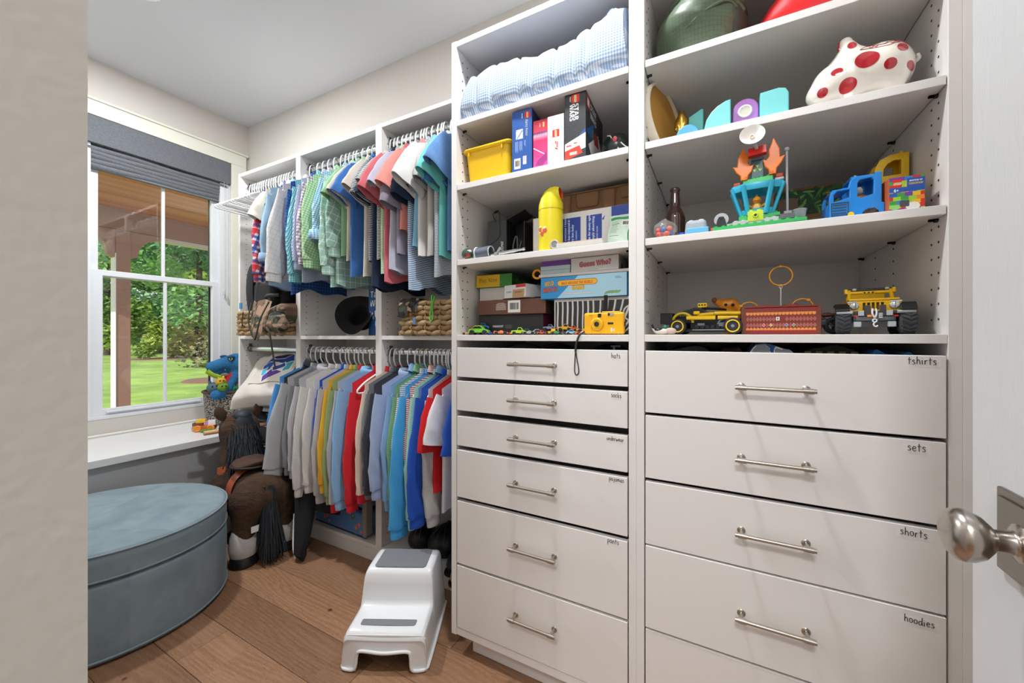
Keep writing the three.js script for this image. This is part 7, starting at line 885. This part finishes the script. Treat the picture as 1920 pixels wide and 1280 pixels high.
  const cab = (name, label, pos, turn, col, k) => {
    const t = thing(name, label, 'toy vehicle', pos, turn), M = mat(col, 0.3, { clearcoat: 0.3 });
    if (k === 0) {
      const P = [[0, 0.004], [0, 0.052], [0.003, 0.063], [0.012, 0.068], [0.034, 0.070], [0.038, 0.086], [0.046, 0.092], [0.080, 0.092], [0.080, 0.097], [0.0915, 0.097], [0.0915, 0.030], [0.096, 0.028], [0.096, 0.004], [0.088, 0.004], [0.086, 0.012], [0.078, 0.018], [0.068, 0.018], [0.060, 0.012], [0.057, 0.004]], H = [[[0.008, 0.040], [0.036, 0.048], [0.036, 0.0655], [0.014, 0.064], [0.008, 0.057]], [[0.050, 0.048], [0.054, 0.043], [0.078, 0.050], [0.078, 0.080], [0.074, 0.086], [0.054, 0.084], [0.050, 0.078]]];
      part(t, 'cab_side', ext(P, 0.008, 0.0015, H).translate(0, 0, -0.008), M); part(t, 'cab_side', ext(P, 0.008, 0.0015, H).translate(0, 0, -0.063), M); part(t, 'cab_shell', [bb(0.006, 0.036, 0.066, 0.069, -0.06, -0.004), bb(0.04, 0.09, 0.089, 0.094, -0.06, -0.004), bb(0.0, 0.004, 0.004, 0.038, -0.06, -0.004), bb(0.087, 0.0915, 0.004, 0.09, -0.06, -0.004), bb(0.004, 0.09, 0.022, 0.03, -0.06, -0.006)], M);
      part(t, 'grille', [...Array.from({ length: 4 }, (_, i) => box(0.024, 0.0022, 0.0012, 0.018, 0.014 + i * 0.0062, 0.0006, 0.0005)), bb(0.003, 0.034, 0.009, 0.0105, 0, 0.0012), bb(0.003, 0.0045, 0.009, 0.038, 0, 0.0012), bb(0.0325, 0.034, 0.009, 0.038, 0, 0.0012), bb(0.003, 0.034, 0.0365, 0.038, 0, 0.0012)], mat('#3b3f44', 0.4)); part(t, 'headlight', RX(cyl(0.0055, 0.0055, 0.0015, 0, 0, 0, 18), PI / 2).translate(0.038, 0.009, 0.0006), mat('#f0c92a', 0.3)); part(t, 'wheel', [RX(lathe([[0, -0.006], [0.012, -0.006], [0.0135, -0.004], [0.0135, 0.005], [0.009, 0.006], [0, 0.004]], 22), PI / 2).translate(0.072, 0.0135, -0.006), RX(lathe([[0, -0.006], [0.012, -0.006], [0.0135, -0.004], [0.0135, 0.005], [0, 0.006]], 22), PI / 2).translate(0.015, 0.0135, -0.03)], mat('#3a2824', 0.5)); part(t, 'brown_load', elli(0.016, 0.012, 0.014, 0.066, 0.045, -0.03, 16), mat('#9a6a48', 0.7));
    } else {
      const P = [[0, 0], [0.064, 0], [0.064, 0.086], [0.054, 0.086], [0.054, 0.09], [0.046, 0.09], [0.046, 0.086], [0.03, 0.085], [0.012, 0.076], [0.004, 0.06], [0.0, 0.04]], H = [[[0.018, 0.036], [0.050, 0.036], [0.050, 0.070], [0.038, 0.071], [0.026, 0.064], [0.019, 0.052]]];
      part(t, 'cab_side', ext(P, 0.008, 0.0015, H).translate(0, 0, -0.008), M); part(t, 'cab_side', ext(P, 0.008, 0.0015, H).translate(0, 0, -0.055), M); part(t, 'cab_shell', [bb(0.03, 0.063, 0.08, 0.0855, -0.05, -0.004), bb(0.059, 0.064, 0.0, 0.084, -0.05, -0.004), bb(0.002, 0.06, 0.0, 0.02, -0.05, -0.004)], M);
    }
    return t;
  };
  cab('truck_cab', 'blue toy truck cab with a grey grille at the front of the shelf', [0.226, S3 + 0.0005, -1.118], 0.05, '#1f86dc', 0);
  const st = thing('brick_stack', 'stack of brown and teal toy bricks behind the blue truck cab', 'toy bricks', [0.366, S3 + 0.0005, -1.265]); [['#8a3f1e', 0], ['#8a3f1e', 0.02], ['#2f98a8', 0.04], ['#b9c0c4', 0.06]].forEach(([c, y]) => part(st, 'brick', brickG(0.066, 0.0195, 0.06, 4, 3).map((g) => g.translate(0, y, 0)), mat(c, 0.35)));
  cab('truck_cab', 'yellow toy truck cab raised on the stack of bricks', [0.334, S3 + 0.0845, -1.237], 0.0, '#eec01a', 1);
  const wc = thing('white_cup', 'white plastic cup lying tilted behind the blue truck cab', 'cup', [0.300, S3 + 0.098, -1.225]); part(wc, 'cup_body', RZ(lathe([[0, -0.016], [0.0205, -0.016], [0.0225, -0.012], [0.0255, 0.018], [0.024, 0.018], [0.0205, -0.012], [0, -0.013]], 30), 1.15), mat('#e8e4dc', 0.35)); part(wc, 'cup_floor', RZ(cyl(0.0222, 0.0222, 0.001, 0, 0.012, 0, 28), 1.15), mat('#dcd8d0', 0.4));
  const pd = thing('brick_stack', 'pale green and white toy bricks under the tilted white cup', 'toy bricks', [0.300, S3 + 0.0005, -1.235]); [['#e3e6e2', 0], ['#b4d2a4', 0.019], ['#e3e6e2', 0.038], ['#b4d2a4', 0.054]].forEach(([c, y]) => part(pd, 'brick', brickG(0.045, 0.0155, 0.045, 3, 3).map((g) => g.translate(0, y, 0)), mat(c, 0.35)));
  const kb = ctex(300, 330, (g, w, h) => { const K = ['#7a3fa0', '#d3302a', '#2f7fd0', '#f0c020', '#3f9f48', '#ef8a2a', '#9fcf3a', '#1f5fae']; for (let r = 0; r < 9; r++) for (let q = 0; q < 5; q++) { g.fillStyle = K[(r * 3 + q * 5 + (hash(r, q) * 4 | 0)) % 8]; g.fillRect(q * 66 - (r % 2) * 33, r * 38, 66, 38); } g.fillStyle = '#2257b0'; g.fillRect(0, 100, w, 46); g.fillRect(150, 20, 150, 90); lego(g, 68, 60, 78); textOn(g, 'MASTERS OF', 225, 46, 22, '#fff', { maxw: 110 }); textOn(g, 'TOMORROW', 225, 74, 26, '#f0c020', { maxw: 120 }); textOn(g, '6+', 60, 128, 40, '#fff'); g.fillStyle = '#e9e6e2'; g.beginPath(); g.ellipse(200, 290, 60, 40, 0, 0, 7); g.fill(); g.fillStyle = '#4a4f55'; g.beginPath(); g.roundRect(90, 230, 80, 60, 8); g.fill(); g.fillStyle = '#8fcf6a'; g.beginPath(); g.ellipse(50, 290, 44, 24, 0, 0, 7); g.fill(); });
  carton('kit_box', 'small multicoloured kit box marked 6+ at the right end of the toy shelf', 'toy box', [0.322, 0.380, S3 + 0.0005, S3 + 0.074, -1.108, 0.045], '#b4552c', kb, null, 0.06);
}
// bottom toy shelf: racing car, trunk with hoops, yellow off-roader
{
  const sh = thing('toy_plane', 'small white and black toy plane lying at the left end of the bottom shelf', 'toy', [-0.135, S4 + 0.0005, -1.115]); part(sh, 'hull', warp(elli(0.024, 0.008, 0.010, 0, 0.008, 0, 18), (v) => { v.y += 2.5 * Math.max(0, -v.x - 0.01) ** 2 * 20; }), mat('#d9d0c4', 0.4)); part(sh, 'canopy', elli(0.013, 0.006, 0.008, -0.006, 0.012, 0.002, 14), mat('#1c2322', 0.3)); part(sh, 'tail_fin', RZ(box(0.006, 0.016, 0.003, 0, 0.008, 0, 0.001), 0.4).translate(-0.017, 0.012, 0.002), DARK); part(sh, 'green_part', elli(0.008, 0.008, 0.006, 0.010, 0.018, -0.008, 12), mat('#2a6e58', 0.4)); part(sh, 'rock_part', elli(0.015, 0.009, 0.009, 0.024, 0.009, 0.0, 14), mat('#c9b3a8', 0.7));
  const r = thing('racing_car', 'black and yellow brick-built racing car on the bottom toy shelf', 'toy car', [-0.035, S4 + 0.0005, -1.185], -0.10), BK = mat('#191a1c', 0.35), YL = mat('#f2c50f', 0.3), TY = mat('#202124', 0.7), GY = mat('#6a7076', 0.4);
  part(r, 'chassis', [box(0.19, 0.006, 0.05, 0.01, 0.012, 0, 0.001), box(0.14, 0.004, 0.075, 0.025, 0.009, 0, 0.001), box(0.10, 0.018, 0.03, 0.02, 0.024, 0, 0.002), ...Array.from({ length: 9 }, (_, i) => box(0.011, 0.009, 0.006, -0.01 + i * 0.0125, 0.020, 0.034, 0.001))], BK);
  part(r, 'engine_cover', ext([[-0.085, 0.03], [-0.085, 0.05], [-0.06, 0.062], [-0.02, 0.074], [0.0, 0.074], [0.01, 0.062], [0.03, 0.056], [0.07, 0.05], [0.09, 0.04], [0.09, 0.03]], 0.026, 0.003).translate(0, 0, -0.013), BK);
  part(r, 'rear_wing', [box(0.03, 0.004, 0.075, -0.088, 0.058, 0, 0.001), box(0.032, 0.03, 0.003, -0.088, 0.044, 0.036, 0.001), box(0.032, 0.03, 0.003, -0.088, 0.044, -0.036, 0.001)], BK);
  part(r, 'yellow_beam', [box(0.024, 0.013, 0.03, 0.0, 0.079, 0, 0.003), rod([-0.035, 0.045, 0.037], [0.035, 0.044, 0.04], 0.0055), rod([0.04, 0.044, 0.04], [0.085, 0.043, 0.036], 0.005), rod([-0.01, 0.052, 0.024], [0.03, 0.055, 0.024], 0.005), rod([0.03, 0.056, 0.022], [0.09, 0.055, 0.014], 0.0055), box(0.016, 0.01, 0.012, -0.012, 0.058, 0.026, 0.003)], YL); part(r, 'yellow_arc', RX(torus(0.026, 0.004, 24, 8, PI), 0).translate(-0.047, 0.032, 0.03), mat('#cfae2a', 0.35));
  part(r, 'beam_pin_hole', [-0.007, 0.0, 0.007].map((x) => RX(cyl(0.0022, 0.0022, 0.002, 0, 0, 0, 12), PI / 2).translate(x, 0.080, 0.0152)), DARK); part(r, 'halo', [tube([[0.0, 0.072, 0.012], [0.03, 0.07, 0.016], [0.055, 0.066, 0.0], [0.03, 0.07, -0.016], [0.0, 0.072, -0.012]], 0.0028, 24, 7)], BK);
  for (const [x, z] of [[-0.056, 0.042], [-0.056, -0.042], [0.075, 0.042], [0.075, -0.042]]) { const q = Math.sign(z), w = part(r, 'wheel', RX(lathe([[0.012, -0.011], [0.019, -0.011], [0.0212, -0.008], [0.0212, 0.008], [0.019, 0.011], [0.012, 0.011]], 30), PI / 2).translate(x, 0.0215, z), TY); part(w, 'rim', [T(torus(0.0145, 0.0017, 28, 7), x, 0.0215, z + q * 0.0112)], YL); part(w, 'hub', RX(cyl(0.0125, 0.0125, 0.016, 0, 0, 0, 22), PI / 2).translate(x, 0.0215, z), mat('#2a2d31', 0.5)); part(w, 'axle_cap', RX(cyl(0.004, 0.004, 0.003, 0, 0, 0, 12), PI / 2).translate(x, 0.0215, z + q * 0.009), mat('#7f8fa0', 0.4)); }
  part(r, 'grey_detail', [box(0.018, 0.008, 0.006, 0.0, 0.026, 0.033, 0.001), box(0.026, 0.010, 0.006, 0.055, 0.026, 0.035, 0.001), torus(0.015, 0.003, 18, 6, PI).translate(0.056, 0.026, 0.036), rod([-0.02, 0.012, 0.042], [0.085, 0.012, 0.042], 0.002)], GY); part(r, 'lettering', [[0, 0.7], [0.5, 0], [1, 0.7]].map(([a]) => box(0.004, 0.0016, 0.0006, -0.055 + a * 0.012, 0.052, 0.0135)), mat('#b9a24a', 0.5));
  const of = thing('orange_creature', 'orange toy creature behind the black racing car', 'toy', [0.025, S4 + 0.0005, -1.33]); part(of, 'body', bodyMesh([[[0, 0.05, 0], [0.01, 0.03, 0], 0.03, 0.03], [[-0.005, 0.088, 0.01], [0.012, 0.09, 0.01], 0.019, 0.018], [[-0.028, 0.1, 0.008], [-0.032, 0.104, 0.008], 0.010, 0.009], [[0.03, 0.078, 0.012], [0.036, 0.072, 0.012], 0.010, 0.010]], 44, [-0.05, -0.002, -0.04], [0.055, 0.116, 0.045], 0.012), mat('#e08a22', 0.45)); part(of, 'ear_inside', [elli(0.007, 0.008, 0.003, -0.032, 0.103, 0.0165, 12), elli(0.007, 0.007, 0.003, 0.037, 0.072, 0.0215, 12)], mat('#8a4a34', 0.6)); part(of, 'eye', [ball(0.0045, -0.003, 0.088, 0.0275, 12), ball(0.0045, 0.015, 0.087, 0.0275, 12)], DARK);
  // trunk
  const tx = ctex(768, 310, (g, w, h) => { g.fillStyle = '#8c3128'; g.fillRect(0, 0, w, h); g.fillStyle = '#7c4030'; g.fillRect(0, 0, 34, h); g.fillRect(w - 34, 0, 34, h); g.fillStyle = '#9c2a26'; g.fillRect(34, h - 50, w - 68, 50); for (let i = 0; i < 19; i++) { const x = 38 + i * 36.5; g.fillStyle = '#ef9a4a'; g.beginPath(); g.moveTo(x, 48); g.lineTo(x + 34, 48); g.lineTo(x + 34, 66); g.arc(x + 17, 66, 17, 0, PI); g.fill(); g.beginPath(); g.arc(x + 17, 252, 17, PI, 0); g.lineTo(x + 34, 264); g.lineTo(x, 264); g.fill(); } g.strokeStyle = '#d0988a'; g.lineWidth = 2; for (const y0 of [100, 172]) for (let i = 0; i < 21; i++) { const x = 42 + i * 33, y = y0 + 32; if (y0 === 100 && i > 9 && i < 12) continue; for (const k of [26, 17, 9]) { g.beginPath(); g.moveTo(x + 16, y - k); g.lineTo(x + 16 + k * 0.62, y); g.lineTo(x + 16, y + k); g.lineTo(x + 16 - k * 0.62, y); g.closePath(); g.stroke(); } } g.strokeStyle = '#6d221e'; g.lineWidth = 3; g.strokeRect(36, 166, w - 72, 2); for (const x of [250, 480]) { g.beginPath(); g.moveTo(x, 96); g.lineTo(x, 240); g.stroke(); } g.fillStyle = '#e9e4e0'; g.fillRect(346, 106, 36, 42); g.fillStyle = '#222'; g.fillRect(358, 118, 10, 18); for (const [x, c] of [[222, '#e2502a'], [296, '#e0c02a'], [448, '#2f6fc0'], [520, '#3f9a8a']]) { g.fillStyle = c; g.strokeStyle = '#eee'; g.beginPath(); g.moveTo(x, 184); g.lineTo(x + 15, 202); g.lineTo(x, 220); g.lineTo(x - 15, 202); g.closePath(); g.fill(); g.stroke(); } });
  const t = carton('toy_chest', 'red patterned brick-built trunk with orange hoops on top', 'toy', [0.056, 0.216, S4 + 0.0005, S4 + 0.066, -1.150, 0.09], '#8c3a2c', tx, null); const OR = mat('#e69a1e', 0.35);
  part(t, 'lid_ridge', [box(0.16, 0.005, 0.088, 0, 0.0685, 0, 0.002), box(0.03, 0.006, 0.03, -0.03, 0.071, 0.02, 0.002), box(0.03, 0.006, 0.03, 0.025, 0.0715, 0.02, 0.002)], mat('#8a2a26', 0.35)); part(t, 'corner', [-0.078, 0.078].map((x) => box(0.008, 0.068, 0.092, x, 0.034, 0, 0.002)), mat('#7a4232', 0.4));
  part(t, 'hoop', [T(torus(0.0245, 0.0017, 40, 8), 0.008, 0.150, -0.005), box(0.008, 0.005, 0.005, 0.008, 0.1745, -0.005, 0.001), box(0.008, 0.005, 0.005, 0.008, 0.1255, -0.005, 0.001)], OR); part(t, 'hoop_stand', [rod([0.008, 0.07, -0.005], [0.008, 0.12, -0.005], 0.0013), T(torus(0.003, 0.0009, 14, 6), 0.008, 0.1215, -0.005)], mat('#d9d9d9', 0.3));
  part(t, 'hoop', [T(torus(0.0225, 0.0017, 30, 8, PI), -0.062, 0.062, 0.0), box(0.008, 0.006, 0.006, -0.080, 0.075, 0.0, 0.001)], OR); part(t, 'hoop', [T(torus(0.0225, 0.0017, 30, 8, PI), 0.052, 0.066, 0.0), box(0.008, 0.006, 0.006, 0.064, 0.0855, 0.0, 0.001)], OR); part(t, 'orange_disc', RX(cyl(0.012, 0.012, 0.004, 0, 0, 0, 22), PI / 2).translate(0.043, 0.066, -0.03), OR);
  // off-roader seen from the front
  const j = thing('off_road_car', 'yellow brick-built off-road car with big black tyres facing the room', 'toy car', [0.312, S4 + 0.0005, -1.165], -0.16), Y2 = mat('#f0bc08', 0.3), LG = mat('#a9b0b6', 0.35), BR = mat('#3f3b3c', 0.45);
  for (const [x, z] of [[-0.052, 0.02], [0.054, 0.02], [-0.052, -0.1], [0.054, -0.1]]) { const w = part(j, 'wheel', [RZ(lathe([[0.012, -0.014], [0.021, -0.0145], [0.0245, -0.011], [0.0255, 0], [0.0245, 0.011], [0.021, 0.0145], [0.012, 0.014]], 32), PI / 2).translate(x, 0.0275, z), ...Array.from({ length: 18 }, (_, i) => { const a = i / 18 * 2 * PI; return [-1, 1].map((s) => { const g = box(0.013, 0.0035, 0.004, s * 0.0062, 0.0255, 0, 0.0008); RY(g, s * 0.45); g.rotateX(a + s * 0.05); return g.translate(x, 0.0275, z); }); })], mat('#33363a', 0.75)); part(w, 'rim', RZ(lathe([[0, -0.012], [0.0125, -0.013], [0.0125, 0.013], [0, 0.012]], 20), PI / 2).translate(x, 0.0275, z), mat('#8f959b', 0.4)); }
  part(j, 'chassis', [box(0.07, 0.012, 0.15, 0, 0.035, -0.04, 0.002), box(0.062, 0.008, 0.01, 0, 0.034, 0.034, 0.001)], mat('#5a6066', 0.4));
  part(j, 'front_panel', [ext([[-0.044, 0.058], [-0.036, 0.049], [0.036, 0.049], [0.044, 0.058], [0.044, 0.074], [-0.044, 0.074]], 0.008, 0.0015, [-0.018, -0.0105, -0.003, 0.0045, 0.012].map((x) => [[x, 0.054], [x + 0.0042, 0.054], [x + 0.0042, 0.070], [x, 0.070]])).translate(0, 0, 0.022)], Y2); part(j, 'grille_back', box(0.05, 0.02, 0.003, 0, 0.062, 0.0215), mat('#5b532f', 0.6));
  part(j, 'bonnet', [box(0.084, 0.005, 0.06, 0, 0.0775, -0.004, 0.0015), box(0.076, 0.012, 0.05, 0, 0.07, -0.008, 0.002)], Y2); part(j, 'windscreen_frame', [rod([-0.038, 0.078, -0.03], [-0.036, 0.104, -0.045], 0.0036), rod([0.038, 0.078, -0.03], [0.036, 0.104, -0.045], 0.0036), rod([-0.042, 0.099, -0.043], [0.042, 0.099, -0.043], 0.004), rod([-0.042, 0.108, -0.046], [-0.042, 0.097, -0.043], 0.004), rod([0.042, 0.108, -0.046], [0.042, 0.097, -0.043], 0.004), box(0.07, 0.03, 0.004, 0, 0.088, -0.12, 0.001), box(0.004, 0.02, 0.08, -0.04, 0.08, -0.08, 0.001), box(0.004, 0.02, 0.08, 0.04, 0.08, -0.08, 0.001), box(0.022, 0.007, 0.004, -0.002, 0.0985, -0.0385, 0.002)], Y2);
  part(j, 'roof_bar', [rod([-0.038, 0.1055, -0.046], [0.038, 0.1055, -0.046], 0.0036)], mat('#26272a', 0.4)); part(j, 'roof_light', [-0.027, 0.030].map((x) => elli(0.0042, 0.003, 0.003, x, 0.107, -0.0425, 12)), mat('#c9c9bd', 0.2)); part(j, 'pin_hole', [-0.009, -0.002, 0.005].map((x) => RX(cyl(0.0019, 0.0019, 0.0016, 0, 0, 0, 10), PI / 2).translate(x, 0.0985, -0.0362)), mat('#3a0f0c', 0.5));
  part(j, 'headlamp', [-0.033, 0.033].map((x) => RX(lathe([[0, 0.004], [0.006, 0.0035], [0.0088, 0.001], [0.009, -0.002], [0, -0.002]], 20), PI / 2).translate(x, 0.0635, 0.031)), mat('#d6dadb', 0.08, { metalness: 0.7 })); part(j, 'lamp_hood', [box(0.018, 0.004, 0.010, -0.036, 0.072, 0.026, 0.001), box(0.018, 0.004, 0.010, 0.036, 0.072, 0.026, 0.001)], mat('#c9ccd0', 0.3));
  part(j, 'bumper', [rod([-0.064, 0.0485, 0.038], [-0.036, 0.0485, 0.04], 0.0036, 12), rod([0.036, 0.0485, 0.04], [0.064, 0.0485, 0.038], 0.0036, 12), box(0.010, 0.011, 0.006, -0.022, 0.046, 0.04, 0.001), box(0.010, 0.011, 0.006, 0.024, 0.046, 0.04, 0.001), box(0.014, 0.012, 0.006, -0.028, 0.022, 0.036, 0.002), box(0.014, 0.012, 0.006, 0.028, 0.022, 0.036, 0.002)], LG); part(j, 'dark_bracket', [box(0.010, 0.024, 0.006, -0.011, 0.052, 0.036, 0.001), box(0.010, 0.024, 0.006, 0.014, 0.052, 0.036, 0.001), box(0.074, 0.006, 0.005, 0, 0.0485, 0.036, 0.001), box(0.05, 0.012, 0.01, 0, 0.022, 0.03, 0.001)], BR);
  part(j, 'winch', [tube([[-0.003, 0.056, 0.042], [-0.004, 0.046, 0.045], [0.0, 0.036, 0.045], [0.003, 0.046, 0.044], [0.002, 0.056, 0.042]], 0.0018, 24, 6), T(torus(0.0033, 0.0015, 16, 7), 0, 0.0295, 0.045), tube([[0, 0.026, 0.045], [-0.002, 0.021, 0.045], [0.001, 0.0165, 0.045], [0.005, 0.0185, 0.045]], 0.0017, 16, 6), ...Array.from({ length: 4 }, (_, i) => box(0.0065, 0.0016, 0.005, 0.0095, 0.036 + i * 0.003, 0.043, 0.0004))], mat('#d3d6d8', 0.3)); part(j, 'orange_light', box(0.008, 0.005, 0.004, -0.008, 0.040, 0.0395, 0.001), mat('#f08a1e', 0.3)); part(j, 'red_light', [box(0.009, 0.004, 0.004, -0.030, 0.0395, 0.036, 0.001), box(0.009, 0.004, 0.004, 0.034, 0.0395, 0.036, 0.001)], mat('#c81f22', 0.3));
  part(j, 'mudguard', [-1, 1].map((s) => box(0.026, 0.006, 0.056, s * 0.054, 0.0665, 0.0, 0.002)).concat([-1, 1].map((s) => RX(box(0.026, 0.006, 0.024, s * 0.054, 0, 0, 0.002), 0.7).translate(0, 0.060, 0.034))), BK);
  const dk = thing('motorbike_toy', 'dark brown toy motorbike between the trunk and the yellow off-road car', 'toy', [0.236, S4 + 0.0005, -1.255]); part(dk, 'wheel', [T(torus(0.016, 0.006, 22, 9), -0.018, 0.022, 0), T(torus(0.016, 0.006, 22, 9), 0.026, 0.022, 0)], TY); part(dk, 'frame', [rod([-0.018, 0.022, 0], [0, 0.045, 0], 0.004), rod([0, 0.045, 0], [0.026, 0.022, 0], 0.004), box(0.02, 0.014, 0.012, 0.002, 0.03, 0, 0.003), rod([-0.014, 0.056, -0.014], [-0.014, 0.056, 0.014], 0.002)], mat('#6d7176', 0.3, { metalness: 0.8 })); part(dk, 'seat', elli(0.016, 0.006, 0.008, 0.012, 0.05, 0, 14), mat('#5b3222', 0.5));
}
// folded shirts showing above the open t-shirt drawer
{
  const lump = (l, x0, x1, z, col, h, seedk) => solo('folded_tshirt', l, 't-shirt', warp(new THREE.BoxGeometry(x1 - x0, 0.17, 0.30, 26, 4, 16), (v) => { const k = v.y > 0 ? 1 : 0; v.y += k * (0.012 * (noise(v.x * 30 + seedk, v.z * 20) - 0.5) + 0.006 * Math.sin(v.x * 60 + seedk)) - k * 0.02 * sst(0.3, 0.5, Math.abs(v.x) / (x1 - x0)); }), col, [(x0 + x1) / 2, 0.922 + h, z]);
  lump('dark grey folded t-shirt at the left of the t-shirt drawer', -0.14, 0.0, -1.27, mat('#2c2b33', 0.95), 0.056 - 0.0, 1);
  lump('maroon folded t-shirt in the t-shirt drawer', 0.003, 0.06, -1.27, mat('#3d2027', 0.95), 0.060, 5);
  lump('grey folded t-shirt with blue print in the t-shirt drawer', 0.063, 0.17, -1.265, mat('#ffffff', 0.95, { map: dtex(64, 64, (u, v) => { const n = noise(u * 6, v * 6, 2); return n > 0.58 ? [44, 92, 150] : n > 0.5 ? [224, 226, 228] : [142, 148, 156]; }, 2, 2) }), 0.063, 9);
  lump('black folded t-shirt with gold letters in the t-shirt drawer', 0.173, 0.29, -1.27, mat('#1c1c1e', 0.95), 0.060, 13);
  lump('blue folded t-shirt at the right of the t-shirt drawer', 0.293, 0.375, -1.27, mat('#2f6fb0', 0.95), 0.056, 17);
  const p = scene.children.filter((c) => c.name.startsWith('folded_tshirt')); const go = mat('#6d5a2e', 0.8), pu = mat('#7a62ac', 0.8);
  part(p[3], 'print', Array.from({ length: 5 }, (_, i) => box(0.012, 0.012, 0.0012, -0.045 + i * 0.021, 0.072, 0.1505, 0.0004)), go, 'gold letters'); part(p[0], 'print', [RX(cyl(0.008, 0.008, 0.0012, 0, 0, 0, 16), PI / 2).translate(0.018, 0.07, 0.1505), box(0.022, 0.008, 0.0012, 0.042, 0.073, 0.1505, 0.0004)], pu, 'purple print');
}
scene.traverse((o) => { if (o.isMesh) { o.castShadow = true; o.receiveShadow = true; } if (o.isLight && o.shadow) o.castShadow = true; });
renderer.render(scene, camera);
